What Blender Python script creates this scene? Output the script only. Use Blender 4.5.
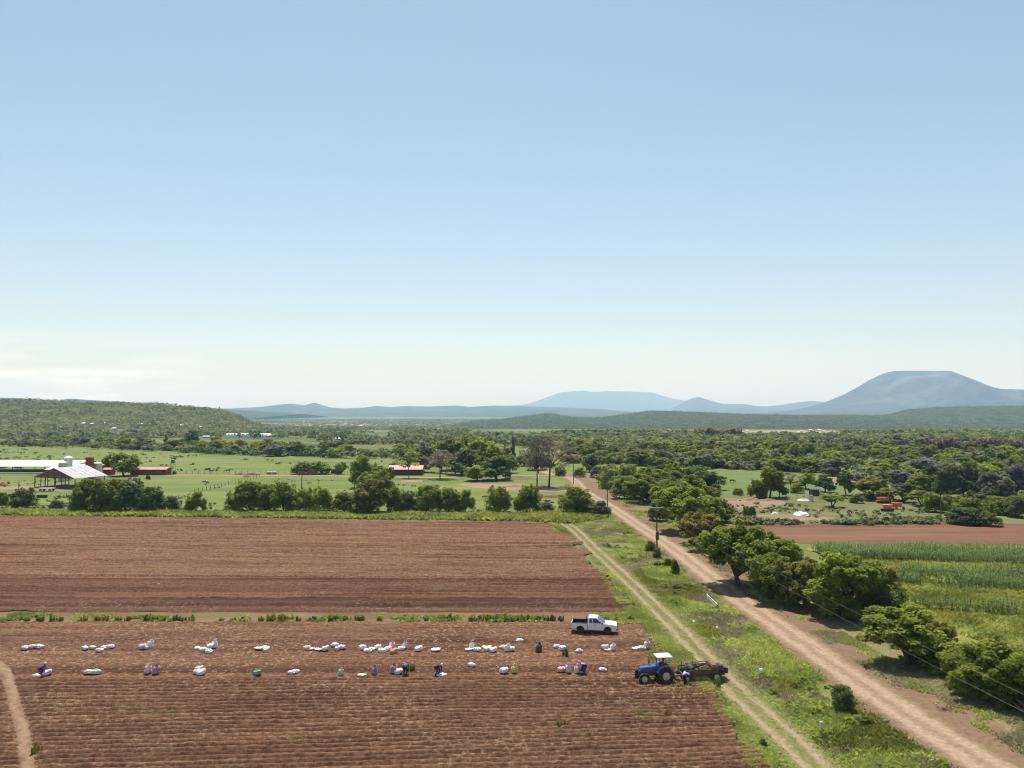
import bpy, bmesh, math, random
import numpy as np
from mathutils import Vector, Matrix
R = math.radians
PI = math.pi
random.seed(11)
for o in list(bpy.data.objects): bpy.data.objects.remove(o)
scene = bpy.context.scene
COL = scene.collection

# ------------------------------------------------------------------ camera
F, CX, CY, CAMH, PITCH = 782.0, 512.0, 384.0, 25.0, 2.05
cam = bpy.data.cameras.new('camera')
cam.sensor_width = 36.0; cam.lens = 36.0 * F / 1024.0
cam.clip_start = 0.5; cam.clip_end = 80000.0
camo = bpy.data.objects.new('camera', cam); COL.objects.link(camo)
camo.location = (0, 0, CAMH); camo.rotation_euler = (R(90 + PITCH), 0, 0)
scene.camera = camo

# ------------------------------------------------------------------ sky, sun, exposure
SUN_EL, SUN_AZ = 66.0, -8.0            # azimuth from +Y, positive towards +X
world = bpy.data.worlds.new('World'); scene.world = world; world.use_nodes = True
wn = world.node_tree; wn.nodes.clear()
sky = wn.nodes.new('ShaderNodeTexSky'); sky.sky_type = 'NISHITA'; sky.sun_disc = False
sky.sun_elevation = R(SUN_EL); sky.sun_rotation = R(SUN_AZ)
sky.altitude = 1200; sky.air_density = 1.45; sky.dust_density = 1.8; sky.ozone_density = 0.9
bg = wn.nodes.new('ShaderNodeBackground'); bg.inputs['Strength'].default_value = 0.077
wo = wn.nodes.new('ShaderNodeOutputWorld')
# thin cirrus low on the left, placed by direction in the sky
tc = wn.nodes.new('ShaderNodeTexCoord')
mp = wn.nodes.new('ShaderNodeMapping'); mp.inputs['Scale'].default_value = (3.2, 3.2, 24.0)
nz = wn.nodes.new('ShaderNodeTexNoise'); nz.inputs['Scale'].default_value = 2.2; nz.inputs['Detail'].default_value = 7
nz.inputs['Roughness'].default_value = 0.55
rp = wn.nodes.new('ShaderNodeValToRGB'); rp.color_ramp.elements[0].position = .42; rp.color_ramp.elements[1].position = .68
sep = wn.nodes.new('ShaderNodeSeparateXYZ')
mx_x = wn.nodes.new('ShaderNodeMapRange'); mx_x.inputs[1].default_value = -.33; mx_x.inputs[2].default_value = -.47
mx_z = wn.nodes.new('ShaderNodeMapRange'); mx_z.inputs[1].default_value = .092; mx_z.inputs[2].default_value = .03
m1 = wn.nodes.new('ShaderNodeMath'); m1.operation = 'MULTIPLY'
m2 = wn.nodes.new('ShaderNodeMath'); m2.operation = 'MULTIPLY'
m3 = wn.nodes.new('ShaderNodeMath'); m3.operation = 'MULTIPLY'; m3.inputs[1].default_value = .8
mixc = wn.nodes.new('ShaderNodeMix'); mixc.data_type = 'RGBA'
mixc.inputs['B'].default_value = (12.5, 11.6, 11.2, 1)
L = wn.links.new
L(tc.outputs['Generated'], mp.inputs['Vector']); L(mp.outputs['Vector'], nz.inputs['Vector'])
L(nz.outputs['Fac'], rp.inputs['Fac']); L(tc.outputs['Generated'], sep.inputs[0])
L(sep.outputs['X'], mx_x.inputs[0]); L(sep.outputs['Z'], mx_z.inputs[0])
L(mx_x.outputs[0], m1.inputs[0]); L(mx_z.outputs[0], m1.inputs[1])
L(m1.outputs[0], m2.inputs[0]); L(rp.outputs['Color'], m2.inputs[1]); L(m2.outputs[0], m3.inputs[0])
tr_ = wn.nodes.new('ShaderNodeValToRGB'); e_ = tr_.color_ramp.elements      # colour of the air in the sky by height
e_[0].position = 0; e_[0].color = (.49, .50, .53, 1); e_[1].position = 1; e_[1].color = (.5, .5, .5, 1)
for z_, c_q in ((.12, (.505, .4925, .50)), (.26, (.53, .5175, .50)), (.47, (.52, .5225, .4925))):
    n_ = e_.new(z_); n_.color = (*c_q, 1)
tm_ = wn.nodes.new('ShaderNodeVectorMath'); tm_.operation = 'MULTIPLY'; td_ = wn.nodes.new('ShaderNodeVectorMath'); td_.operation = 'SCALE'; td_.inputs['Scale'].default_value = 2.0
L(sep.outputs['Z'], tr_.inputs['Fac']); L(tr_.outputs['Color'], td_.inputs[0]); L(td_.outputs[0], tm_.inputs[0]); L(sky.outputs['Color'], tm_.inputs[1])
L(m3.outputs[0], mixc.inputs['Factor']); L(tm_.outputs[0], mixc.inputs['A'])
L(mixc.outputs['Result'], bg.inputs['Color']); L(bg.outputs['Background'], wo.inputs['Surface'])

sl = bpy.data.lights.new('sun', 'SUN'); sl.energy = 4.6; sl.angle = R(0.53); sl.color = (1.0, 0.97, 0.925)
so = bpy.data.objects.new('sun', sl); COL.objects.link(so)
sd = Vector((math.sin(R(SUN_AZ)) * math.cos(R(SUN_EL)), math.cos(R(SUN_AZ)) * math.cos(R(SUN_EL)), math.sin(R(SUN_EL))))
so.rotation_euler = sd.to_track_quat('Z', 'Y').to_euler(); so.location = (0, 0, 400)

vs = scene.view_settings
vs.view_transform = 'Standard'; vs.look = 'None'; vs.exposure = 0.7; vs.gamma = 1.0; vs.use_curve_mapping = False
cy = scene.cycles
cy.max_bounces = 8; cy.diffuse_bounces = 5; cy.glossy_bounces = 2; cy.transmission_bounces = 5
cy.volume_bounces = 6; cy.transparent_max_bounces = 4
cy.use_denoising = True; cy.denoiser = 'OPENIMAGEDENOISE'; cy.denoising_input_passes = 'RGB_ALBEDO_NORMAL'; cy.denoising_prefilter = 'ACCURATE'
cy.pixel_filter_type = 'BLACKMAN_HARRIS'; cy.filter_width = 1.1

# ------------------------------------------------------------------ helpers: numbers
def sstep(a, b, t):
    t = np.clip((np.asarray(t, float) - a) / (b - a), 0, 1); return t * t * (3 - 2 * t)
def H(x, y):                                        # height of the valley floor
    return -22.0 * sstep(450, 2500, y)
cp, sp = math.cos(R(PITCH)), math.sin(R(PITCH))
def G(px, py):                                      # a point of the valley floor
    dx, dv = (px - CX) / F, (CY - py) / F
    d = (dx, cp - sp * dv, sp + cp * dv)
    z = 0.0
    for _ in range(30):
        t = (z - CAMH) / min(d[2], -1e-4)
        z = .5 * z + .5 * float(H(d[0] * t, d[1] * t))
    return (d[0] * t, d[1] * t)
def GZ(px, py):
    x, y = G(px, py); return (x, y, float(H(x, y)))
def ppm(y): return F / max(1.0, y)                  # pixels per metre at a distance
def gpoly(pts): return np.array([G(*p) for p in pts])
def inside(poly, X, Y):
    c = np.zeros(np.shape(X), bool); n = len(poly); j = n - 1
    for i in range(n):
        xi, yi = poly[i]; xj, yj = poly[j]
        m = ((yi > Y) != (yj > Y)) & (X < (xj - xi) * (Y - yi) / ((yj - yi) if yj != yi else 1e-9) + xi)
        c ^= m; j = i
    return c
_lat = {}
def vnoise(X, Y, s, seed=0):                        # smooth value noise, 0..1
    if seed not in _lat: _lat[seed] = np.random.RandomState(seed).rand(256, 256)
    T = _lat[seed]; x = np.asarray(X, float) / s; y = np.asarray(Y, float) / s
    xi = np.floor(x).astype(int); yi = np.floor(y).astype(int); fx = x - xi; fy = y - yi
    fx = fx * fx * (3 - 2 * fx); fy = fy * fy * (3 - 2 * fy)
    a = T[xi % 256, yi % 256]; b = T[(xi + 1) % 256, yi % 256]; c = T[xi % 256, (yi + 1) % 256]; d = T[(xi + 1) % 256, (yi + 1) % 256]
    return (a * (1 - fx) + b * fx) * (1 - fy) + (c * (1 - fx) + d * fx) * fy

# ------------------------------------------------------------------ helpers: objects
def tag(o, label=None, cat=None, group=None, kind=None):
    if label: o['label'] = label
    if cat: o['category'] = cat
    if group: o['group'] = group
    if kind: o['kind'] = kind
    return o
def link(o, parent=None):
    COL.objects.link(o)
    if parent: o.parent = parent
    return o
def thing(name, label, cat, loc=(0, 0, 0), rz=0, group=None):
    o = bpy.data.objects.new(name, None); COL.objects.link(o)
    o.location = loc; o.rotation_euler = (0, 0, rz); o.empty_display_size = .2
    return tag(o, label, cat, group)
def copy_tree(o, parent=None):
    c = o.copy(); COL.objects.link(c); c.parent = parent
    for ch in o.children: copy_tree(ch, c)
    return c
def np_mesh(name, V, Fq, mat, attrs=None, smooth=False, pattrs=None):
    V = np.asarray(V, np.float32); Fq = np.asarray(Fq, np.int32); n, k = Fq.shape
    me = bpy.data.meshes.new(name)
    me.vertices.add(len(V)); me.vertices.foreach_set('co', V.ravel())
    me.loops.add(n * k); me.loops.foreach_set('vertex_index', Fq.ravel())
    me.polygons.add(n); me.polygons.foreach_set('loop_start', np.arange(0, n * k, k, dtype=np.int32))
    if smooth: me.polygons.foreach_set('use_smooth', np.ones(n, bool))
    for key, a in (attrs or {}).items():
        at = me.attributes.new(key, 'FLOAT', 'FACE'); at.data.foreach_set('value', np.asarray(a, np.float32))
    for key, a in (pattrs or {}).items():
        at = me.attributes.new(key, 'FLOAT', 'POINT'); at.data.foreach_set('value', np.asarray(a, np.float32))
    me.update(calc_edges=True)
    if mat: me.materials.append(mat)
    return me
def np_obj(name, V, Fq, mat, parent=None, **kw):
    return link(bpy.data.objects.new(name, np_mesh(name, V, Fq, mat, **kw)), parent)

class MB:                                           # collects simple shapes into one mesh
    def __init__(s): s.v = []; s.f = []; s.m = []; s.mi = 0
    def add(s, vs, fs):
        b = len(s.v); s.v += [tuple(v) for v in vs]; s.f += [tuple(i + b for i in f) for f in fs]; s.m += [s.mi] * len(fs)
    def box(s, c, d, rz=0, ry=0):
        hx, hy, hz = d[0] / 2, d[1] / 2, d[2] / 2; M = Matrix.Rotation(rz, 3, 'Z') @ Matrix.Rotation(ry, 3, 'Y'); c = Vector(c)
        vs = [c + M @ Vector((x, y, z)) for x in (-hx, hx) for y in (-hy, hy) for z in (-hz, hz)]
        s.add(vs, [(0, 1, 3, 2), (4, 6, 7, 5), (0, 4, 5, 1), (2, 3, 7, 6), (0, 2, 6, 4), (1, 5, 7, 3)])
    def prism(s, pts, y0, y1):                      # outline in x,z swept along y
        n = len(pts); vs = [(x, y0, z) for x, z in pts] + [(x, y1, z) for x, z in pts]
        s.add(vs, [tuple(range(n)), tuple(range(2 * n - 1, n - 1, -1))] + [(i, i + n, (i + 1) % n + n, (i + 1) % n) for i in range(n)])
    def tube(s, pts, rad, k=8):
        pts = [Vector(p) for p in pts]; n = len(pts)
        if not hasattr(rad, '__len__'): rad = [rad] * n
        vs = []
        for i, p in enumerate(pts):
            t = (pts[min(i + 1, n - 1)] - pts[max(i - 1, 0)]).normalized()
            a = t.orthogonal().normalized() if i == 0 else (a - t * a.dot(t)).normalized()
            b = t.cross(a)
            vs += [p + (a * math.cos(2 * PI * j / k) + b * math.sin(2 * PI * j / k)) * rad[i] for j in range(k)]
        fs = [(i * k + j, i * k + (j + 1) % k, (i + 1) * k + (j + 1) % k, (i + 1) * k + j) for i in range(n - 1) for j in range(k)]
        fs += [tuple(range(k - 1, -1, -1)), tuple((n - 1) * k + j for j in range(k))]
        s.add(vs, fs)
    def lathe(s, prof, c=(0, 0, 0), k=20, axis='z', caps=True):  # profile of (r, h)
        n = len(prof); vs = []
        for r, h in prof:
            for j in range(k):
                a = 2 * PI * j / k
                p = (r * math.cos(a), r * math.sin(a), h) if axis == 'z' else (r * math.cos(a), h, r * math.sin(a))
                vs.append((c[0] + p[0], c[1] + p[1], c[2] + p[2]))
        fs = [(i * k + j, i * k + (j + 1) % k, (i + 1) * k + (j + 1) % k, (i + 1) * k + j) for i in range(n - 1) for j in range(k)]
        if caps: fs += [tuple(range(k - 1, -1, -1)), tuple((n - 1) * k + j for j in range(k))]
        s.add(vs, fs)
    def loft(s, a, b):                              # two outlines with the same number of points
        n = len(a); s.add(list(a) + list(b), [tuple(range(n - 1, -1, -1)), tuple(range(n, 2 * n))] + [(i, (i + 1) % n, (i + 1) % n + n, i + n) for i in range(n)])
    def build(s, name, mats, parent=None, bevel=0, smooth=False):
        me = bpy.data.meshes.new(name); me.from_pydata(s.v, [], s.f)
        for m in (mats if isinstance(mats, (list, tuple)) else [mats]): me.materials.append(m)
        me.polygons.foreach_set('material_index', s.m)
        bm = bmesh.new(); bm.from_mesh(me); bmesh.ops.recalc_face_normals(bm, faces=bm.faces)
        if bevel:
            bmesh.ops.bevel(bm, geom=[e for e in bm.edges if e.calc_face_angle(0) > .5], offset=bevel, segments=2, affect='EDGES', clamp_overlap=True)
        if smooth:
            for f in bm.faces: f.smooth = True
        bm.to_mesh(me); bm.free(); me.update()
        return link(bpy.data.objects.new(name, me), parent)

# ------------------------------------------------------------------ helpers: materials
def nt(name):
    m = bpy.data.materials.new(name); m.use_nodes = True; t = m.node_tree
    return m, t, t.nodes['Principled BSDF'], t.nodes['Material Output']
def N(t, ty, **kw):
    n = t.nodes.new(ty)
    for k, v in kw.items():
        if k in n.inputs: n.inputs[k].default_value = v
        else: setattr(n, k, v)
    return n
def rgba(c): return (c[0], c[1], c[2], 1)
def noise(t, vec, scale, detail=3, rough=.55):
    n = N(t, 'ShaderNodeTexNoise', Scale=scale, Detail=detail, Roughness=rough)
    if vec is not None: t.links.new(vec, n.inputs['Vector'])
    return n.outputs['Fac']
def ramp(t, fac, lo, hi, c0=(0, 0, 0), c1=(1, 1, 1)):
    r = N(t, 'ShaderNodeValToRGB'); e = r.color_ramp.elements
    e[0].position = lo; e[1].position = hi; e[0].color = rgba(c0); e[1].color = rgba(c1)
    t.links.new(fac, r.inputs['Fac']); return r.outputs['Color']
def mixc_(t, fac, a, b, mode='MIX'):
    n = N(t, 'ShaderNodeMix', data_type='RGBA', blend_type=mode)
    for sock, v in (('Factor', fac), ('A', a), ('B', b)):
        s_ = [i for i in n.inputs if i.name == sock and (i.type == 'VALUE' if sock == 'Factor' else i.type == 'RGBA')][0]
        if isinstance(v, (int, float)): s_.default_value = v
        elif isinstance(v, tuple): s_.default_value = rgba(v)
        else: t.links.new(v, s_)
    return [o for o in n.outputs if o.type == 'RGBA'][0]
def math_(t, op, a, b=0.0, clamp=False):
    n = N(t, 'ShaderNodeMath', operation=op, use_clamp=clamp)
    for i, v in ((0, a), (1, b)):
        if isinstance(v, (int, float)): n.inputs[i].default_value = v
        else: t.links.new(v, n.inputs[i])
    return n.outputs[0]
def bump(t, bs, h, strength=.5, dist=.1):
    b = N(t, 'ShaderNodeBump', Strength=strength, Distance=dist); t.links.new(h, b.inputs['Height']); t.links.new(b.outputs[0], bs.inputs['Normal'])
def paint(name, c, rough=.6, metal=0.0, dirt=.25, dirt_c=(.16, .09, .06), scale=3.0, spec=.4):
    m, t, b, o = nt(name); tcn = N(t, 'ShaderNodeTexCoord')
    f = noise(t, tcn.outputs['Object'], scale, 5); f = ramp(t, f, .42, .8)
    f2 = math_(t, 'MULTIPLY', f, dirt)
    col = mixc_(t, f2, tuple(c), tuple(dirt_c))
    t.links.new(col, b.inputs['Base Color']); b.inputs['Roughness'].default_value = rough; b.inputs['Metallic'].default_value = metal
    b.inputs['Specular IOR Level'].default_value = spec
    return m
def leafmat(name, c, var=.5, trans=.42, c2=None):
    m, t, b, o = nt(name)
    at = N(t, 'ShaderNodeAttribute', attribute_name='tint'); oi = N(t, 'ShaderNodeObjectInfo')
    k = math_(t, 'ADD', math_(t, 'MULTIPLY', at.outputs['Fac'], var * 2), 1.12 - var)
    k2 = math_(t, 'ADD', math_(t, 'MULTIPLY', oi.outputs['Random'], .36), .82)
    kk = math_(t, 'MULTIPLY', k, k2)
    base = mixc_(t, math_(t, 'POWER', at.outputs['Fac'], 1.4), tuple(c), tuple(c2 or (c[0] * 1.22, c[1] * 1.14, c[2] * .9)))
    cmb = N(t, 'ShaderNodeCombineXYZ')
    for i in range(3): t.links.new(kk, cmb.inputs[i])
    col = mixc_(t, 1.0, base, cmb.outputs[0], 'MULTIPLY')
    t.links.new(col, b.inputs['Base Color']); b.inputs['Roughness'].default_value = .65; b.inputs['Specular IOR Level'].default_value = .12
    tr = N(t, 'ShaderNodeBsdfTranslucent'); t.links.new(col, tr.inputs['Color'])
    ms = N(t, 'ShaderNodeMixShader', Fac=trans + .12); t.links.new(b.outputs[0], ms.inputs[1]); t.links.new(tr.outputs[0], ms.inputs[2])
    t.links.new(ms.outputs[0], o.inputs['Surface'])
    return m

# grass colour shared by the ground, the track edges and the verges, so that they meet without a seam
gg = bpy.data.node_groups.new('grass_colour', 'ShaderNodeTree')
gg.interface.new_socket('Color', in_out='OUTPUT', socket_type='NodeSocketColor')
go_ = gg.nodes.new('NodeGroupOutput'); ge = N(gg, 'ShaderNodeNewGeometry'); gp = ge.outputs['Position']
c_ = mixc_(gg, ramp(gg, noise(gg, gp, .06, 5), .36, .66), (.115, .14, .032), (.18, .185, .055))
c_ = mixc_(gg, ramp(gg, noise(gg, gp, .35, 5), .5, .75), c_, (.17, .155, .065))
c_ = mixc_(gg, ramp(gg, noise(gg, gp, .16, 6, .65), .58, .72), c_, (.20, .13, .085))
c_ = mixc_(gg, .8, c_, ramp(gg, noise(gg, gp, 2.2, 5, .7), .2, .85, (.45, .45, .45), (1.3, 1.3, 1.3)), 'MULTIPLY')
gg.links.new(c_, go_.inputs[0])
def grasscol(t):
    g = t.nodes.new('ShaderNodeGroup'); g.node_tree = gg; return g.outputs[0]
def posn(t): return N(t, 'ShaderNodeNewGeometry').outputs['Position']

# ================================================================== SETTING
def sinhsp(a, n, k): t = np.linspace(-1, 1, n); return a * np.sinh(k * t) / math.sinh(k)
def grid(xs, ys):
    X, Y = np.meshgrid(xs, ys); nx, ny = len(xs), len(ys)
    i = np.arange((nx - 1) * (ny - 1)); r, c = i // (nx - 1), i % (nx - 1); a = r * nx + c
    return X, Y, np.stack([a, a + 1, a + nx + 1, a + nx], 1)
def compress(V, Fq, *attrs):
    u, inv = np.unique(Fq.ravel(), return_inverse=True)
    return (V[u], inv.reshape(Fq.shape)) + tuple(a[u] for a in attrs)

# --- ground
m_ground, t, b, o = nt('ground_soil_and_grass'); P_ = posn(t)
c = grasscol(t)
sx = N(t, 'ShaderNodeSeparateXYZ'); t.links.new(P_, sx.inputs[0])
far = N(t, 'ShaderNodeMapRange'); far.inputs[1].default_value = 420; far.inputs[2].default_value = 800; t.links.new(sx.outputs['Y'], far.inputs[0])
valley = mixc_(t, ramp(t, noise(t, P_, .006, 6, .6), .42, .62), (.06, .085, .03), (.15, .165, .065))
valley = mixc_(t, ramp(t, noise(t, P_, .02, 5, .6), .6, .72), valley, (.23, .17, .11))
c = mixc_(t, far.outputs[0], c, valley)
t.links.new(c, b.inputs['Base Color']); b.inputs['Roughness'].default_value = .95; b.inputs['Specular IOR Level'].default_value = .1
bump(t, b, noise(t, P_, 1.4, 5, .7), .7, .25)
xs = np.unique(np.concatenate([sinhsp(15000, 121, 5.0), np.linspace(-300, 300, 61)]))
ys = np.unique(np.concatenate([np.linspace(-200, 450, 40), np.linspace(450, 2600, 50), np.linspace(2600, 23500, 30)]))
X, Y, Fq = grid(xs, ys)
g = np_obj('ground', np.stack([X.ravel(), Y.ravel(), H(X, Y).ravel()], 1), Fq, m_ground, smooth=True); tag(g, kind='structure')

# --- flat patches lying on the ground (pastures, bare yards)
def sheet(name, px, mat, z, step=2.0, jit=1.5, seed=1, world=None, kind='structure'):
    poly = gpoly(px) if world is None else np.array(world)
    x0, y0 = poly.min(0) - step; x1, y1 = poly.max(0) + step
    X, Y, Fq = grid(np.arange(x0, x1 + step, step), np.arange(y0, y1 + step, step))
    JX = (vnoise(X, Y, 9, seed) - .5) * 2 * jit * 2 + (vnoise(X, Y, 2.5, seed + 1) - .5) * jit
    JY = (vnoise(X, Y, 9, seed + 2) - .5) * 2 * jit * 2 + (vnoise(X, Y, 2.5, seed + 3) - .5) * jit
    ins = inside(poly, X + JX, Y + JY).ravel()
    keep = ins[Fq].sum(1) >= 2
    V = np.stack([X.ravel(), Y.ravel(), H(X, Y).ravel() + z], 1)
    V, Fq = compress(V, Fq[keep])
    return tag(np_obj(name, V, Fq, mat, smooth=True), kind=kind)
def patchmat(name, c0, c1, c2, s1=.05, s2=.4, streak=1.0, bs=.5):
    m, t, b, o = nt(name); P_ = posn(t)
    mpn = N(t, 'ShaderNodeMapping'); mpn.inputs['Scale'].default_value = (1 / streak, 1, 1); t.links.new(P_, mpn.inputs['Vector'])
    c = mixc_(t, ramp(t, noise(t, mpn.outputs[0], s1, 5), .35, .65), c0, c1)
    c = mixc_(t, ramp(t, noise(t, mpn.outputs[0], s2, 5, .65), .56, .74), c, c2)
    c = mixc_(t, .75, c, ramp(t, noise(t, mpn.outputs[0], s1 * 2.7, 7, .75), .3, .72, (.55, .6, .5), (1.3, 1.25, 1.2)), 'MULTIPLY')
    t.links.new(c, b.inputs['Base Color']); b.inputs['Roughness'].default_value = .95; b.inputs['Specular IOR Level'].default_value = .1
    bump(t, b, noise(t, P_, 2.0, 4, .7), bs, .2)
    return m
m_past = patchmat('pasture_grass', (.115, .145, .038), (.15, .17, .052), (.165, .165, .068), .03, .12, 4)
m_past2 = patchmat('pasture_grass_bluish', (.10, .145, .042), (.13, .165, .052), (.15, .165, .065), .02, .1, 3)
m_crop = patchmat('dark_crop', (.05, .09, .03), (.065, .105, .035), (.085, .115, .045), .01, .05, 4)
m_dry = patchmat('dry_grassland', (.105, .115, .042), (.14, .135, .06), (.17, .125, .075), .06, .25, 2)
m_bare = patchmat('bare_earth', (.22, .14, .095), (.27, .185, .13), (.15, .095, .06), .08, .5, 3)
m_bpink = patchmat('bare_pink_earth', (.27, .18, .14), (.32, .22, .175), (.16, .16, .08), .01, .03, 4)
m_redsoil = patchmat('red_soil', (.12, .058, .036), (.165, .085, .053), (.085, .042, .026), .05, .5, 8)
m_weedy = patchmat('weedy_field', (.17, .18, .045), (.20, .19, .055), (.12, .14, .035), .1, .5, 2)
sheet('pasture', [(-160, 448), (0, 449), (120, 451), (225, 457), (330, 459), (430, 463), (440, 476), (560, 478), (578, 492), (586, 512), (545, 521), (400, 519), (200, 516), (0, 514), (-160, 513)], m_past, .02)
sheet('pasture', [(560, 464), (600, 464), (660, 468), (740, 471), (800, 474), (846, 478), (838, 494), (760, 499), (700, 502), (688, 490), (650, 480), (590, 476), (566, 472)], m_past2, .02, seed=7)
sheet('pasture', [(500, 459), (530, 459), (560, 470), (545, 474), (500, 474)], m_past2, .024, seed=9)
sheet('crop_field', [(110, 443), (226, 442), (300, 443), (345, 446), (330, 457), (226, 455), (130, 449)], m_crop, .03, 6, 4, seed=11)
sheet('pasture', [(-160, 438), (0, 437), (45, 438), (62, 442), (95, 447), (0, 448), (-160, 447)], m_past, .03, 5, 4, seed=13)
sheet('pasture', [(200, 434), (330, 434.5), (470, 433), (474, 437), (400, 440), (330, 438), (225, 437)], m_dry, .03, 12, 8, seed=15)
sheet('pasture', [(350, 441.5), (410, 441.5), (410, 447), (360, 447)], m_dry, .03, 8, 5, seed=17)
sheet('dry_pasture', [(690, 500), (760, 497), (846, 492), (935, 500), (950, 522), (1150, 522), (1150, 527), (740, 526), (715, 515)], m_dry, .03, seed=19)
sheet('bare_earth', [(716, 500), (744, 498), (776, 499), (786, 506), (745, 511), (715, 509)], m_bare, .045, 1.0, .8, seed=21)
sheet('bare_earth', [(738, 515.5), (800, 514.5), (838, 518), (800, 520.5), (745, 519)], m_bare, .045, 1.0, .8, seed=23)
sheet('bare_earth', [(826, 476), (860, 477), (866, 482), (838, 484)], m_bare, .045, 1.5, 1, seed=24)
sheet('red_field', [(728, 526), (860, 523.5), (1160, 524), (1160, 548), (940, 546.5), (820, 544.5), (752, 541)], m_redsoil, .05, 1.0, .8, seed=25)
sheet('weedy_field', [(812, 545), (1160, 549), (1200, 700), (1024, 668), (930, 628), (872, 596)], m_weedy, .055, 1.0, .8, seed=27)
sheet('farm_yard', [(452, 484), (520, 483.5), (566, 487), (566, 492), (500, 490.5), (470, 487)], m_bare, .05, 1.0, 1, seed=29)
sheet('farm_yard', [(100, 486), (112, 481), (140, 478), (128, 487), (108, 494)], m_bare, .05, 1.0, .8, seed=31)
sheet('farm_yard', [(0, 487), (30, 486), (60, 489), (62, 491), (0, 490)], m_bare, .05, 1.0, .8, seed=33)
sheet('farm_yard', [(402, 480), (424, 480), (421, 482), (400, 482)], m_bare, .05, .8, .4, seed=35)
sheet('bare_earth', [(660, 431.5), (780, 430.5), (900, 431.5), (1060, 432), (1060, 434.5), (860, 434), (670, 434.5)], m_bpink, .5, 14, 18, seed=37)
sheet('bare_earth', [(270, 425.5), (320, 424.6), (390, 424.2), (425, 424.8), (350, 426), (300, 426.8)], m_bpink, .5, 16, 25, seed=39)

# --- strips that follow a line: roads, tracks
def smooth_line(pts, step):
    pts = np.array(pts, float); out = []
    p = np.vstack([2 * pts[0] - pts[1], pts, 2 * pts[-1] - pts[-2]])
    for i in range(1, len(p) - 2):
        n = max(2, int(np.hypot(*(p[i + 1] - p[i])) / step))
        for k in range(n):
            s = k / n
            out.append(.5 * ((2 * p[i]) + (-p[i - 1] + p[i + 1]) * s + (2 * p[i - 1] - 5 * p[i] + 4 * p[i + 1] - p[i + 2]) * s * s + (-p[i - 1] + 3 * p[i] - 3 * p[i + 1] + p[i + 2]) * s ** 3))
    out.append(pts[-1]); return np.array(out)
def strip(name, line, us, mat, zf):
    d = np.gradient(line, axis=0); d /= np.hypot(d[:, 0], d[:, 1])[:, None]; nrm = np.stack([d[:, 1], -d[:, 0]], 1)
    U, I = np.meshgrid(us, np.arange(len(line)))
    X = line[I, 0] + nrm[I, 0] * U; Y = line[I, 1] + nrm[I, 1] * U
    Z = H(X, Y) + zf(U, X, Y); nx, ny = len(us), len(line)
    i = np.arange((nx - 1) * (ny - 1)); a = (i // (nx - 1)) * nx + i % (nx - 1)
    ob = np_obj(name, np.stack([X.ravel(), Y.ravel(), Z.ravel()], 1), np.stack([a, a + 1, a + nx + 1, a + nx], 1), mat, smooth=True, pattrs={'u': U.ravel()})
    return tag(ob, kind='structure')
def band(t, u, c, hw, soft):
    d = math_(t, 'ABSOLUTE', math_(t, 'SUBTRACT', u, c))
    mr = N(t, 'ShaderNodeMapRange'); mr.inputs[1].default_value = hw + soft; mr.inputs[2].default_value = hw - soft
    t.links.new(d, mr.inputs[0]); return mr.outputs[0]
def trackmat(name, bands, wb=1.0):               # bands: (centre, half width, softness, colour, noise cut)
    m, t, b, o = nt(name); P_ = posn(t)
    at = N(t, 'ShaderNodeAttribute', attribute_name='u')
    wob = math_(t, 'MULTIPLY', math_(t, 'SUBTRACT', noise(t, P_, .35, 5, .65), .5), 1.8 * wb)
    wob2 = math_(t, 'MULTIPLY', math_(t, 'SUBTRACT', noise(t, P_, 1.7, 4, .65), .5), .9 * wb)
    u = math_(t, 'ADD', math_(t, 'ADD', at.outputs['Fac'], wob), wob2)
    c = grasscol(t)
    for ce, hw, so_, co, k in bands:
        f = band(t, u, ce, hw, so_)
        if k: f = math_(t, 'MULTIPLY', f, ramp(t, noise(t, P_, .55, 5, .65), k - .12, k + .12))
        c = mixc_(t, f, c, co)
    c = mixc_(t, .6, c, ramp(t, noise(t, P_, 2.2, 6, .75), .36, .64, (.62, .60, .57), (1.3, 1.3, 1.3)), 'MULTIPLY')
    t.links.new(c, b.inputs['Base Color']); b.inputs['Roughness'].default_value = .95; b.inputs['Specular IOR Level'].default_value = .1
    bump(t, b, noise(t, P_, 3.0, 5, .7), .5, .12)
    return m
pale, mid_, red_, dryc = (.30, .215, .142), (.228, .152, .097), (.165, .10, .063), (.20, .17, .088)
m_road = trackmat('road_dirt', [(8.5, 6.5, .8, red_, .30), (8.5, 6.0, 1.0, dryc, .46), (11.5, 4.5, 1.5, (.115, .13, .04), .52), (4.0, 2.0, .6, red_, .40), (-2.4, 1.0, .5, red_, .40), (0, 1.85, .35, mid_, 0), (-.95, .48, .3, pale, 0), (.95, .5, .3, pale, 0)])
ROAD_PX = [(562, 474.5), (566, 476.5), (574, 480), (580.5, 487), (591, 495.5), (612.5, 508), (637.5, 525), (665, 543), (685, 557.5), (705, 573), (720, 585), (745, 603.5), (768, 619), (816, 653), (865, 687), (913, 719), (965, 752), (1075, 820)]
def run_on(pts, far): a, b_ = np.array(pts[-2]), np.array(pts[-1]); d = (b_ - a) / np.hypot(*(b_ - a)); return list(pts) + [tuple(b_ + d * far * q) for q in (.35, .7, 1)]
ROAD = smooth_line(run_on([G(*p) for p in ROAD_PX], 90), 1.5)
strip('dirt_road', ROAD[::-1], np.arange(-5.0, 16.1, .3), m_road,
      lambda U, X, Y: .06 - .05 * sstep(3.2, 5.0, -U) - .05 * sstep(11.5, 15.8, U) - .05 * np.exp(-((np.abs(U) - .95) / .35) ** 2) + .05 * (vnoise(X, Y, .9, 3) - .4))
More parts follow.
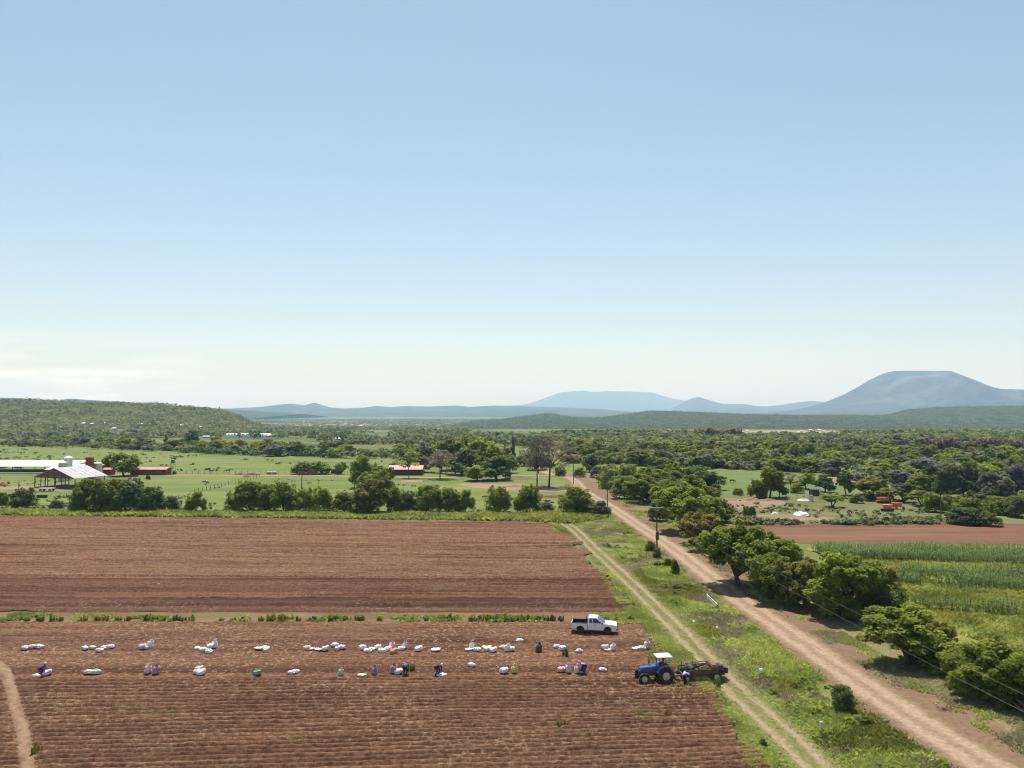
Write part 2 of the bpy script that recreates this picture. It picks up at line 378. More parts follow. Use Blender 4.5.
m_track = trackmat('track_ruts', [(0, 1.7, .5, (.15, .135, .058), .5), (-.8, .31, .24, (.26, .19, .115), 0), (.8, .31, .24, (.26, .19, .115), 0)], .45)
TRACK_PX = [(555, 521), (572, 528), (595, 550), (620, 573), (640, 592), (662, 614), (680, 632), (710, 663.5), (730, 685), (767, 719.5), (793, 744), (817, 768), (880, 825)]
TRACK = smooth_line(run_on([G(*p) for p in TRACK_PX], 70), 1.2)
strip('field_track', TRACK, np.arange(-3.0, 3.1, .2), m_track, lambda U, X, Y: .045 - .03 * sstep(1.8, 3, np.abs(U)) - .06 * np.exp(-((np.abs(U) - .8) / .3) ** 2) + .04 * vnoise(X, Y, .7, 5))
m_ftrack = trackmat('farm_track_dirt', [(0, 1.8, .5, (.28, .20, .14), 0)])
strip('farm_track', smooth_line([G(*p) for p in [(-60, 471.5), (60, 474), (130, 475.2), (200, 475.3), (280, 475.6), (340, 476.2), (400, 477.2), (440, 477.6), (500, 475.6), (545, 475.5), (564, 476.8)]], 3), np.arange(-3.6, 3.7, .4), m_ftrack, lambda U, X, Y: .07 + 0 * U)
strip('far_track', smooth_line([G(*p) for p in [(564, 476.8), (548, 473), (536, 468), (527, 463.5), (519, 460.8), (512, 459.6)]], 4), np.arange(-3.6, 3.7, .4), m_ftrack, lambda U, X, Y: .08 + 0 * U)
m_strip = patchmat('field_strip_soil', (.15, .085, .052), (.165, .12, .065), (.13, .135, .045), .12, .5, 3)
sheet('field_strip', [(-160, 612), (0, 612), (640, 613), (655, 623), (640, 625), (560, 623.5), (0, 623.5), (-160, 623.5)], m_strip, .008, .6, .3, seed=45)
m_fpath = trackmat('path_dirt', [(0, 9, .3, (.13, .075, .047), 0), (0, .36, .3, (.22, .14, .09), 0)])
# --- ploughed fields with real furrows
def s_row(y): return np.interp(y, [55, 62, 75, 92, 120, 160, 200], [.062, .055, .004, .002, -.022, -.05, -.088])
def rowv(X, Y): return Y - s_row(Y) * X
m_soil, t, b, o = nt('ploughed_soil'); P_ = posn(t)
av = N(t, 'ShaderNodeAttribute', attribute_name='rowv'); ad = N(t, 'ShaderNodeAttribute', attribute_name='damp')
sx = N(t, 'ShaderNodeSeparateXYZ'); t.links.new(P_, sx.inputs[0])
cb = N(t, 'ShaderNodeCombineXYZ'); t.links.new(math_(t, 'MULTIPLY', sx.outputs['X'], .05), cb.inputs[0]); t.links.new(av.outputs['Fac'], cb.inputs[1])
c = mixc_(t, ramp(t, noise(t, cb.outputs[0], .75, 5, .7), .38, .64), (.098, .045, .024), (.195, .105, .060))
c = mixc_(t, ramp(t, noise(t, P_, .03, 4), .4, .7), c, mixc_(t, .7, c, (.17, .092, .055)))
c = mixc_(t, .75, c, ramp(t, noise(t, P_, 2.6, 6, .75), .38, .62, (.42, .38, .35), (1.55, 1.55, 1.55)), 'MULTIPLY')
c = mixc_(t, math_(t, 'MULTIPLY', ad.outputs['Fac'], .85), c, (.050, .020, .011))
lowf = N(t, 'ShaderNodeMapRange'); lowf.inputs[1].default_value = 106; lowf.inputs[2].default_value = 92; lowf.inputs[3].default_value = .25; t.links.new(sx.outputs['Y'], lowf.inputs[0]); lowf = lowf.outputs[0]
straw = math_(t, 'MULTIPLY', ramp(t, noise(t, P_, 2.6, 3, .6), .57, .64), ramp(t, noise(t, P_, .08, 3), .40, .62))
c = mixc_(t, math_(t, 'MULTIPLY', math_(t, 'MULTIPLY', straw, lowf), .6), c, (.33, .26, .16))
gr = math_(t, 'MULTIPLY', ramp(t, noise(t, P_, .22, 5, .65), .62, .74), .55)
c = mixc_(t, gr, c, (.14, .14, .05))
t.links.new(c, b.inputs['Base Color']); b.inputs['Roughness'].default_value = .95; b.inputs['Specular IOR Level'].default_value = .08
bump(t, b, noise(t, P_, 3.0, 6, .8), .9, .2)
def field(name, px, dx, dy, hf, seed):
    poly = gpoly(px); x0, y0 = poly.min(0); x1, y1 = poly.max(0); x0 = max(x0, -190)
    X, Y, Fq = grid(np.arange(x0, x1, dx), np.arange(y0, y1, dy))
    jx = (vnoise(X, Y, 1.3, seed) - .5) * 1.1 + (vnoise(X, Y, 5, seed + 1) - .5) * 3; jy = (vnoise(X, Y, 2.0, seed + 2) - .5) * .8
    ins = inside(poly, X + jx, Y + jy).ravel(); keep = ins[Fq].all(1)
    Z, damp = hf(X, Y); V = np.stack([X.ravel(), Y.ravel(), Z.ravel()], 1)
    V, Fq, rv, dm = compress(V, Fq[keep], rowv(X, Y).ravel(), damp.ravel())
    return tag(np_obj(name, V, Fq, m_soil, smooth=False, pattrs={'rowv': rv, 'damp': dm}), kind='structure')
Y577 = G(0, 577)[1]; YB = G(300, 672)[1]; YA = G(300, 650)[1]; YB0 = G(300, 678)[1]; YS = G(300, 622)[1]
PATH_L = smooth_line([G(*p) for p in [(-14, 655), (2, 668), (9, 684), (17, 712), (23, 735), (28, 768), (32, 800)]], .8)
def h_low(X, Y):
    v = rowv(X, Y)
    harvested = sstep(YB0 - .4, YB0 + .4, v)
    amp = .19 * (1 - harvested) + .03 * harvested
    amp = amp * (.75 + .35 * vnoise(X, Y, 6.0, 31) + .3 * vnoise(X, Y, .6, 32))
    z = .09 + amp * (2 * np.abs(np.cos(PI * (v + .05 * (vnoise(X, Y, 2.2, 33) - .5) + .14 * (vnoise(X, Y, .5, 39) - .5)) / .77)) ** .6 - 1)
    z += .07 * (vnoise(X, Y, .42, 34) - .5) + .07 * (vnoise(X, Y, .22, 35) - .5) + .05 * (vnoise(X, Y, 1.2, 36) - .5)
    z += harvested * (.12 * (vnoise(X * .12, v, .8, 37) - .5) + .06 * (vnoise(X, Y, .35, 38) - .5))
    cut = np.exp(-((v - YB0 + .15) / .22) ** 2); z -= .16 * cut
    berm = np.exp(-((v - G(300, 753)[1] + s_row(61) * 0) / .28) ** 2); z += .07 * berm
    damp = .75 * sstep(YB - .9, YB - .3, v) * (1 - sstep(YB + .9, YB + 2.4, v)) + .55 * sstep(YA - 1.5, YA - .5, v) * (1 - sstep(YA + 4.5, YA + 7.5, v)) * vnoise(X * .15, v, 1.1, 41) * 1.4
    damp = np.clip(damp + .35 * (vnoise(X * .2, v, 2.0, 42) - .55) - .9 * berm, 0, 1)
    pth = np.interp(Y, PATH_L[::-1, 1], PATH_L[::-1, 0]); z = .05 + (z - .05) * sstep(.35, .9, np.abs(X - pth))
    return np.maximum(z, .012), damp
def h_up(X, Y):
    v = rowv(X, Y); q = v + .25 * (vnoise(X, Y, 6, 51) - .5)
    z = .18 + .30 * (vnoise(X * .01, q, .62, 52) - .5) + .16 * (vnoise(X * .01, q, 1.7, 53) - .5)
    z += .16 * (vnoise(X * .03, q, .40, 50) - .5)
    z += .16 * (vnoise(X, Y, .9, 54) - .5) + .14 * (vnoise(X, Y, .56, 55) - .5)
    d = v - (Y577 + s_row(Y577) * 73); d = Y - Y577 + .021 * (X + 73)
    z -= .34 * np.exp(-((d) / .45) ** 2); z += .1 * np.exp(-((d - .9) / .4) ** 2)
    near = 1 - sstep(-2, 1.0, d)
    z -= near * .22 * (vnoise(X * .02, q, .9, 56) > .7) * vnoise(X, Y, 2.0, 57)
    damp = near * (.30 + .75 * np.clip(vnoise(X * .012, q, 1.3, 58) * 1.5 - .45, 0, 1)) + .22 * np.clip(vnoise(X * .01, q, 4, 59) * 2 - 1.1, 0, 1)
    z *= sstep(G(0, 613)[1] - .4, G(0, 613)[1] + 2.2, Y)
    return np.maximum(z, .02), np.clip(damp, 0, 1)
field('ploughed_field', [(-140, 514.5), (0, 516.2), (200, 518.4), (400, 521.2), (520, 522.4), (548, 524), (562, 531), (575, 541), (590, 556), (605, 573), (620, 590), (634, 604), (642, 612), (560, 613), (300, 613), (0, 612), (-140, 612)], .55, .2, h_up, 61)
field('ploughed_field', [(-160, 622), (0, 622.5), (300, 622), (560, 622.5), (630, 624), (652, 629), (668, 640), (672, 650), (688, 668), (700, 681), (712, 692), (725, 706), (736, 722), (750, 740), (760, 754), (770, 768), (790, 805), (850, 900), (-330, 900)], .22, .1, h_low, 62)
strip('footpath', PATH_L, np.arange(-.6, .61, .2), m_fpath, lambda U, X, Y: .12 - .04 * sstep(.3, .6, np.abs(U)) + .05 * (vnoise(X, Y, .5, 71) - .5))

# ================================================================== HILLS AND MOUNTAINS
def hillmat(name, lo, hi, soil, s, soil_at=.62, sc=1.0):
    m, t, b, o = nt(name); P_ = posn(t)
    c = mixc_(t, ramp(t, noise(t, P_, s, 6, .7), .38, .62), lo, hi)
    c = mixc_(t, math_(t, 'MULTIPLY', ramp(t, noise(t, P_, s * .22, 6, .65), soil_at, soil_at + .1), .8), c, soil)
    t.links.new(c, b.inputs['Base Color']); b.inputs['Roughness'].default_value = 1; b.inputs['Specular IOR Level'].default_value = 0
    bump(t, b, noise(t, P_, s * 1.4, 5, .7), .8, 2.5 * sc)
    return m
m_hill = hillmat('hill_bush', (.04, .055, .022), (.11, .115, .046), (.20, .165, .095), .08, .60)
m_ridge = hillmat('ridge_bush', (.020, .032, .014), (.068, .078, .034), (.19, .15, .09), .035, .64)
m_mount = hillmat('mountain_bush', (.02, .03, .017), (.075, .08, .045), (.14, .12, .085), .006, .56, 8)
def crest(D, pts, X):                                # height of the crest line at X
    px = np.array([p[0] for p in pts]); ph = np.array([CAMH + D * math.tan(R(PITCH) + math.atan((CY - p[1]) / F)) for p in pts])
    return np.interp(X, (px - CX) / F * D, ph)
def ridge(name, D, pts, front, back, base, mat, nx=220, nv=46, rough=.10, power=1.3, foot=None, seed=0, kind='structure', label=None):
    x0, x1 = (pts[0][0] - CX) / F * D, (pts[-1][0] - CX) / F * D
    xs = np.linspace(x0, x1, nx); vs = np.concatenate([np.linspace(-1, 0, nv), np.linspace(0, 1, nv // 2)[1:]])
    X, V_ = np.meshgrid(xs, vs)
    ku = np.array([.25, .5, .25]); top = crest(D, pts, xs)
    fr = front * (1 + .35 * (vnoise(X, 0 * X, front * .9, seed + 1) - .5))
    Yd = D + np.where(V_ < 0, V_ * fr, V_ * back)
    w = 1 - np.abs(V_); prof = np.where(V_ < 0, np.power(np.clip(w, 0, 1), power), sstep(0, 1, w))
    b0 = np.where(V_ < 0, H(X, Yd) + base, -24)
    hgt = np.maximum(top[None, :] - b0, 0)
    spur = (vnoise(X, Yd, front * .22, seed + 2) - .5) * 2 + (vnoise(X, Yd, front * .09, seed + 3) - .5)
    Z = b0 + hgt * prof + spur * rough * hgt * np.clip(4 * w * (1 - w), 0, 1) * (V_ < 0)
    # nothing in front of the crest may stand above the crest as seen from the valley
    Z = np.minimum(Z, CAMH + (crest(D, pts, X * D / Yd) - CAMH) * Yd / D - .003 * np.abs(D - Yd))
    Z -= 3 * (np.abs(V_) > .999)
    n1, n2 = len(xs), len(vs); i = np.arange((n1 - 1) * (n2 - 1)); a = (i // (n1 - 1)) * n1 + i % (n1 - 1)
    ob = np_obj(name, np.stack([X.ravel(), Yd.ravel(), Z.ravel()], 1), np.stack([a, a + 1, a + n1 + 1, a + n1], 1), mat, smooth=True)
    tag(ob, kind=kind); return (X, Yd, Z)
LH_PTS = [(-420, 404), (-260, 398), (-150, 397), (-60, 399.5), (0, 400.8), (40, 400.5), (60, 402), (100, 403), (150, 404), (170, 405), (185, 407), (205, 408.5), (225, 410.5), (237, 413.5), (247, 418), (256, 422), (270, 425.5), (300, 428.5), (325, 430)]
LH = ridge('hill', 1450, LH_PTS, 640, 500, 0, m_hill, 200, 60, .16, .95, seed=10)
ridge('hill', 6000, [(-500, 402), (-200, 397), (-50, 396), (0, 397.5), (25, 398.5), (50, 400), (62, 400.5), (66, 398.8), (72, 398.6), (90, 400), (120, 401.5), (150, 404), (190, 406.5), (240, 410), (300, 414)], 1500, 1200, 0, m_ridge, seed=20)
MR_PTS = [(440, 427), (455, 424.5), (480, 420), (500, 419), (520, 416.5), (545, 413.7), (553, 413.5), (562, 416), (575, 417.2), (600, 417.5), (625, 414), (650, 410.5), (700, 412), (740, 414), (790, 415), (850, 414.7), (880, 415), (892, 413.5), (905, 409.5), (930, 407.5), (960, 406.5), (1000, 406), (1024, 405.5), (1100, 403), (1250, 404), (1450, 412)]
MR = ridge('ridge_hill', 3300, MR_PTS, 1350, 1100, 0, m_ridge, 260, 50, .14, 1.0, seed=30)
ridge('mountain', 10100, [(-80, 411), (100, 409), (200, 408.5), (230, 408.5), (260, 407), (285, 404), (296, 403.6), (305, 405.5), (310, 403.5), (314, 402.4), (319, 404), (330, 407.5), (345, 408.5), (365, 407.5), (375, 406), (392, 407), (405, 406), (430, 406.5), (455, 405.5), (470, 406.8), (495, 405.5), (520, 406), (560, 407.5), (600, 409), (640, 412.5), (700, 417)], 3000, 2000, 0, m_mount, seed=40)
ridge('mountain', 20500, [(440, 411), (490, 406.5), (520, 405), (530, 403), (540, 399.8), (550, 395.8), (562, 392.2), (572, 391.4), (580, 390.8), (584, 390.4), (592, 392), (600, 391.6), (606, 391.2), (630, 391.5), (652, 392.4), (660, 395), (670, 398), (685, 400.5), (700, 402), (730, 405), (780, 409), (830, 412)], 5000, 2600, 0, m_mount, seed=50)
ridge('mountain', 14000, [(655, 413), (672, 408), (684, 402), (691, 398.6), (698, 396.8), (704, 398.5), (714, 401.5), (722, 403.8), (745, 404), (755, 406), (765, 406.4), (780, 405), (800, 402), (812, 401), (830, 402.3), (860, 405), (900, 410)], 3800, 3000, 0, m_mount, seed=60)
ridge('mountain', 9200, [(650, 416), (700, 414.5), (740, 413.5), (770, 412.4), (794, 410), (812, 406), (828, 401), (844, 394.5), (858, 387), (868, 381), (878, 376), (887, 372.4), (895, 371), (910, 370.6), (930, 370.8), (951, 370.7), (961, 374.6), (973, 379), (985, 384), (993, 387), (1001, 389), (1024, 389.4), (1080, 391), (1150, 396), (1250, 404), (1400, 412)], 3000, 3000, 0, m_mount, 260, 60, .26, 1.15, seed=70)

# --- the air
m_haze = bpy.data.materials.new('air_haze'); m_haze.use_nodes = True; t = m_haze.node_tree; t.nodes.clear()
pv = t.nodes.new('ShaderNodeVolumePrincipled'); oo = t.nodes.new('ShaderNodeOutputMaterial')
pv.inputs['Density'].default_value = 0.82e-4; pv.inputs['Absorption Color'].default_value = (.82, .93, 1, 1); pv.inputs['Color'].default_value = (.47, .70, 1.0, 1); pv.inputs['Anisotropy'].default_value = 0.0
pv.inputs['Density Attribute'].default_value = ''; pv.inputs['Temperature Attribute'].default_value = ''
t.links.new(pv.outputs[0], oo.inputs['Volume'])
hb = MB(); hb.box((0, 11700, 340), (31000, 24400, 730)); hz = hb.build('haze', m_haze); tag(hz, kind='stuff')

# ================================================================== VEGETATION
LM = {
 'mid':   leafmat('leaf_mid_green', (.18, .215, .031)),
 'light': leafmat('leaf_light_green', (.22, .26, .04), trans=.42),
 'dark':  leafmat('leaf_dark_green', (.10, .135, .036), trans=.28),
 'olive': leafmat('leaf_olive', (.17, .18, .042), c2=(.26, .235, .05)),
 'yellow': leafmat('leaf_yellow_green', (.19, .18, .032), c2=(.29, .23, .035)),
 'grey':  leafmat('leaf_grey_green', (.14, .155, .08), c2=(.22, .21, .13)),
 'brown': leafmat('leaf_grey_brown', (.155, .13, .08), c2=(.23, .19, .115)),
 'purple': leafmat('blossom_mauve', (.15, .15, .125), c2=(.24, .215, .235)),
 'gold':  leafmat('blossom_gold', (.17, .17, .04), c2=(.42, .29, .045)),
}
m_bark = paint('bark', (.12, .09, .065), .95, dirt=.5, dirt_c=(.06, .05, .04), scale=6, spec=.1)
m_barkpale = paint('bark_pale', (.30, .27, .22), .9, dirt=.5, dirt_c=(.14, .12, .09), scale=6, spec=.1)

def leaves(rng, Cn, Rd, n, size, up=.85, shell=.45):
    K = len(Cn); k = rng.randint(0, K, n) if np.ndim(Rd) == 2 else None
    w = np.prod(Rd, 1) ** (2 / 3.); k = rng.choice(K, n, p=w / w.sum())
    d = rng.normal(size=(n, 3)); d /= np.linalg.norm(d, axis=1)[:, None]
    flip = (d[:, 2] < 0) & (rng.rand(n) < .45); d[flip, 2] *= -1
    p = Cn[k] + Rd[k] * d * (1 - shell * rng.rand(n) ** 1.3)[:, None]
    nr = d * .8 + rng.normal(size=(n, 3)) * .55; nr[:, 2] += up
    nr /= np.linalg.norm(nr, axis=1)[:, None]
    tg = np.cross(nr, rng.normal(size=(n, 3))); tg /= np.linalg.norm(tg, axis=1)[:, None]
    bt = np.cross(nr, tg); s = size * (.6 + .8 * rng.rand(n))[:, None]
    V = np.stack([p + tg * s, p + bt * s * .55 + tg * s * .1 + nr * s * .2, p - tg * s * .9, p - bt * s * .5 - nr * s * .1], 1).reshape(-1, 3)
    Fq = np.arange(4 * n).reshape(n, 4)
    ct = rng.rand(K); tint = np.clip(.55 * ct[k] + .45 * rng.rand(n), 0, 1)
    return V, Fq, tint

def crown_clumps(rng, kind):
    C_, R_ = [], []
    def put(x, y, z, r, rz=None): C_.append((x, y, z)); R_.append((r, r, rz or r))
    if kind == 'round':
        for i in range(9):                             # uneven lobes of different size and height
            a = 2 * PI * i / 8 + rng.rand() * .7; rr = (.16 + .17 * rng.rand()) if i < 8 else .03; lz = (.26 + .44 * rng.rand()) if i < 8 else .70; lr = .12 + .10 * rng.rand()
            for j in range(11):
                d_ = rng.normal(size=3); d_ /= np.linalg.norm(d_); put(rr * math.cos(a) + d_[0] * lr, rr * math.sin(a) + d_[1] * lr, max(.16, lz + d_[2] * lr * 1.05), .05 + .05 * rng.rand(), .045 + .04 * rng.rand())
            put(rr * math.cos(a), rr * math.sin(a), lz, lr * .8)
    elif kind == 'full':                               # crown nearly down to the ground
        for i in range(11):
            a = 2 * PI * i / 9 + rng.rand() * .7; rr = (.18 + .15 * rng.rand()) if i < 9 else .06; lz = (.20 + .42 * rng.rand()) if i < 9 else .66; lr = .13 + .09 * rng.rand()
            for j in range(10):
                d_ = rng.normal(size=3); d_ /= np.linalg.norm(d_); put(rr * math.cos(a) + d_[0] * lr, rr * math.sin(a) + d_[1] * lr, max(.09, lz + d_[2] * lr * 1.15), .05 + .05 * rng.rand(), .05 + .045 * rng.rand())
            put(rr * math.cos(a), rr * math.sin(a), lz, lr * .85)
    elif kind == 'bush':
        for i in range(34):
            a = rng.rand() * 2 * PI; h = rng.rand(); rr = math.sqrt(max(0, 1 - h ** 2)) * (.28 + .1 * rng.rand())
            put(rr * math.cos(a), rr * math.sin(a), .10 + .72 * h, .12 + .07 * rng.rand(), .11 + .07 * rng.rand())
        for i in range(6): put((rng.rand() - .5) * .4, (rng.rand() - .5) * .4, .25 + .3 * rng.rand(), .18)
        for i in range(16):
            a = rng.rand() * 2 * PI; h = .25 + .75 * rng.rand(); rr = math.sqrt(max(.02, 1 - (h * .9) ** 2)) * .44; put(rr * math.cos(a), rr * math.sin(a), .12 + .82 * h, .045 + .03 * rng.rand(), .06 + .05 * rng.rand())
    elif kind == 'umbrella':
        for i in range(34):
            a = rng.rand() * 2 * PI; rr = .42 * math.sqrt(rng.rand())
            put(rr * math.cos(a), rr * math.sin(a), .86 - .95 * rr ** 1.2 * (.5 + .8 * rng.rand()), .09 + .06 * rng.rand(), .05 + .045 * rng.rand())
    elif kind == 'spread':
        for i in range(7):                             # several lobes with gaps between them
            a = 2 * PI * i / 7 + rng.rand() * .6; rr = .20 + .14 * rng.rand() if i else 0; cx, cy, cz = rr * math.cos(a), rr * math.sin(a), .56 + .24 * rng.rand() - .4 * rr
            for j in range(9):
                b = rng.rand() * 2 * PI; q = .14 * rng.rand() ** .5
                put(cx + q * math.cos(b), cy + q * math.sin(b), cz + (rng.rand() - .55) * .38, .075 + .06 * rng.rand(), .065 + .05 * rng.rand())
    elif kind == 'sparse':
        for i in range(46):
            a = rng.rand() * 2 * PI; h = rng.rand(); rr = (.12 + .34 * math.sin(PI * min(1, .15 + h * .85))) * rng.rand() ** .5
            put(rr * math.cos(a), rr * math.sin(a), .38 + .58 * h, .05 + .05 * rng.rand(), .04 + .04 * rng.rand())
    elif kind == 'weed':
        for i in range(16):
            a = rng.rand() * 2 * PI; rr = .42 * rng.rand() ** .6; h = .45 + .5 * rng.rand() * (1 - rr)
            for q in (.2, .55, .9): put(rr * math.cos(a) * (1 + .15 * q), rr * math.sin(a) * (1 + .15 * q), h * q, .085 - .05 * q, h * .22)
    elif kind == 'slim':
        for i in range(22):
            a = rng.rand() * 2 * PI; h = i / 21; rr = .30 * (1 - h) ** .5 * rng.rand()
            put(rr * math.cos(a), rr * math.sin(a), .10 + .82 * h, .20 - .1 * h, .08)
    elif kind == 'plume':                              # tall gum trees
        for i in range(26):
            a = rng.rand() * 2 * PI; h = rng.rand(); rr = .36 * rng.rand() ** .5
            put(rr * math.cos(a), rr * math.sin(a), .34 + .56 * h, .11 + .05 * rng.rand(), .09 + .05 * rng.rand())
    return np.array(C_), np.array(R_)
PROTO = {}
LEAFN = {'full': (16000, .023), 'round': (15000, .023), 'bush': (9500, .028), 'umbrella': (13000, .021), 'spread': (16000, .021), 'sparse': (2600, .018), 'slim': (2400, .05), 'weed': (2600, .042), 'plume': (3400, .036)}
def proto(kind, var, lod, colour):
    key = (kind, var, lod, colour)
    if key in PROTO: return PROTO[key]
    base = (kind, var, lod, None)
    if base not in PROTO:
        rng = np.random.RandomState(sum(map(ord, kind)) * 7 + var * 31); Cn, Rd = crown_clumps(rng, kind)
        n, s = LEAFN[kind]
        if lod: n, s = int(n / 6), s * 2.1
        V, Fq, tint = leaves(rng, Cn, Rd, n, s)
        cm = np_mesh('crown', V, Fq, None, attrs={'tint': tint})
        mb = MB(); r0 = {'bush': .018, 'weed': .012, 'slim': .05, 'sparse': .013}.get(kind, .030)
        zt = {'bush': .16, 'weed': .2, 'slim': .5, 'umbrella': .30, 'sparse': .42, 'plume': .4, 'spread': .22, 'full': .16}.get(kind, .22)
        k = 5 if lod else 7
        lean = (rng.rand(2) - .5) * .1
        if kind in ('spread', 'umbrella', 'bush') and not lod:   # several stems from the foot
            for q in range(3):
                a = 2 * PI * q / 3 + rng.rand(); e = (.12 * math.cos(a), .12 * math.sin(a), zt)
                mb.tube([(.02 * math.cos(a), .02 * math.sin(a), -.03), (.05 * math.cos(a), .05 * math.sin(a), zt * .5), e], [r0, r0 * .8, r0 * .6], k)
                near = np.argsort(np.hypot(Cn[:, 0] - e[0], Cn[:, 1] - e[1]) + rng.rand(len(Cn)) * .25)[:5]
                for j in near: mb.tube([e, (e[0] * .5 + Cn[j, 0] * .5, e[1] * .5 + Cn[j, 1] * .5, e[2] * .45 + Cn[j, 2] * .55), tuple(Cn[j])], [r0 * .55, r0 * .35, r0 * .12], 5)
        else:
            mb.tube([(0, 0, -.03), (lean[0] * .5, lean[1] * .5, zt * .5), (lean[0], lean[1], zt), (lean[0], lean[1], zt + .18)], [r0 * 1.3, r0, r0 * .85, r0 * .4], k)
            for j in rng.permutation(len(Cn))[:(30 if kind == 'sparse' else 8)]:
                q = .35 + .6 * rng.rand(); s0 = (lean[0], lean[1], zt * .75 + .2 * zt * q)
                mid = tuple(np.array(s0) * .5 + Cn[j] * .5 + np.array([0, 0, .03])); mb.tube([s0, mid, tuple(Cn[j])], [r0 * .6, r0 * .35, r0 * .1], 4 if lod else 5)
        tob = mb.build('trunk', m_bark, smooth=True); tm = tob.data; bpy.data.objects.remove(tob)
        PROTO[base] = (cm, tm)
    cm, tm = PROTO[base]; cm2 = cm.copy(); cm2.materials.append(LM[colour])
    PROTO[key] = (cm2, tm); return PROTO[key]
NAMES = {'full': ('broadleaf_tree', 'tree'), 'weed': ('weed_clump', 'weed'), 'round': ('broadleaf_tree', 'tree'), 'bush': ('shrub', 'bush'), 'umbrella': ('flat_topped_tree', 'tree'), 'spread': ('thorn_tree', 'tree'),
         'sparse': ('sparse_tree', 'tree'), 'slim': ('slim_tree', 'tree'), 'plume': ('tall_tree', 'tree')}
vc = [0]
def plant(x, y, w, h, kind, colour, label, group=None, lod=None, var=None, z=None, name=None):
    vc[0] += 1
    if lod is None: lod = 0 if y < 330 else 1
    v = (vc[0] * 7 // 3) % 3 if var is None else var
    cm, tm = proto(kind, v, lod, colour)
    nm, cat = NAMES[kind]
    t = thing(name or nm, label, cat, (x, y, float(H(x, y)) if z is None else z), (vc[0] * 2.399) % 6.283, group)
    t.scale = (w, w, h)
    c = link(bpy.data.objects.new('foliage' if kind == 'bush' else 'crown', cm), t)
    tr = link(bpy.data.objects.new('stem' if kind == 'bush' else 'trunk', tm), t)
    return t
def PX(px, py, w, h, kind, colour, label, group=None, **kw):      # px, py: where the foot meets the ground; w, h in pixels
    x, y = G(px, py); k = 1.0 / ppm(y)
    return plant(x, y, w * k * 1.08, h * k * 1.05, kind, colour, label, group, **kw)

HG = 'bushes of the hedge row beyond the upper field'
for a in [
 (24, 509, 27, 20, 'bush', 'dark', 'small dark round bush standing alone in the grass in front of the open barn'),
 (2, 508, 12, 16, 'bush', 'mid', 'green bush cut by the left edge of the picture, left of the lone round bush'),
 (57, 510, 16, 10, 'bush', 'grey', 'low pale scrubby bush between the lone round bush and the big dark thicket'),
 (86, 511, 32, 32, 'bush', 'mid', 'big dark-based bush at the left end of the thicket below the barn roof'),
 (107, 512, 40, 32, 'bush', 'mid', 'widest bush of the thicket below the white tanks'),
 (128, 512, 36, 32, 'bush', 'dark', 'dark bush in the thicket right below the red-roofed low building'),
 (150, 512, 32, 26, 'bush', 'dark', 'dark bush at the right end of the thicket below the barn'),
 (172, 511, 17, 15, 'bush', 'grey', 'pale grey-green bush just right of the dark thicket'),
 (196, 511, 22, 19, 'bush', 'mid', 'small rounded green bush with a gap of grass on both sides, below the grazing cows'),
 (234, 510, 20, 18, 'bush', 'light', 'light feathery bush at the left end of the middle hedge'),
 (249, 511, 34, 31, 'bush', 'mid', 'tall tufted bush in the left part of the middle hedge'),
 (266, 511, 30, 28, 'bush', 'mid', 'leafy bush in the middle hedge between two taller bushes'),
 (284, 512, 32, 30, 'bush', 'mid', 'tall dense bush left of the leaning wooden pole in the hedge'),
 (305, 511, 22, 22, 'bush', 'light', 'light bush growing around the foot of the pole in the hedge'),
 (322, 511, 24, 23, 'bush', 'light', 'feathery light bush right of the pole in the hedge'),
 (344, 512, 26, 21, 'bush', 'mid', 'low bush left of the big olive dome in the hedge'),
 (371, 513, 46, 34, 'bush', 'olive', 'big olive dome-shaped bush in the hedge under the light green tree'),
 (396, 512, 20, 25, 'bush', 'light', 'bright narrow bush right of the olive dome bush'),
 (408, 512, 18, 20, 'bush', 'dark', 'narrow dark bush between two bright bushes in the hedge'),
 (429, 512, 32, 28, 'bush', 'light', 'bright round-headed bush in the hedge below the grey bare tree'),
 (449, 512, 26, 25, 'bush', 'mid', 'green bush in the hedge with a sprig sticking out on top'),
 (465, 512, 22, 22, 'bush', 'light', 'light bush at the right end of the dense hedge'),
 (498, 512, 28, 25, 'bush', 'light', 'upright light green bush in the hedge, left of the darker round bush'),
 (528, 513, 29, 27, 'bush', 'mid', 'rounded dark bush in the hedge with a white trough behind it'),
 (546, 511, 16, 9, 'bush', 'grey', 'low grey-green bush beside the field corner'),
 (577, 514, 38, 27, 'bush', 'light', 'broad light green bush beside the bend of the dirt road'),
 (600, 516, 24, 15, 'bush', 'grey', 'pale grey bush by the road edge left of the tall power pole'),
]: PX(*a, group=HG)
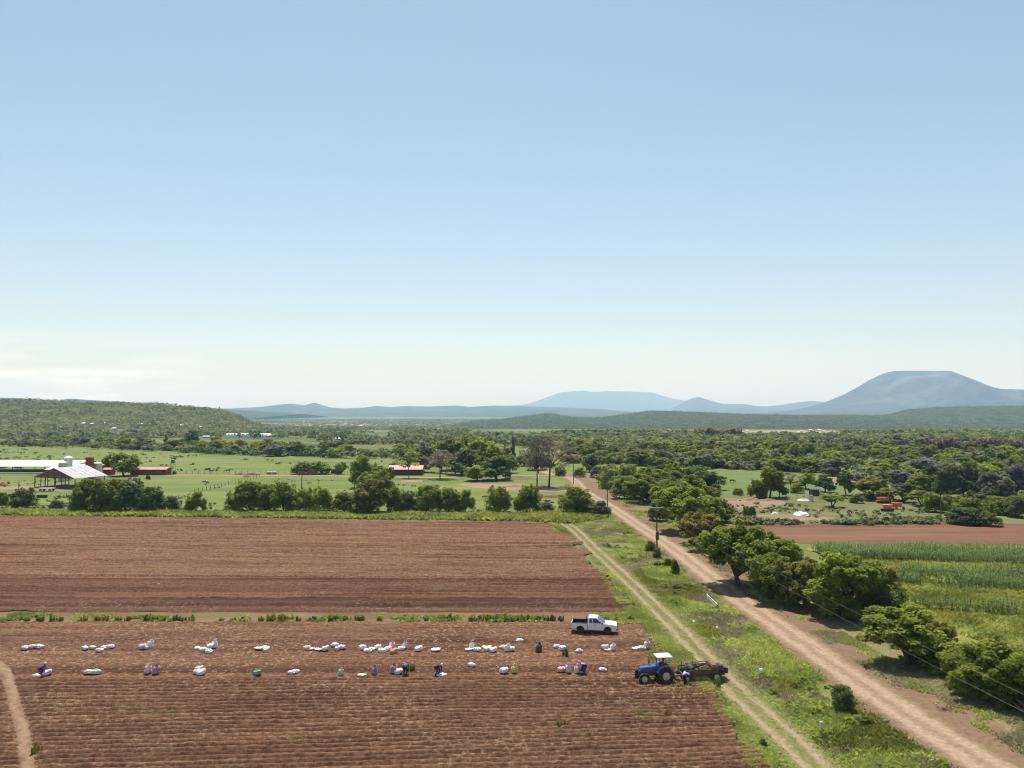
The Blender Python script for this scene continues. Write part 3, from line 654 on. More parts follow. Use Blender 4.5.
for a in [
 (362, 488, 26, 33, 'round', 'mid', 'dark-topped tree rising behind the hedge next to the bare thin pole'),
 (379, 500, 38, 36, 'round', 'light', 'light green airy tree rising above the olive bush in the hedge'),
 (124, 476, 30, 25, 'round', 'mid', 'shade tree in front of the red-roofed low building at the farm'),
 (109, 474, 18, 20, 'round', 'olive', 'olive tree behind the tanks at the farm'),
 (302, 474, 22, 12, 'bush', 'mid', 'wide dark bush behind the rusty trailer in the pasture, left of its twin'),
 (319, 474, 26, 12, 'bush', 'mid', 'wide dark bush in the pasture, right of its twin behind the rusty trailer'),
 (341, 474, 12, 13, 'round', 'light', 'small light tree beside the brown shed along the farm track'),
 (409, 478, 30, 29, 'sparse', 'light', 'light green tree standing in front of the pink-roofed farmhouse'),
 (394, 472, 14, 10, 'bush', 'mid', 'green bush behind the left end of the pink-roofed farmhouse'),
 (422, 472, 28, 30, 'round', 'grey', 'greyish tree behind the right end of the farmhouse'),
 (440, 479, 38, 28, 'sparse', 'brown', 'grey thin-leaved tree on bare ground right of the farmhouse'),
 (441, 473, 34, 22, 'sparse', 'grey', 'thin grey tree close behind the bare-ground grey tree'),
 (452, 470, 36, 34, 'round', 'mid', 'tall green tree at the left of the dark grove in the middle'),
 (466, 468, 30, 32, 'round', 'mid', 'tall rounded tree in the dark grove, second from its left side'),
 (462, 475, 36, 26, 'round', 'dark', 'very dark tree at the front of the grove behind the small pale tree'),
 (482, 470, 36, 33, 'round', 'mid', 'broad tree in the centre of the dark grove'),
 (497, 480, 40, 25, 'round', 'dark', 'dark wide tree whose crown reaches the ground at the front of the grove'),
 (510, 473, 18, 19, 'round', 'mid', 'mid green tree at the right end of the dark grove'),
 (477, 481, 28, 15, 'round', 'light', 'small light spreading tree on the green lawn in front of the dark grove'),
 (503, 462, 18, 16, 'round', 'olive', 'brownish olive tree peeping over the right end of the dark grove'),
 (513, 460, 7, 23, 'slim', 'dark', 'slim dark cypress standing above the grove'),
 (524, 466, 22, 12, 'round', 'brown', 'grey scrubby tree below the pale far track'),
 (438, 462, 26, 20, 'round', 'mid', 'green tree showing behind the grey trees and the farmhouse'),
 (537, 487, 42, 48, 'sparse', 'grey', 'tall half-bare forked tree with grey limbs beside the dirt yard'),
 (549, 487, 64, 50, 'sparse', 'brown', 'tall thin-leaved grey-brown tree beside the half-bare forked tree'),
 (535, 470, 26, 20, 'round', 'brown', 'brown scrubby tree behind the two tall bare trees'),
 (560, 476, 14, 10, 'bush', 'mid', 'bush at the road bend behind the tall grey-brown tree'),
 (590, 472, 18, 17, 'round', 'dark', 'dark round tree at the edge of the green field beyond the road bend'),
 (580, 477, 14, 10, 'bush', 'mid', 'bush left of the dark round tree by the road bend'),
]: PX(*a, lod=0 if a[1] > 478 else 1)
RG = 'trees on the right side of the dirt road'
for a in [
 (598, 478, 16, 12, 'bush', 'grey', 'small grey bush where the roadside trees begin, far end'),
 (606, 481, 18, 13, 'bush', 'mid', 'small roadside bush second from the far end of the tree row'),
 (612, 489, 26, 20, 'bush', 'light', 'light acacia-like bush along the road behind the second power pole'),
 (627, 488, 30, 22, 'bush', 'light', 'broad light bush in the roadside row above the pale verge'),
 (626, 499, 30, 24, 'bush', 'light', 'light roadside bush opposite the middle power pole'),
 (643, 503, 38, 28, 'full', 'light', 'light spreading tree throwing shade on the road edge'),
 (650, 490, 34, 24, 'full', 'light', 'light round tree behind the tree that shades the road edge'),
 (652, 479, 26, 14, 'full', 'dark', 'dark tree along the back edge of the roadside wood near the field'),
 (672, 488, 32, 26, 'full', 'light', 'mid green tree in the thick of the roadside wood'),
 (668, 512, 40, 32, 'full', 'light', 'green tree right beside the nearest power pole'),
 (664, 478, 22, 15, 'full', 'dark', 'very dark round tree at the back of the roadside wood'),
 (686, 485, 26, 20, 'full', 'light', 'dark green tree at the back of the roadside wood next to the open field'),
 (702, 489, 40, 27, 'full', 'dark', 'big dark round tree bordering the open green field'),
 (690, 500, 36, 26, 'full', 'light', 'mid green tree between the dark field-side tree and the big bright tree'),
 (716, 494, 13, 10, 'bush', 'mid', 'low bush at the field-side foot of the big dark tree'),
 (684, 532, 62, 50, 'full', 'light', 'biggest bright green tree directly behind the nearest power pole'),
 (707, 524, 34, 32, 'full', 'light', 'green tree filling the gap behind the biggest bright tree'),
 (722, 522, 28, 24, 'full', 'light', 'dark-sided tree at the right of the biggest bright tree'),
 (659, 521, 22, 22, 'bush', 'dark', 'dark undergrowth bush right at the nearest power pole'),
 (700, 544, 44, 34, 'full', 'yellow', 'yellow-topped round tree beside the road'),
 (699, 552, 24, 16, 'umbrella', 'olive', 'small olive flat-topped tree with its own shadow by the road'),
 (746, 516, 9, 10, 'bush', 'light', 'small yellow-green bush beside the white rubbish, left of a dark one'),
 (752, 517, 8, 11, 'bush', 'dark', 'small dark upright bush beside the white rubbish'),
 (738, 586, 78, 66, 'full', 'light', 'large dense green tree with deep shade at the road, right of the small flat-topped tree'),
 (770, 584, 54, 52, 'full', 'light', 'bright feathery tree behind the large dense roadside tree'),
 (776, 601, 56, 54, 'full', 'mid', 'tree with yellowish edges right of the large dense roadside tree'),
 (804, 608, 54, 54, 'round', 'olive', 'olive tree between the yellowish tree and the wide-crowned tree'),
 (790, 570, 30, 30, 'full', 'mid', 'dark rounded tree top standing behind the roadside row near the maize'),
 (843, 618, 84, 66, 'round', 'mid', 'wide-crowned tree with visible trunk standing over the verge left of the yellow-tinged tree'),
 (874, 612, 58, 56, 'full', 'olive', 'yellow-tinged dense tree beside the maize'),
 (893, 622, 34, 30, 'bush', 'dark', 'dark low spreading bush right of the yellow-tinged tree'),
 (853, 620, 20, 20, 'bush', 'light', 'light weedy bush under the yellow-tinged tree'),
 (908, 664, 94, 58, 'round', 'mid', 'lumpy spreading tree leaning towards the road with shadow in front'),
 (940, 652, 30, 32, 'round', 'olive', 'small olive tree just behind the right flank of the lumpy leaning tree'),
 (990, 698, 84, 68, 'full', 'mid', 'dark feathery tree at the right border behind the wires'),
 (1030, 712, 70, 60, 'spread', 'mid', 'tree cut by the right border of the picture behind the wires'),
]: PX(*a, group=RG, lod=0)
for a in [
 (843, 712, 24, 27, 'bush', 'dark', 'dark upright bush alone in the verge between track and road'),
 (651, 552, 12, 11, 'bush', 'mid', 'green bush at the foot of the nearest power pole, left one'),
 (657, 558, 9, 10, 'bush', 'mid', 'small green bush touching the foot of the nearest power pole'),
 (675, 574, 9, 14, 'bush', 'dark', 'dark narrow bush at the road edge below the nearest power pole'),
 (668, 567, 9, 9, 'bush', 'mid', 'little green bush at the road edge above a dark narrow bush'),
 (763, 747, 8, 8, 'bush', 'dark', 'small dark bush between the field corner and the track ruts'),
 (718, 686, 10, 9, 'weed', 'light', 'bright weed bush at the near side of the harvesting machine'),
 (36, 754, 12, 12, 'weed', 'mid', 'weedy bush beside the footpath in the bottom left corner'),
 (413, 671, 7, 10, 'weed', 'mid', 'tall dark weed standing right of the worker in the red cap'),
 (558, 728, 8, 9, 'weed', 'mid', 'green weed bush in the furrows below the pink-topped worker'),
 (565, 727, 6, 8, 'weed', 'light', 'smaller weed beside the green weed bush in the furrows'),
 (588, 740, 8, 8, 'weed', 'mid', 'green weed in the furrows, nearest to the lower picture edge'),
 (640, 718, 9, 8, 'weed', 'light', 'light weed in the furrows below the tractor'),
 (669, 716, 9, 8, 'weed', 'mid', 'weed in the furrows below the rear wheel of the tractor'),
 (566, 656, 9, 7, 'weed', 'dark', 'dark weed touching the white sack with the pink end'),
]: PX(*a, lod=0)
# weeds along the strip between the two ploughed fields
def near(px, marks): return min(marks, key=lambda m_: abs(m_[0] - px))[1]
SMARK = [(10, 'at the left picture edge'), (32, 'above the leftmost sack trio'), (95, 'above the white and cream sacks'), (146, 'above the two mauve sacks'), (206, 'above the five-sack heap'), (262, 'above the green sack'), (310, 'above the flat cream sacks'), (340, 'above the loose white trio'), (375, 'above the longest sack heap'), (404, 'above the red-capped worker'), (437, 'above the worker in dark clothes'), (480, 'above the yellow sack'), (508, 'above the lone white sack'), (540, 'above the dark bundle'), (560, 'behind the tail of the pickup'), (610, 'behind the nose of the pickup'), (632, 'at the right end of the strip')]
WS = 'weed clumps on the strip between the two ploughed fields'
for i, (px, h, c) in enumerate([(10, 4, 'light'), (28, 7, 'light'), (41, 12, 'mid'), (52, 11, 'mid'), (60, 8, 'light'), (84, 7, 'olive'), (97, 6, 'olive'), (104, 11, 'mid'), (118, 8, 'mid'), (128, 7, 'olive'), (146, 12, 'mid'), (155, 9, 'light'),
      (164, 6, 'light'), (176, 10, 'brown'), (183, 7, 'mid'), (192, 9, 'mid'), (222, 4, 'light'), (234, 5, 'olive'), (243, 6, 'mid'), (262, 8, 'light'), (270, 12, 'mid'), (274, 9, 'light'), (283, 13, 'dark'), (291, 9, 'light'), (298, 7, 'mid'),
      (313, 9, 'brown'), (331, 10, 'olive'), (337, 8, 'brown'), (344, 9, 'olive'), (358, 9, 'brown'), (362, 8, 'mid'), (379, 8, 'light'), (402, 6, 'light'), (412, 6, 'mid'), (427, 6, 'light'), (442, 9, 'mid'), (450, 11, 'mid'), (455, 6, 'light'), (472, 10, 'olive'),
      (480, 8, 'brown'), (489, 11, 'olive'), (494, 10, 'brown'), (506, 11, 'mid'), (512, 8, 'light'), (521, 9, 'brown'), (529, 9, 'olive'), (537, 10, 'brown'), (545, 9, 'olive'), (552, 9, 'brown'), (560, 9, 'brown'), (607, 7, 'mid'), (616, 6, 'olive'), (630, 9, 'mid')]):
    lab = {'mid': 'green upright weed clump on the grassy strip between the two ploughed fields', 'light': 'low bright weed clump on the grassy strip between the two ploughed fields',
           'olive': 'olive weed clump on the grassy strip between the two ploughed fields', 'brown': 'withered brown weed clump on the grassy strip between the two ploughed fields', 'dark': 'darkest narrow weed clump on the grassy strip between the two ploughed fields'}[c]
    lab = ('tall ' if h > 9 else 'small ' if h < 7 else '') + lab.replace('on the grassy strip between the two ploughed fields', 'between the fields, ' + near(px, SMARK))
    PX(px, 620.5, 4.5 + h * .4, h * .72, 'weed', {'mid': 'light', 'dark': 'mid', 'light': 'light', 'olive': 'yellow', 'brown': 'brown'}[c], lab, WS, lod=1, name='weed_clump', var=i % 3)
# right-hand farmland
FG = 'trees around the right-hand farmland'
for a in [
 (770, 498, 30, 32, 'round', 'mid', 'dark clumped tree at the near edge of the right-hand green field'),
 (757, 498, 20, 18, 'bush', 'mid', 'bush leaning against the dark clumped tree at the green field edge'),
 (779, 497, 16, 20, 'round', 'dark', 'dark right half of the clumped tree group at the green field edge'),
 (738, 495, 11, 7, 'bush', 'mid', 'small round bush alone on the right-hand green field'),
 (791, 491, 26, 18, 'sparse', 'brown', 'leafless grey-brown tree between the clumped tree and the concrete tank'),
 (797, 493, 14, 10, 'bush', 'light', 'light bush at the foot of the leafless grey-brown tree'),
 (806, 489, 20, 16, 'round', 'mid', 'green tree left of the small dark shed'),
 (825, 492, 20, 17, 'round', 'dark', 'dark tree behind the small dark shed'),
 (832, 507, 24, 13, 'umbrella', 'mid', 'lone flat-topped acacia on the dry grassland with its shadow below'),
 (846, 495, 18, 24, 'round', 'dark', 'tall very dark tree right of the lone acacia'),
 (857, 503, 14, 9, 'bush', 'mid', 'round low bush right of the lone acacia, left of a similar one'),
 (869, 501, 14, 10, 'bush', 'mid', 'round low bush between its similar neighbour and the orange machines'),
 (873, 495, 34, 20, 'round', 'olive', 'wide olive-yellow tree behind the two round low bushes'),
 (889, 502, 26, 15, 'umbrella', 'olive', 'olive tree shading the orange machines'),
 (904, 502, 26, 20, 'round', 'grey', 'greyish dome-shaped tree right behind the orange machines'),
 (922, 506, 30, 16, 'umbrella', 'mid', 'flat-topped tree with a clear shadow left of the dark power pole'),
 (934, 512, 24, 18, 'bush', 'mid', 'green bush directly left of the dark power pole'),
 (965, 524, 38, 17, 'bush', 'dark', 'big dark rounded bush at the right end of the red field'),
 (990, 526, 22, 13, 'bush', 'dark', 'dark bush right of the big rounded bush by the red field'),
 (948, 510, 24, 15, 'bush', 'mid', 'green bush just behind the dark power pole'),
 (968, 512, 30, 14, 'bush', 'mid', 'green domed bush behind the big dark rounded bush'),
 (998, 514, 30, 18, 'bush', 'mid', 'green bush at the right behind the dark bushes by the red field'),
 (1018, 517, 26, 22, 'bush', 'dark', 'dark bush at the right picture edge behind the red field'),
 (985, 506, 22, 14, 'round', 'grey', 'small grey-green tree among the green bushes at the right'),
 (948, 498, 28, 34, 'round', 'dark', 'black-green tall tree left of its equally dark neighbour at the right'),
 (966, 498, 34, 36, 'round', 'dark', 'tallest black-green tree at the right, below the mauve crowns'),
 (934, 493, 22, 30, 'round', 'dark', 'dark tree at the left end of the black-green group'),
 (919, 496, 24, 22, 'round', 'mid', 'mid green tree in front of the mauve-grey tree'),
 (900, 487, 28, 18, 'round', 'purple', 'mauve-grey tree above the orange machines'),
 (924, 478, 34, 20, 'round', 'purple', 'largest mauve blossoming tree at the right'),
 (964, 476, 24, 12, 'round', 'purple', 'mauve crown just above the tallest black-green tree'),
 (995, 505, 34, 36, 'round', 'grey', 'silver-grey broad tree at the right of the black-green group'),
 (1016, 500, 30, 36, 'round', 'purple', 'grey-mauve tree at the right picture edge'),
 (857, 484, 16, 10, 'round', 'purple', 'small mauve tree behind the dry patch of earth'),
 (985, 470, 22, 15, 'round', 'light', 'bright green round tree in front of the tall gum windbreak'),
 (884, 474, 30, 16, 'round', 'mid', 'dark green tree with a cleft crown in the middle of the right wood'),
 (902, 471, 26, 16, 'round', 'grey', 'grey-green tree beside the cleft-crowned tree in the right wood'),
 (667, 443, 16, 10, 'round', 'purple', 'pale mauve-grey tree far back above the roadside wood'),
 (684, 452, 22, 9, 'round', 'gold', 'golden flowering tree in the wood, the larger one'),
 (707, 456, 16, 8, 'round', 'gold', 'golden flowering tree in the wood, right of the larger golden one'),
 (597, 446, 11, 5, 'round', 'gold', 'far golden flowering tree just right of the road line'),
 (643, 450, 11, 6, 'round', 'gold', 'golden tree beside the white house in the wood'),
 (218, 447, 18, 11, 'round', 'gold', 'round tree with orange-gold top in front of the white greenhouses'),
 (190, 448, 18, 18, 'round', 'dark', 'tall dark tree in the shelter belt left of the orange-gold tree'),
 (166, 446, 7, 12, 'slim', 'dark', 'narrow dark tree left of the tall dark tree in the shelter belt'),
 (132, 437, 12, 8, 'round', 'dark', 'dark round tree beside the long white village roof'),
 (250, 452, 8, 6, 'bush', 'dark', 'small round tree alone at the edge of the dark green crop field'),
]: PX(*a, group=FG, lod=0 if a[1] > 490 else 1)
# gum windbreaks at the right
ORD = ['first', 'second', 'third', 'fourth', 'fifth', 'sixth', 'seventh', 'eighth', 'ninth', 'tenth', 'last']
for i in range(9):
    PX(926 + i * 5.2 + random.uniform(-1.5, 1.5), 458 + random.uniform(-.4, .4), 13, random.uniform(16, 20), 'plume', 'brown', '%s tall brownish gum tree from the left in the left block of the far windbreak' % ORD[i], 'left windbreak block')
for i in range(11):
    PX(976 + i * 5.4 + random.uniform(-1.5, 1.5), 459 + random.uniform(-.4, .4), 13, random.uniform(17, 21), 'plume', 'brown', '%s tall brownish gum tree from the left in the right block of the far windbreak' % ORD[i], 'right windbreak block')
for i in range(7):
    PX(702 + i * 6 + random.uniform(-2, 2), 442, 14, random.uniform(11, 15), 'plume', 'brown', '%s tree from the left of the tall hazy clump in front of the long ridge' % ORD[i], 'hazy far clump')
# the wood on the right: one thing per tree
rngf = np.random.RandomState(5)
def wood(px_poly, n, wr, hr, kinds, label, group, mind=4.0):
    poly = gpoly(px_poly); x0, y0 = poly.min(0); x1, y1 = poly.max(0); got = []; tries = 0; ymid = np.median(poly[:, 1])
    while len(got) < n and tries < 60000:
        tries += 1; x = rngf.uniform(x0, x1); y = rngf.uniform(y0, y1)
        if not inside(poly, np.array(x), np.array(y)): continue
        if any((x - a) ** 2 + (y - b_) ** 2 < mind ** 2 for a, b_ in got): continue
        got.append((x, y)); kind, colour, word = kinds[rngf.randint(len(kinds))]
        w_, h_ = rngf.uniform(*wr), rngf.uniform(*hr); q = (w_ - wr[0]) / (wr[1] - wr[0])
        if kind == 'bush': w_ *= .85; h_ *= .8
        plant(x, y, w_, h_, kind, colour, ('front ' if y < ymid else 'back ') + ('small ' if q < .33 else 'wide ' if q > .67 else '') + label % word + ', ' + near(CX + F * x / y, WMARK), group, lod=1, name='broadleaf_tree' if kind == 'bush' else None)
WMARK = [(8, 'at the left picture edge'), (40, 'above the open barn'), (70, 'above the tall silo'), (98, 'above the wide cream tank'), (124, 'above the farm shade tree'), (150, 'above the low farm building'), (174, 'above the water tower'), (205, 'above the grazing cows'), (230, 'below the white greenhouses'), (270, 'above the rubble heaps'), (310, 'above the rusty trailer'), (340, 'above the brown shed'), (375, 'above the light hedge tree'), (406, 'above the farmhouse'), (572, 'beside the farthest power pole'), (597, 'near the dark round roadside tree'), (620, 'above the middle power pole'), (643, 'near the white house'), (664, 'above the roadside wood'), (684, 'near the larger golden tree'), (707, 'near the smaller golden tree'), (735, 'above the small round field bush'), (770, 'above the clumped tree'), (800, 'above the concrete pillar'), (832, 'above the lone acacia'), (862, 'above the round low bushes'), (890, 'above the orange machines'), (924, 'near the largest mauve tree'), (948, 'near the dark power pole'), (970, 'near the tallest black-green tree'), (998, 'near the silver-grey tree'), (1022, 'at the right picture edge')]
KN = [('full', 'mid', 'mid green'), ('full', 'dark', 'dark green'), ('full', 'light', 'bright green'), ('full', 'mid', 'mid green'), ('round', 'olive', 'olive'), ('full', 'mid', 'mid green'), ('round', 'grey', 'grey-green'), ('bush', 'mid', 'mid green'), ('spread', 'light', 'bright green'), ('bush', 'dark', 'dark green')]
wood([(566, 463), (590, 464), (660, 467), (740, 470.5), (800, 473), (850, 477), (852, 468), (740, 462), (566, 456)], 62, (8, 14), (5, 8.5), KN, '%s tree edging the green fields', 'trees beyond the far edge of the green fields', 5)
wood([(566, 456), (740, 461), (860, 467), (1040, 478), (1040, 462), (860, 456), (566, 449)], 84, (9, 16), (7, 10.5), KN, '%s tree deep in the valley wood', 'trees deep in the valley wood', 7)
wood([(852, 478), (900, 486), (960, 500), (1060, 512), (1060, 474), (960, 470), (870, 468)], 34, (7, 12), (5.5, 9), KN, '%s tree in the dense right-hand wood', 'trees filling the dense wood at the right', 5)
wood([(120, 449.5), (230, 455), (330, 458), (415, 459.5), (420, 456), (330, 454), (220, 450), (118, 446)], 40, (8, 15), (6, 9.5), KN, '%s tree in the left shelter belt', 'trees in the shelter belt behind the left pasture', 6)
wood([(0, 446.6), (30, 447), (100, 450), (130, 450), (110, 445), (60, 440.5), (40, 441), (48, 443.5), (0, 444.5)], 20, (7, 12), (5, 8), KN, '%s tree below the left hill', 'trees at the foot of the left hill', 6)
wood([(598, 484), (620, 494), (660, 508), (690, 520), (712, 515), (716, 500), (690, 492), (640, 482), (600, 477)], 14, (6, 9), (4.5, 7), KN, '%s tree inside the roadside wood', 'trees filling the roadside wood', 5)

# far woods and hill scrub: masses nobody could count
m_far = leafmat('far_foliage', (.095, .13, .038), .55, .32, c2=(.20, .20, .07))
def mass(name, XY, Z, size, mat, per=26, K=5, seed=1, hs=.8):
    rng = np.random.RandomState(seed); n = len(XY)
    sz = np.asarray(size)[:, None]
    off = rng.normal(size=(n, K, 3)) * .28; off[:, :, 2] = .30 + .45 * rng.rand(n, K)
    kk = rng.randint(0, K, (n, per)); d = rng.normal(size=(n, per, 3)); d /= np.linalg.norm(d, axis=2)[:, :, None]; d[:, :, 2] = np.where(rng.rand(n, per) < .6, np.abs(d[:, :, 2]), d[:, :, 2])
    p = np.take_along_axis(off, kk[:, :, None].repeat(3, 2), 1) + d * .22
    p = p * (sz[:, :, None]); p[:, :, 2] *= hs
    p[:, :, 0] += XY[:, 0][:, None]; p[:, :, 1] += XY[:, 1][:, None]; p[:, :, 2] += np.asarray(Z)[:, None]
    p = p.reshape(-1, 3); m = len(p); nr = d.reshape(-1, 3) * .8 + rng.normal(size=(m, 3)) * .4; nr[:, 2] += .6; nr /= np.linalg.norm(nr, axis=1)[:, None]
    tg = np.cross(nr, rng.normal(size=(m, 3))); tg /= np.linalg.norm(tg, axis=1)[:, None]; bt = np.cross(nr, tg)
    s = (sz.repeat(per, 1).ravel() * .17 * (.7 + .6 * rng.rand(m)))[:, None]
    V = np.stack([p + tg * s, p + bt * s * .7, p - tg * s, p - bt * s * .7], 1).reshape(-1, 3)
    tint = np.clip(rng.rand(n)[:, None] * .75 + rng.rand(n, per) * .25, 0, 1).ravel()
    return tag(np_obj(name, V, np.arange(4 * m).reshape(m, 4), mat, attrs={'tint': tint}), kind='stuff')
def scatter_poly(px_poly, n, seed):
    poly = gpoly(px_poly); rng = np.random.RandomState(seed); x0, y0 = poly.min(0); x1, y1 = poly.max(0)
    P = rng.rand(n * 4, 2) * [x1 - x0, y1 - y0] + [x0, y0]; P = P[inside(poly, P[:, 0], P[:, 1])]
    return P[:n]
A = scatter_poly([(545, 449.5), (1100, 462), (1400, 452), (1400, 437), (1000, 435.5), (650, 435.5), (470, 436), (470, 440)], 12000, 3)
k = vnoise(A[:, 0], A[:, 1], 160, 81) > .30; A = A[k]
mass('valley_woodland', A, H(A[:, 0], A[:, 1]), np.random.RandomState(4).uniform(6, 11.5, len(A)), m_far, 18)
A = scatter_poly([(-300, 446), (40, 439.5), (140, 444), (230, 441), (480, 446), (540, 449), (480, 437), (460, 430), (330, 427.5), (230, 430), (-300, 438)], 5200, 8)
k = vnoise(A[:, 0], A[:, 1], 120, 82) > .52; A = A[k]
mass('valley_woodland', A, H(A[:, 0], A[:, 1]), np.random.RandomState(5).uniform(6, 11, len(A)), m_far, 20)
A = scatter_poly([(215, 419.5), (470, 419.5), (500, 426), (480, 431), (230, 432)], 7000, 12); k = vnoise(A[:, 0], A[:, 1], 130, 84) > .42; A = A[k]
mass('valley_woodland', A, H(A[:, 0], A[:, 1]), np.random.RandomState(6).uniform(6, 11, len(A)), m_far, 12)
for sd, (pl, n) in enumerate((([(118, 450), (230, 455.3), (330, 458.2), (415, 459.5), (420, 456), (330, 453.5), (220, 449.5), (118, 446)], 330), ([(-100, 446.4), (0, 446.4), (100, 450), (130, 450), (110, 445.5), (40, 443), (-100, 443.5)], 200), ([(340, 444.6), (470, 446), (480, 442), (360, 441)], 330), ([(566, 463), (590, 464), (660, 467), (740, 470.5), (800, 473), (850, 477), (852, 468), (740, 462), (566, 456)], 420), ([(566, 456), (740, 461), (860, 467), (1040, 478), (1040, 462), (860, 456), (566, 449)], 900), ([(852, 478), (900, 486), (960, 500), (1060, 512), (1060, 474), (960, 470), (870, 468)], 420), ([(598, 482), (620, 492), (660, 506), (690, 518), (712, 513), (712, 500), (690, 492), (640, 482), (600, 477)], 130))):
    A = scatter_poly(pl, n, 501 + sd); mass('wood_undergrowth', A, H(A[:, 0], A[:, 1]) - .2, np.random.RandomState(510 + sd).uniform(3, 6.5, len(A)), m_far, 40, 5, 520 + sd, .8)
A = scatter_poly([(1045, 460), (1045, 512), (1120, 519), (1500, 530), (1900, 500), (1500, 462)], 1500, 601); A = A[vnoise(A[:, 0], A[:, 1], 40, 602) > .38]; mass('valley_woodland', A, H(A[:, 0], A[:, 1]) - .2, np.random.RandomState(603).uniform(4, 9, len(A)), m_far, 40, 5, 604, .8)
A = scatter_poly([(-160, 446), (-160, 470), (-700, 500), (-700, 446)], 700, 605); A = A[vnoise(A[:, 0], A[:, 1], 40, 606) > .5]; mass('valley_woodland', A, H(A[:, 0], A[:, 1]) - .2, np.random.RandomState(607).uniform(4, 8, len(A)), m_far, 40, 5, 608, .8)
def hill_scrub(name, data, n, size, seed, cut, mat, per=12, near=0.0):
    X, Yd, Z = data; rng = np.random.RandomState(seed); ny, nx = X.shape; nyf = int(ny * .68)
    r = rng.rand(n) * (nyf - 1.01); c = rng.rand(n) * (nx - 1.01); r0, c0 = r.astype(int), c.astype(int); fr, fc = r - r0, c - c0
    def bl(T): return (T[r0, c0] * (1 - fr) + T[r0 + 1, c0] * fr) * (1 - fc) + (T[r0, c0 + 1] * (1 - fr) + T[r0 + 1, c0 + 1] * fr) * fc
    x, y, z = bl(X), bl(Yd), bl(Z); dens = vnoise(x, y, 90, seed) * .6 + vnoise(x, y, 30, seed + 1) * .4
    k = dens > cut
    if near: k &= (np.hypot((x + 600) / 48, (y - 985) / 170) > .7 + .6 * vnoise(x, y, 25, 333)) | (rng.rand(n) < .12)
    XY = np.stack([x, y], 1)[k]
    mass(name, XY, z[k] - .5, rng.uniform(*size, len(XY)), mat, per, 3, seed)
hill_scrub('hill_scrub', LH, 19000, (4, 8.5), 91, .30, m_far, 11, 1.0)
hill_scrub('hill_scrub', MR, 22000, (4.5, 9.5), 93, .38, m_far, 7)

# scattered scrub on the pastures
def pasture_scrub(px, n, seed, size, cut): A = scatter_poly(px, n, seed); A = A[vnoise(A[:, 0], A[:, 1], 14, seed) * .6 + vnoise(A[:, 0], A[:, 1], 4, seed + 1) * .4 > cut]; mass('pasture_scrub', A, 0 * A[:, 0] - .1, np.random.RandomState(seed).uniform(*size, len(A)), m_far, 40, 3, seed, .6)
pasture_scrub([(-160, 494), (0, 494), (200, 496), (420, 499), (560, 497), (600, 512), (520, 515), (400, 514), (200, 512.5), (0, 511), (-160, 508)], 900, 301, (.7, 1.8), .48)
pasture_scrub([(-160, 448), (0, 449), (225, 457), (430, 463), (440, 474), (300, 473), (150, 472), (-160, 470)], 900, 303, (.8, 2.4), .60)
pasture_scrub([(-160, 478), (200, 478), (420, 481), (420, 498), (0, 494)], 500, 305, (.5, 1.2), .62)
pasture_scrub([(700, 500), (846, 493), (940, 502), (945, 523), (740, 525), (715, 514)], 500, 307, (.5, 1.6), .52)
pasture_scrub([(740, 519), (840, 519.5), (940, 521), (940, 524.5), (740, 525.5)], 420, 309, (.9, 2.4), .40)
# grass, weeds and crops near the camera
gm = leafmat('grass_blades', (.25, .30, .065), .35, .42, c2=(.36, .36, .10))
gm_dry = leafmat('dry_grass_blades', (.27, .24, .12), .35, .38, c2=(.42, .37, .22))
gm_yel = leafmat('yellow_weeds', (.20, .225, .045), .35, .42, c2=(.30, .28, .05))
def tufts(name, XY, hgt, mat, seed, blades=4, wd=.09, z0=0.02, spread=.18, label=None):
    rng = np.random.RandomState(seed); n = len(XY); m = n * blades
    P = np.repeat(XY, blades, 0) + rng.normal(size=(m, 2)) * spread; h = np.repeat(hgt, blades) * (.55 + .7 * rng.rand(m)); a = rng.rand(m) * 2 * PI
    dx, dy = np.cos(a), np.sin(a); w = wd * (.6 + .8 * rng.rand(m)); le = h * (.5 + .8 * rng.rand(m)); b_ = rng.rand(m) * 2 * PI
    z = H(P[:, 0], P[:, 1]) + z0
    v0 = np.stack([P[:, 0] - dx * w, P[:, 1] - dy * w, z], 1); v1 = np.stack([P[:, 0] + dx * w, P[:, 1] + dy * w, z], 1)
    mx_, my_ = P[:, 0] + np.cos(b_) * le * .4, P[:, 1] + np.sin(b_) * le * .4
    v2 = np.stack([mx_ + dx * w * .8, my_ + dy * w * .8, z + h * .6], 1); v3 = np.stack([P[:, 0] + np.cos(b_) * le, P[:, 1] + np.sin(b_) * le, z + h], 1)
    tint = np.clip(np.repeat(vnoise(XY[:, 0], XY[:, 1], 3.0, seed), blades) * .7 + rng.rand(m) * .45 - .1, 0, 1)
    return tag(np_obj(name, np.stack([v0, v1, v2, v3], 1).reshape(-1, 3), np.arange(4 * m).reshape(m, 4), mat, attrs={'tint': tint}), kind='stuff')
def dist_line(P, line):
    d = np.full(len(P), 1e9)
    for i in range(0, len(P), 4000):
        q = P[i:i + 4000]; d[i:i + 4000] = np.sqrt(((q[:, None, :] - line[None, ::2, :]) ** 2).sum(2).min(1))
    return d
VERGE = [(548, 523), (590, 513), (612, 510), (660, 543), (700, 573), (745, 607), (816, 660), (913, 730), (985, 775), (1010, 800), (760, 800), (768, 768), (735, 722), (712, 692), (672, 650), (640, 612), (600, 568), (575, 541)]
A = scatter_poly(VERGE, 46000, 21); dr = dist_line(A, ROAD); TRACKF = np.repeat(smooth_line(run_on([G(*p) for p in TRACK_PX], 70), .3), 2, 0); dt = dist_line(A, TRACKF); 
rut = np.abs(dt - .8) > .5; mid_t = dt < .5
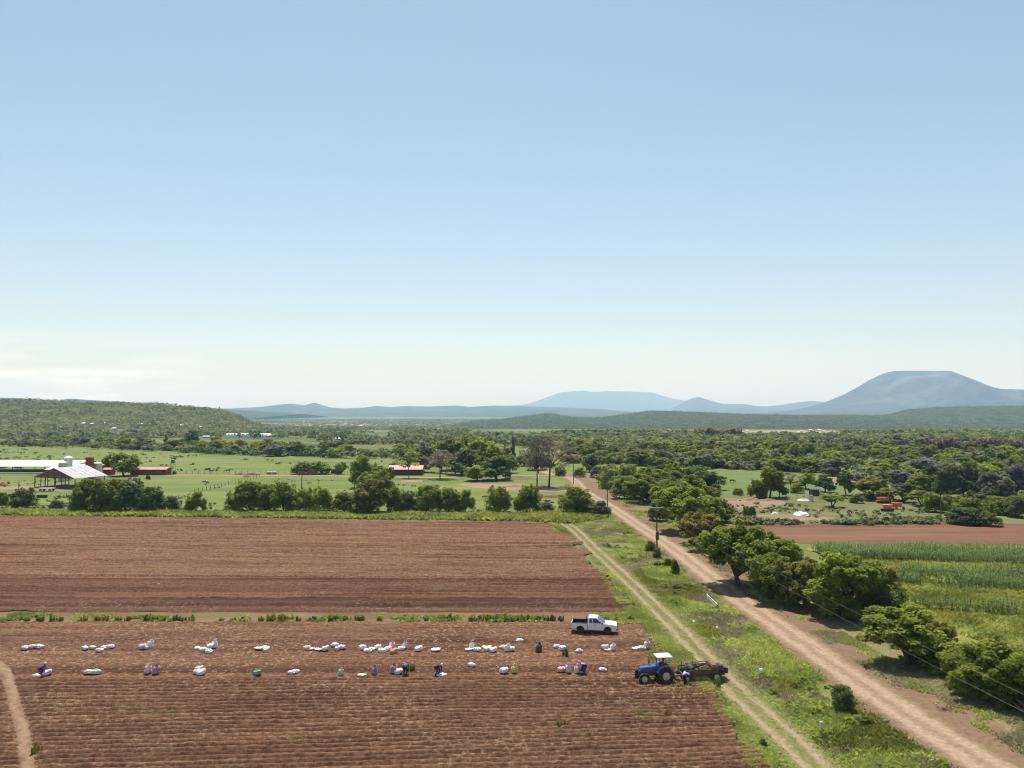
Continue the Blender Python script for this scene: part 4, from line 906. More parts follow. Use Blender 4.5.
n1 = vnoise(A[:, 0], A[:, 1], 7, 22) * .6 + vnoise(A[:, 0], A[:, 1], 2.2, 23) * .4
keep = rut & (dr > 3.0) & ((dt > 1.2) | (np.random.RandomState(1).rand(len(A)) < .5)) & (n1 > .28)
A, n1, dt = A[keep], n1[keep], dt[keep]
hh = np.where(dt < 1.8, .10, .16 + .75 * np.clip(n1 - .34, 0, 1) * sstep(1.5, 4, dt))
dry = vnoise(A[:, 0], A[:, 1], 5, 25) * .6 + vnoise(A[:, 0], A[:, 1], 1.5, 26) * .4 > .60
yel = (vnoise(A[:, 0], A[:, 1], 6, 27) > .70) & ~dry
tufts('verge_grass', A[~dry & ~yel], hh[~dry & ~yel], gm, 28, 4); tufts('dry_grass', A[dry], hh[dry], gm_dry, 29, 4, .07); tufts('yellow_weeds', A[yel], hh[yel] * .8, gm_yel, 30, 4)
# low leafy weed mounds in the verge
B = scatter_poly(VERGE, 300, 31); k = (dist_line(B, ROAD) > 3.4) & (dist_line(B, TRACK) > 2.6) & (vnoise(B[:, 0], B[:, 1], 9, 32) > .42); B = B[k]
mass('verge_weeds', B, 0 * B[:, 0] - .1, np.random.RandomState(33).uniform(.5, 1.2, len(B)), LM['light'], 60, 6, 34, .75)
# strips of grass at the field edges
STRIP = [(-140, 508), (0, 511), (200, 512.5), (400, 514.5), (520, 515), (600, 514), (612, 517), (575, 524), (548, 522.5), (520, 521), (400, 519.7), (200, 517.2), (0, 515.2), (-140, 513.6)]
A = scatter_poly(STRIP, 15000, 41); n1 = vnoise(A[:, 0], A[:, 1], 8, 42)
yel = n1 > .52
tufts('field_edge_grass', A[~yel], .55 + .5 * n1[~yel], gm, 43, 3, .22, spread=.4); tufts('yellow_weeds', A[yel], .45 + .6 * n1[yel], gm_yel, 44, 3, .22, spread=.4)
A = scatter_poly([(-160, 614), (0, 615), (120, 615), (200, 617), (560, 617), (640, 613), (655, 622), (640, 624), (560, 622), (0, 622), (-160, 622)], 9000, 45); n1 = vnoise(A[:, 0], A[:, 1], 2.5, 46) * .6 + vnoise(A[:, 0], A[:, 1], .8, 47) * .4
tail = A[:, 0] > G(600, 618)[0]
k = (n1 > .54) | tail; tufts('strip_grass', A[k], .12 + .3 * n1[k], gm, 48, 4, .09)
# field's right edge and the corner patches of grass inside the field
A = np.concatenate([scatter_poly([(600, 575), (640, 612), (668, 640), (700, 662), (712, 690), (760, 750), (790, 800), (760, 800), (735, 735), (700, 690), (655, 640), (620, 605)], 6000, 49), scatter_poly([(668, 640), (690, 655), (705, 672), (690, 690), (715, 705), (640, 690), (650, 645)], 700, 50)])
k = (np.abs(dist_line(A, TRACKF) - .8) > .5); A = A[k]; tufts('field_edge_grass', A, .12 + .25 * vnoise(A[:, 0], A[:, 1], 3, 51), gm, 52, 4)
# right verge: dry tufts under the trees
RV = [(700, 560), (740, 590), (800, 632), (900, 690), (1000, 740), (1060, 780), (1060, 730), (960, 690), (880, 655), (800, 610), (740, 570)]
A = scatter_poly(RV, 14000, 53); dr = dist_line(A, ROAD); n1 = vnoise(A[:, 0], A[:, 1], 3.5, 54); k = (dr > 3.0) & (n1 > .47 - .02 * dr); A, n1 = A[k], n1[k]
tufts('dry_grass', A, .12 + .3 * n1, gm_dry, 55, 4, .06)
A = scatter_poly(RV, 9000, 153); dr = dist_line(A, ROAD); n1 = vnoise(A[:, 0], A[:, 1], 3.0, 154) * .6 + vnoise(A[:, 0], A[:, 1], 1.0, 155) * .4; k = (dr > 4) & (n1 > .60 - .015 * dr); tufts('verge_grass', A[k], .1 + .25 * n1[k], gm, 156, 4, .08)
TG_ = scatter_poly([(930, 660), (1000, 700), (1060, 735), (1060, 720), (1000, 682), (950, 655)], 1500, 77); tufts('tall_dry_grass', TG_, 1.0 + .5 * vnoise(TG_[:, 0], TG_[:, 1], 2, 78), gm_dry, 79, 4, .05)
A = scatter_poly([(598, 485), (640, 520), (700, 556), (712, 552), (660, 512), (610, 482)], 4000, 56); dr = dist_line(A, ROAD); n1 = vnoise(A[:, 0], A[:, 1], 4, 57); k = (dr > 2.6) & (n1 > .4); tufts('verge_grass', A[k], .15 + .3 * n1[k], gm, 58, 4, .08)
B = scatter_poly([(655, 512), (720, 560), (800, 612), (900, 660), (1000, 715), (1060, 745), (1060, 700), (960, 660), (880, 600), (780, 560), (720, 530)], 420, 401); dr = dist_line(B, ROAD); B = B[(dr > 6) & (dr < 13) & (vnoise(B[:, 0], B[:, 1], 6, 402) > .35)]
mass('roadside_scrub', B, 0 * B[:, 0] - .1, np.random.RandomState(403).uniform(.6, 1.7, len(B)), LM['light'], 60, 6, 404, .75)
# weedy field and maize at the right
WEED = [(858, 560), (1100, 566), (1180, 690), (1024, 655), (930, 625), (880, 600)]
A = scatter_poly(WEED, 26000, 61); n1 = vnoise(A[:, 0], A[:, 1], 5, 62) * .6 + vnoise(A[:, 0], A[:, 1], 1.6, 63) * .4
k = n1 > .46; tufts('yellow_weeds', A[k], .25 + .5 * n1[k], gm_yel, 64, 3, .12); tufts('field_weeds', A[~k], .25 + .5 * n1[~k], gm, 65, 3, .12)
m_maize = leafmat('maize_leaf', (.075, .125, .03), .6, .22, c2=(.17, .225, .07))
def maize(pxl, pxr, seed, drop=0.0):                # rows between a left and a right column of pixels
    rng = np.random.RandomState(seed); l0, l1, r0, r1 = [np.array(G(*p)) for p in (*pxl, *pxr)]
    nr = max(1, int(np.hypot(*(l1 - l0)) / 1.05)); P = []
    for i in range(nr + 1):
        a = l0 + (l1 - l0) * i / max(1, nr); b_ = r0 + (r1 - r0) * i / max(1, nr); n = int(np.hypot(*(b_ - a)) / .33); s = (np.arange(n) + rng.rand(n) * .6) / n
        P.append(a + (b_ - a) * s[:, None] + rng.normal(size=(n, 2)) * .07)
    P = np.concatenate(P); k = (vnoise(P[:, 0], P[:, 1], 4, seed) * .6 + rng.rand(len(P)) * .4) > drop; P = P[k]; n = len(P); hgt = (1.55 + .6 * vnoise(P[:, 0], P[:, 1], 6, seed + 1)) * (.8 + .3 * rng.rand(n))
    Vs, T = [], []
    for j in range(8):
        z = hgt * (.14 + .75 * j / 7); a = rng.rand(n) * .5 + (j % 2) * PI + rng.rand(n) * 1.2; ln = hgt * (.42 - .018 * j) * (.8 + .4 * rng.rand(n)); w = .055 * (.8 + .5 * rng.rand(n))
        ca, sa = np.cos(a), np.sin(a)
        def pt(q, dz, ww, sg): return np.stack([P[:, 0] + ca * ln * q - sa * ww * sg, P[:, 1] + sa * ln * q + ca * ww * sg, z + ln * dz], 1)
        for (q0, z0, w0), (q1, z1, w1) in (((0, 0, .5), (.4, .42, 1)), ((.4, .42, 1), (.8, .42, .8)), ((.8, .42, .8), (1.05, .12, .05))):
            Vs.append(np.stack([pt(q0, z0, w * w0, -1), pt(q0, z0, w * w0, 1), pt(q1, z1, w * w1, 1), pt(q1, z1, w * w1, -1)], 1)); T.append(np.clip(rng.rand(n) * .6 + .04 * j, 0, 1))
    st = .018
    for a in (0, PI / 2):
        ca, sa = math.cos(a) * st, math.sin(a) * st; Z0 = np.zeros(n) + .02
        Vs.append(np.stack([np.stack([P[:, 0] - ca, P[:, 1] - sa, Z0], 1), np.stack([P[:, 0] + ca, P[:, 1] + sa, Z0], 1), np.stack([P[:, 0] + ca, P[:, 1] + sa, hgt * 1.05], 1), np.stack([P[:, 0] - ca, P[:, 1] - sa, hgt * 1.05], 1)], 1)); T.append(np.full(n, .5))
    V = np.concatenate(Vs).reshape(-1, 3); m = len(V) // 4
    tag(np_obj('maize_crop', V, np.arange(4 * m).reshape(m, 4), m_maize, attrs={'tint': np.concatenate(T)}), kind='stuff')
maize(((812, 551), (830, 560)), ((1130, 556), (1140, 569)), 71, .16)
maize(((868, 573), (880, 584)), ((1140, 577), (1150, 600)), 73, .36)
maize(((905, 607), (912, 611)), ((1150, 618), (1160, 624)), 75, .38)

# ================================================================== MATERIALS FOR OBJECTS
m_white = paint('white_paint', (.80, .80, .80), .35, dirt=.25, dirt_c=(.45, .36, .28), scale=1.5)
m_blue = paint('blue_paint', (.02, .075, .27), .4, dirt=.35, scale=2)
m_black = paint('black_plastic', (.018, .018, .02), .6, dirt=.25, dirt_c=(.10, .07, .05), scale=3)
m_rubber = paint('tyre_rubber', (.028, .026, .025), .9, dirt=.9, dirt_c=(.21, .125, .08), scale=3, spec=.1)
m_rim = paint('rim_metal', (.55, .55, .55), .5, dirt=.45, scale=5)
m_steel = paint('dark_steel', (.06, .058, .055), .55, .3, dirt=.55, dirt_c=(.15, .085, .05), scale=3)
m_rust = paint('rusty_steel', (.17, .085, .045), .85, dirt=.6, dirt_c=(.10, .055, .03), scale=4)
m_glass = paint('window_glass', (.012, .016, .02), .08, dirt=.1, spec=.8)
m_lamp = paint('lamp_glass', (.75, .75, .72), .15, dirt=.1); m_red = paint('red_lamp', (.5, .03, .02), .3, dirt=.1); m_amber = paint('amber_lamp', (.7, .3, .03), .3, dirt=.1)
m_wood = paint('weathered_wood', (.13, .095, .07), .9, dirt=.5, dirt_c=(.06, .045, .035), scale=6)
m_conc = paint('concrete', (.55, .54, .50), .9, dirt=.4, dirt_c=(.28, .25, .2), scale=2)
m_cream = paint('cream_paint', (.62, .57, .44), .7, dirt=.3, dirt_c=(.35, .28, .2), scale=1)
m_tin = paint('pale_tin', (.66, .66, .66), .5, dirt=.45, dirt_c=(.42, .38, .36), scale=.5)
m_tinred = paint('faded_red_tin', (.42, .15, .12), .6, dirt=.55, dirt_c=(.62, .48, .45), scale=.4)
m_brick = paint('red_brick', (.24, .075, .05), .9, dirt=.4, dirt_c=(.15, .06, .045), scale=2)
m_brown = paint('brown_wall', (.17, .10, .075), .9, dirt=.4, scale=1.5)
m_plast = paint('plaster', (.60, .55, .48), .9, dirt=.35, dirt_c=(.4, .33, .26), scale=1)
m_green = paint('green_plastic', (.02, .17, .09), .5, dirt=.2, scale=2)
m_orange = paint('orange_paint', (.68, .19, .06), .5, dirt=.35, dirt_c=(.3, .13, .07), scale=3)
m_tarp = paint('white_sheet', (.78, .78, .77), .6, dirt=.2, dirt_c=(.5, .45, .4), scale=1)

# ================================================================== THE PICKUP TRUCK
def arc(cx, cz, r, a0, a1, n=9): return [(cx + r * math.cos(R(a0 + (a1 - a0) * i / n)), cz + r * math.sin(R(a0 + (a1 - a0) * i / n))) for i in range(n + 1)]
def wheel(parent, x, y, r, w, rim_r, out, tyre_name='wheel', lugs=0, rim=None):
    t = MB(); t.lathe([(rim_r, -w / 2), (r * .93, -w / 2), (r, -w * .36), (r, w * .36), (r * .93, w / 2), (rim_r, w / 2), (rim_r, -w / 2)], (0, 0, 0), 28, 'y', caps=False)
    if lugs:
        for i in range(lugs):
            a = 2 * PI * i / lugs
            for s in (-1, 1):
                q = a + (s > 0) * PI / lugs; M_ = (math.cos(q) * r, s * w * .22, math.sin(q) * r)
                t.box(M_, (.06, w * .46, .05), ry=-q + PI / 2, rz=0)
    o = t.build(tyre_name, m_rubber, parent, smooth=False); o.location = (x, y, r)
    m = MB(); m.lathe([(.01, .03 * out), (rim_r * .25, .06 * out), (rim_r * .35, .02 * out), (rim_r * .85, .05 * out), (rim_r * .98, w * .48 * out), (rim_r, w * .46 * out), (rim_r * .98, w * .2 * out), (.01, w * .2 * out)], (0, 0, 0), 24, 'y')
    for i in range(6):
        a = 2 * PI * i / 6; m.box((math.cos(a) * rim_r * .6, .05 * out, math.sin(a) * rim_r * .6), (rim_r * .5, .04, .07), ry=-a)
    m.build('rim', rim or m_rim, o)
    return o
def pickup():
    x, y = G(594.5, 635.0)
    t = thing('pickup_truck', 'white single-cab pickup truck with open black load bed on the lower field', 'pickup', (x + .1, y + .9, .10), R(-9))
    b = MB()
    prof = [(-.72, .45), (.98, .42)] + arc(1.52, .40, .47, 178, 2, 10) + [(2.40, .45), (2.52, .60), (2.55, .80), (2.46, 1.00), (2.25, 1.07), (1.28, 1.16), (.98, 1.18), (-.72, 1.18)]
    b.prism(prof, -.90, .90)
    body = b.build('body', m_white, t, bevel=.035)
    c = MB()
    lo = [(-.72, -.86, 1.16), (1.14, -.86, 1.16), (1.14, .86, 1.16), (-.72, .86, 1.16)]; hi = [(-.64, -.70, 1.76), (.36, -.70, 1.76), (.36, .70, 1.76), (-.64, .70, 1.76)]
    c.loft(lo, hi); c.build('cab', m_white, t, bevel=.05)
    def on_side(u, v, s):                             # a point on the side of the cab
        a = Vector(lo[0]).lerp(Vector(lo[1]), u); q = Vector(hi[0]).lerp(Vector(hi[1]), u); p = a.lerp(q, v); return (p.x, (abs(p.y) + .012) * s, p.z)
    for s in (-1, 1):
        w = MB(); w.loft([on_side(.36, .10, s), on_side(.86, .10, s), on_side(.80, .86, s), on_side(.40, .86, s)], [(p[0], p[1] + .012 * s, p[2]) for p in (on_side(.36, .10, s), on_side(.86, .10, s), on_side(.80, .86, s), on_side(.40, .86, s))]); w.build('window', m_glass, t)
        w = MB(); w.loft([on_side(.10, .12, s), on_side(.30, .12, s), on_side(.32, .84, s), on_side(.14, .84, s)], [(p[0], p[1] + .012 * s, p[2]) for p in (on_side(.10, .12, s), on_side(.30, .12, s), on_side(.32, .84, s), on_side(.14, .84, s))]); w.build('window', m_glass, t)
        d = MB(); d.prism([(-.02, .52), (.98, .52), (1.0, 1.12), (-.02, 1.12)], s * .905, s * .915); dr = d.build('door', m_white, t)
        h = MB(); h.box((.1, s * .93, 1.0), (.18, .03, .04)); h.build('handle', m_black, dr)
        mi = MB(); mi.box((.92, s * 1.0, 1.22), (.12, .2, .16)); mi.build('wing_mirror', m_black, t, bevel=.02)
        hl = MB(); hl.prism([(2.22, .86), (2.49, .80), (2.485, .93), (2.28, 1.03)], s * .62, s * .908); hl.build('headlight', m_lamp, t)
        tl = MB(); tl.box((-2.575, s * .82, .92), (.05, .14, .34)); tl.build('tail_light', m_red, t)
        bw = MB(); bw.prism([(-2.55, .50), (-2.05, .50)] + arc(-1.56, .40, .47, 176, 4, 10) + [(-.75, .47), (-.75, 1.13), (-2.55, 1.13)], s * .82, s * .90)
        bw.build('bed_side', m_white, t, bevel=.015)
        rl = MB(); rl.box((-1.65, s * .86, 1.165), (1.8, .09, .06)); rl.build('bed_rail', m_black, t)
    ws = MB(); a0, a1 = Vector((1.155, -.76, 1.2)), Vector((1.155, .76, 1.2)); b0, b1 = Vector((.40, -.62, 1.72)), Vector((.40, .62, 1.72)); n = Vector((.02, 0, .022))
    ws.loft([a0, a1, b1, b0], [a0 + n, a1 + n, b1 + n, b0 + n]); ws.build('windscreen', m_glass, t)
    rw = MB(); rw.box((-.705, 0, 1.47), (.03, 1.2, .36)); rw.build('rear_window', m_glass, t)
    fl = MB(); fl.box((-1.64, 0, .66), (1.80, 1.62, .06)); fl.box((-.79, 0, .93), (.05, 1.6, .5)); [fl.box((-1.64, s * .80, .92), (1.80, .03, .50)) for s in (-1, 1)]; fl.box((-2.50, 0, .90), (.03, 1.56, .46)); fl.build('bed_liner', m_black, t)
    tg_ = MB(); tg_.box((-2.555, 0, .82), (.06, 1.62, .58)); tg_.build('tailgate', m_white, t, bevel=.015)
    bp = MB(); bp.box((2.53, 0, .58), (.16, 1.76, .22)); bp.build('front_bumper', m_black, t, bevel=.03)
    gr = MB(); gr.box((2.535, 0, .86), (.05, 1.15, .24)); gr.build('grille', m_black, t)
    rb = MB(); rb.box((-2.62, 0, .52), (.12, 1.7, .16)); rb.build('rear_bumper', m_steel, t, bevel=.02)
    ch = MB(); ch.box((-.3, 0, .40), (4.2, .9, .16)); ch.build('chassis', m_steel, t)
    hp = MB(); hp.tube([(-.95, -.8, 1.15), (-.95, -.74, 1.55), (-.95, .74, 1.55), (-.95, .8, 1.15)], .035); hp.build('roll_bar', m_black, t)
    for xx in (1.52, -1.56):
        for s in (-1, 1): wheel(t, xx, s * .78, .39, .25, .23, s, rim=m_steel)
pickup()

# ================================================================== PEOPLE
def skin(name, nodes, edges, mat, parent=None, sub=1, root=0):
    keys = list(nodes); idx = {k: i for i, k in enumerate(keys)}
    me = bpy.data.meshes.new(name); me.from_pydata([tuple(nodes[k][0]) for k in keys], [(idx[a], idx[b]) for a, b in edges], [])
    o = bpy.data.objects.new(name, me); COL.objects.link(o)
    md = o.modifiers.new('skin', 'SKIN'); md.use_smooth_shade = True
    if not me.skin_vertices:
        bpy.context.view_layer.objects.active = o
    for i, k in enumerate(keys):
        r = nodes[k][1]; r = r if hasattr(r, '__len__') else (r, r)
        me.skin_vertices[0].data[i].radius = r; me.skin_vertices[0].data[i].use_root = (i == root)
    sb = o.modifiers.new('smooth', 'SUBSURF'); sb.levels = sb.render_levels = sub
    dg = bpy.context.evaluated_depsgraph_get(); m2 = bpy.data.meshes.new_from_object(o.evaluated_get(dg))
    m2.name = name; m2.materials.clear(); m2.materials.append(mat); m2.polygons.foreach_set('use_smooth', np.ones(len(m2.polygons), bool))
    bpy.data.objects.remove(o); ob = bpy.data.objects.new(name, m2); COL.objects.link(ob); ob.parent = parent
    return ob
def ik(a, c, l1, l2, pole):
    a, c = Vector(a), Vector(c); d = c - a; L_ = min(d.length, (l1 + l2) * .999); n = d.normalized(); c = a + n * L_
    q = (l1 * l1 - l2 * l2 + L_ * L_) / (2 * L_); h = math.sqrt(max(0, l1 * l1 - q * q)); p = Vector(pole); p = (p - n * p.dot(n)).normalized()
    return a + n * q + p * h, c
m_skin = paint('skin', (.085, .045, .028), .55, dirt=.05); m_hair = paint('hair', (.01, .009, .008), .9, dirt=0); m_eye = paint('eye', (.3, .28, .26), .3, dirt=0)
def cloth(name, c): return paint(name, c, .9, dirt=.18, dirt_c=(.2, .12, .08), scale=6, spec=.1)
def person(label, loc, rz, hip, tilt, hands, feet, top, bottom, head, group=None, skirt=False, hat='scarf', look=25, sleeves=True):
    t = thing('person', label, 'person', loc, rz, group)
    d = Vector((math.sin(R(tilt)), 0, math.cos(R(tilt)))); P0 = Vector((0, 0, hip)); n = {}; E = []
    hd = Vector((math.sin(R(tilt + look - 25)), 0, math.cos(R(tilt + look - 25))))
    f = Vector((hd.z, 0, -hd.x))                                  # the way the face looks
    neck = P0 + d * .50; hc = neck + hd * .15
    n['pelvis'] = (P0, (.13, .15)); n['waist'] = (P0 + d * .18, (.115, .14)); n['chest'] = (P0 + d * .38, (.125, .165)); n['neck'] = (neck, .055)
    n['jaw'] = (hc - hd * .03 + f * .015, .078); n['skull'] = (hc + hd * .05 - f * .01, .092); n['nose'] = (hc + f * .105, .016)
    E += [('pelvis', 'waist'), ('waist', 'chest'), ('chest', 'neck'), ('neck', 'jaw'), ('jaw', 'skull'), ('jaw', 'nose')]
    cl, cb = {}, {}
    for s, k in ((-1, 'r'), (1, 'l')):
        n['ear' + k] = (hc + Vector((0, s * .095, .01)), .02); E.append(('jaw', 'ear' + k))
        sh = P0 + d * .43 + Vector((0, s * .175, 0)); el, wr = ik(sh, hands[0 if s < 0 else 1], .29, .26, (-.4, s * .5, .3))
        n['sh' + k] = (sh, .065); n['el' + k] = (el, .045); n['wr' + k] = (wr, .030); fd = (wr - el).normalized()
        pm = wr + fd * .07; n['palm' + k] = (pm, (.022, .042)); E += [('chest', 'sh' + k), ('sh' + k, 'el' + k), ('el' + k, 'wr' + k), ('wr' + k, 'palm' + k)]
        side = fd.cross(Vector((0, 0, 1))); side = side.normalized() if side.length > .1 else Vector((1, 0, 0)); dn = fd.cross(side).normalized()
        for i, ln in enumerate((.062, .070, .066, .052)):
            b_ = pm + side * (.033 - .022 * i) + fd * .02; c_1 = b_ + fd * ln * .6; c_2 = c_1 + (fd * .7 + dn * .7).normalized() * ln * .6
            n['k%d%s' % (i, k)] = (b_, .010); n['f%d%s' % (i, k)] = (c_1, .009); n['g%d%s' % (i, k)] = (c_2, .008)
            E += [('palm' + k, 'k%d%s' % (i, k)), ('k%d%s' % (i, k), 'f%d%s' % (i, k)), ('f%d%s' % (i, k), 'g%d%s' % (i, k))]
        tb = wr + fd * .03 + side * .04; n['t0' + k] = (tb, .011); n['t1' + k] = (tb + (fd + side * .7 + dn * .5).normalized() * .05, .009); E += [('wr' + k, 't0' + k), ('t0' + k, 't1' + k)]
        hp_ = P0 + Vector((0, s * .10, -.03)); kn, an = ik(hp_, Vector(feet[0 if s < 0 else 1]) + Vector((0, 0, .07)), .43, .43, (1, s * .15, .2))
        n['hip' + k] = (hp_, .095); n['kn' + k] = (kn, .060); n['an' + k] = (an, .040); n['toe' + k] = (an + Vector((.15, 0, -.04)), .035)
        E += [('pelvis', 'hip' + k), ('hip' + k, 'kn' + k), ('kn' + k, 'an' + k), ('an' + k, 'toe' + k)]
    skin('body', n, E, m_skin, t)
    def grow(keys, dr): return {k: (n[k][0], tuple(q + dr for q in (n[k][1] if hasattr(n[k][1], '__len__') else (n[k][1],) * 2))) for k in keys}
    ks = ['pelvis', 'waist', 'chest', 'shr', 'shl', 'elr', 'ell'] + (['fr', 'fl'] if 0 else [])
    tn = grow(ks, .022)
    for k in 'rl':
        w = n['wr' + k][0].lerp(n['el' + k][0], .12 if sleeves else .8); tn['cuff' + k] = (w, .052)
    skin('shirt', tn, [('pelvis', 'waist'), ('waist', 'chest'), ('chest', 'shr'), ('chest', 'shl'), ('shr', 'elr'), ('shl', 'ell'), ('elr', 'cuffr'), ('ell', 'cuffl')], top, t)
    bn = grow(['pelvis', 'hipr', 'hipl', 'knr', 'knl', 'anr', 'anl'], .028)
    skin('trousers', bn, [('pelvis', 'hipr'), ('pelvis', 'hipl'), ('hipr', 'knr'), ('hipl', 'knl'), ('knr', 'anr'), ('knl', 'anl')], bottom, t)
    if skirt:
        kz = (n['knr'][0] + n['knl'][0]) / 2 + Vector((-.06, 0, -.12)); m = MB(); pts = []
        for (c, rx, ry) in ((P0 + d * .06, .17, .19), ((P0 + kz) / 2, .24, .27), (kz, .27, .31)):
            pts.append([(c.x + rx * math.cos(2 * PI * j / 14), c.y + ry * math.sin(2 * PI * j / 14), c.z + .03 * math.sin(j * 2.1)) for j in range(14)])
        for a, b_ in zip(pts, pts[1:]): m.add(a + b_, [(j, (j + 1) % 14, (j + 1) % 14 + 14, j + 14) for j in range(14)])
        m.build('skirt', bottom, t, smooth=True)
    hm = MB(); k = 12; up = hd; sd_ = Vector((0, 1, 0)); fw = f; vs = []; prof = [(-.02, .112), (.05, .118), (.11, .10), (.15, .05), (.16, .004)]
    for (h, r) in prof: vs += [hc + up * h - fw * .012 + (fw * math.cos(2 * PI * j / k) + sd_ * math.sin(2 * PI * j / k)) * r for j in range(k)]
    hm.add(vs, [(i * k + j, i * k + (j + 1) % k, (i + 1) * k + (j + 1) % k, (i + 1) * k + j) for i in range(len(prof) - 1) for j in range(k)])
    if hat == 'cap': hm.loft([hc + up * .035 + fw * .09 - sd_ * .07, hc + up * .035 + fw * .09 + sd_ * .07, hc + up * .02 + fw * .20 + sd_ * .05, hc + up * .02 + fw * .20 - sd_ * .05], [hc + up * .05 + fw * .09 - sd_ * .07, hc + up * .05 + fw * .09 + sd_ * .07, hc + up * .03 + fw * .20 + sd_ * .05, hc + up * .03 + fw * .20 - sd_ * .05])
    else: hm.loft([hc - fw * .10 - sd_ * .07 + up * .04, hc - fw * .10 + sd_ * .07 + up * .04, hc - fw * .13 + sd_ * .09 - up * .12, hc - fw * .13 - sd_ * .09 - up * .12], [hc - fw * .13 - sd_ * .06 + up * .04, hc - fw * .13 + sd_ * .06 + up * .04, hc - fw * .17 + sd_ * .08 - up * .12, hc - fw * .17 - sd_ * .08 - up * .12])
    hm.build('cap' if hat == 'cap' else 'headscarf', head, t, smooth=True)
    for s in (-1, 1):
        e = MB(); e.lathe([(.001, -.010), (.012, -.004), (.012, .004), (.001, .010)], tuple(hc + f * .083 + hd * .02 + Vector((0, s * .034, 0))), 8); e.build('eye', m_eye, t)
        k = 'r' if s < 0 else 'l'; a = n['an' + k][0]; sh = MB(); sh.loft([(a.x - .07, a.y - .04, a.z - .075), (a.x + .18, a.y - .045, a.z - .075), (a.x + .18, a.y + .045, a.z - .075), (a.x - .07, a.y + .04, a.z - .075)], [(a.x - .06, a.y - .035, a.z + .03), (a.x + .15, a.y - .035, a.z - .025), (a.x + .15, a.y + .035, a.z - .025), (a.x - .06, a.y + .035, a.z + .03)]); sh.build('shoe', m_black, t, bevel=.012)
    return t
WG = 'workers gathering the crop in the near row'
ft = [(-.05, -.14, 0), (.08, .14, 0)]
def at(px, py, z=.14): x, y = G(px, py); return (x, y, z)
C_W, C_BL, C_MA, C_PK, C_BK, C_RD, C_LB = cloth('white_cloth', (.72, .72, .74)), cloth('blue_cloth', (.05, .13, .45)), cloth('maroon_cloth', (.16, .02, .05)), cloth('pink_cloth', (.66, .33, .42)), cloth('black_cloth', (.02, .02, .025)), cloth('red_cloth', (.55, .05, .04)), cloth('light_blue_cloth', (.40, .52, .75))
C_NV = cloth('navy_cloth', (.035, .05, .22))
person('worker in white headscarf and blue top with maroon skirt bent over sacks at far left', at(40, 676.5), R(5), .62, 52, [(.52, -.16, .28), (.50, .16, .26)], ft, C_BL, C_MA, C_W, WG, True, look=0)
person('worker in red cap and blue shirt with black trousers bending down beside a tall weed', at(404.8, 676.5), R(75), .74, 72, [(.48, -.18, .14), (.5, .14, .12)], ft, C_BL, C_BK, C_RD, WG, hat='cap', look=25)
person('worker all in dark clothes with white cap bending to a small white sack', at(436.5, 676.5), R(-30), .76, 66, [(.50, -.16, .18), (.46, .14, .16)], ft, C_BK, C_NV, C_W, WG, hat='cap', look=10)
person('worker in pink top and headscarf with navy skirt stooping towards a cream sack', at(585, 674.5), R(186), .72, 64, [(.52, -.14, .36), (.50, .18, .34)], ft, C_PK, C_NV, C_PK, WG, True, look=5)

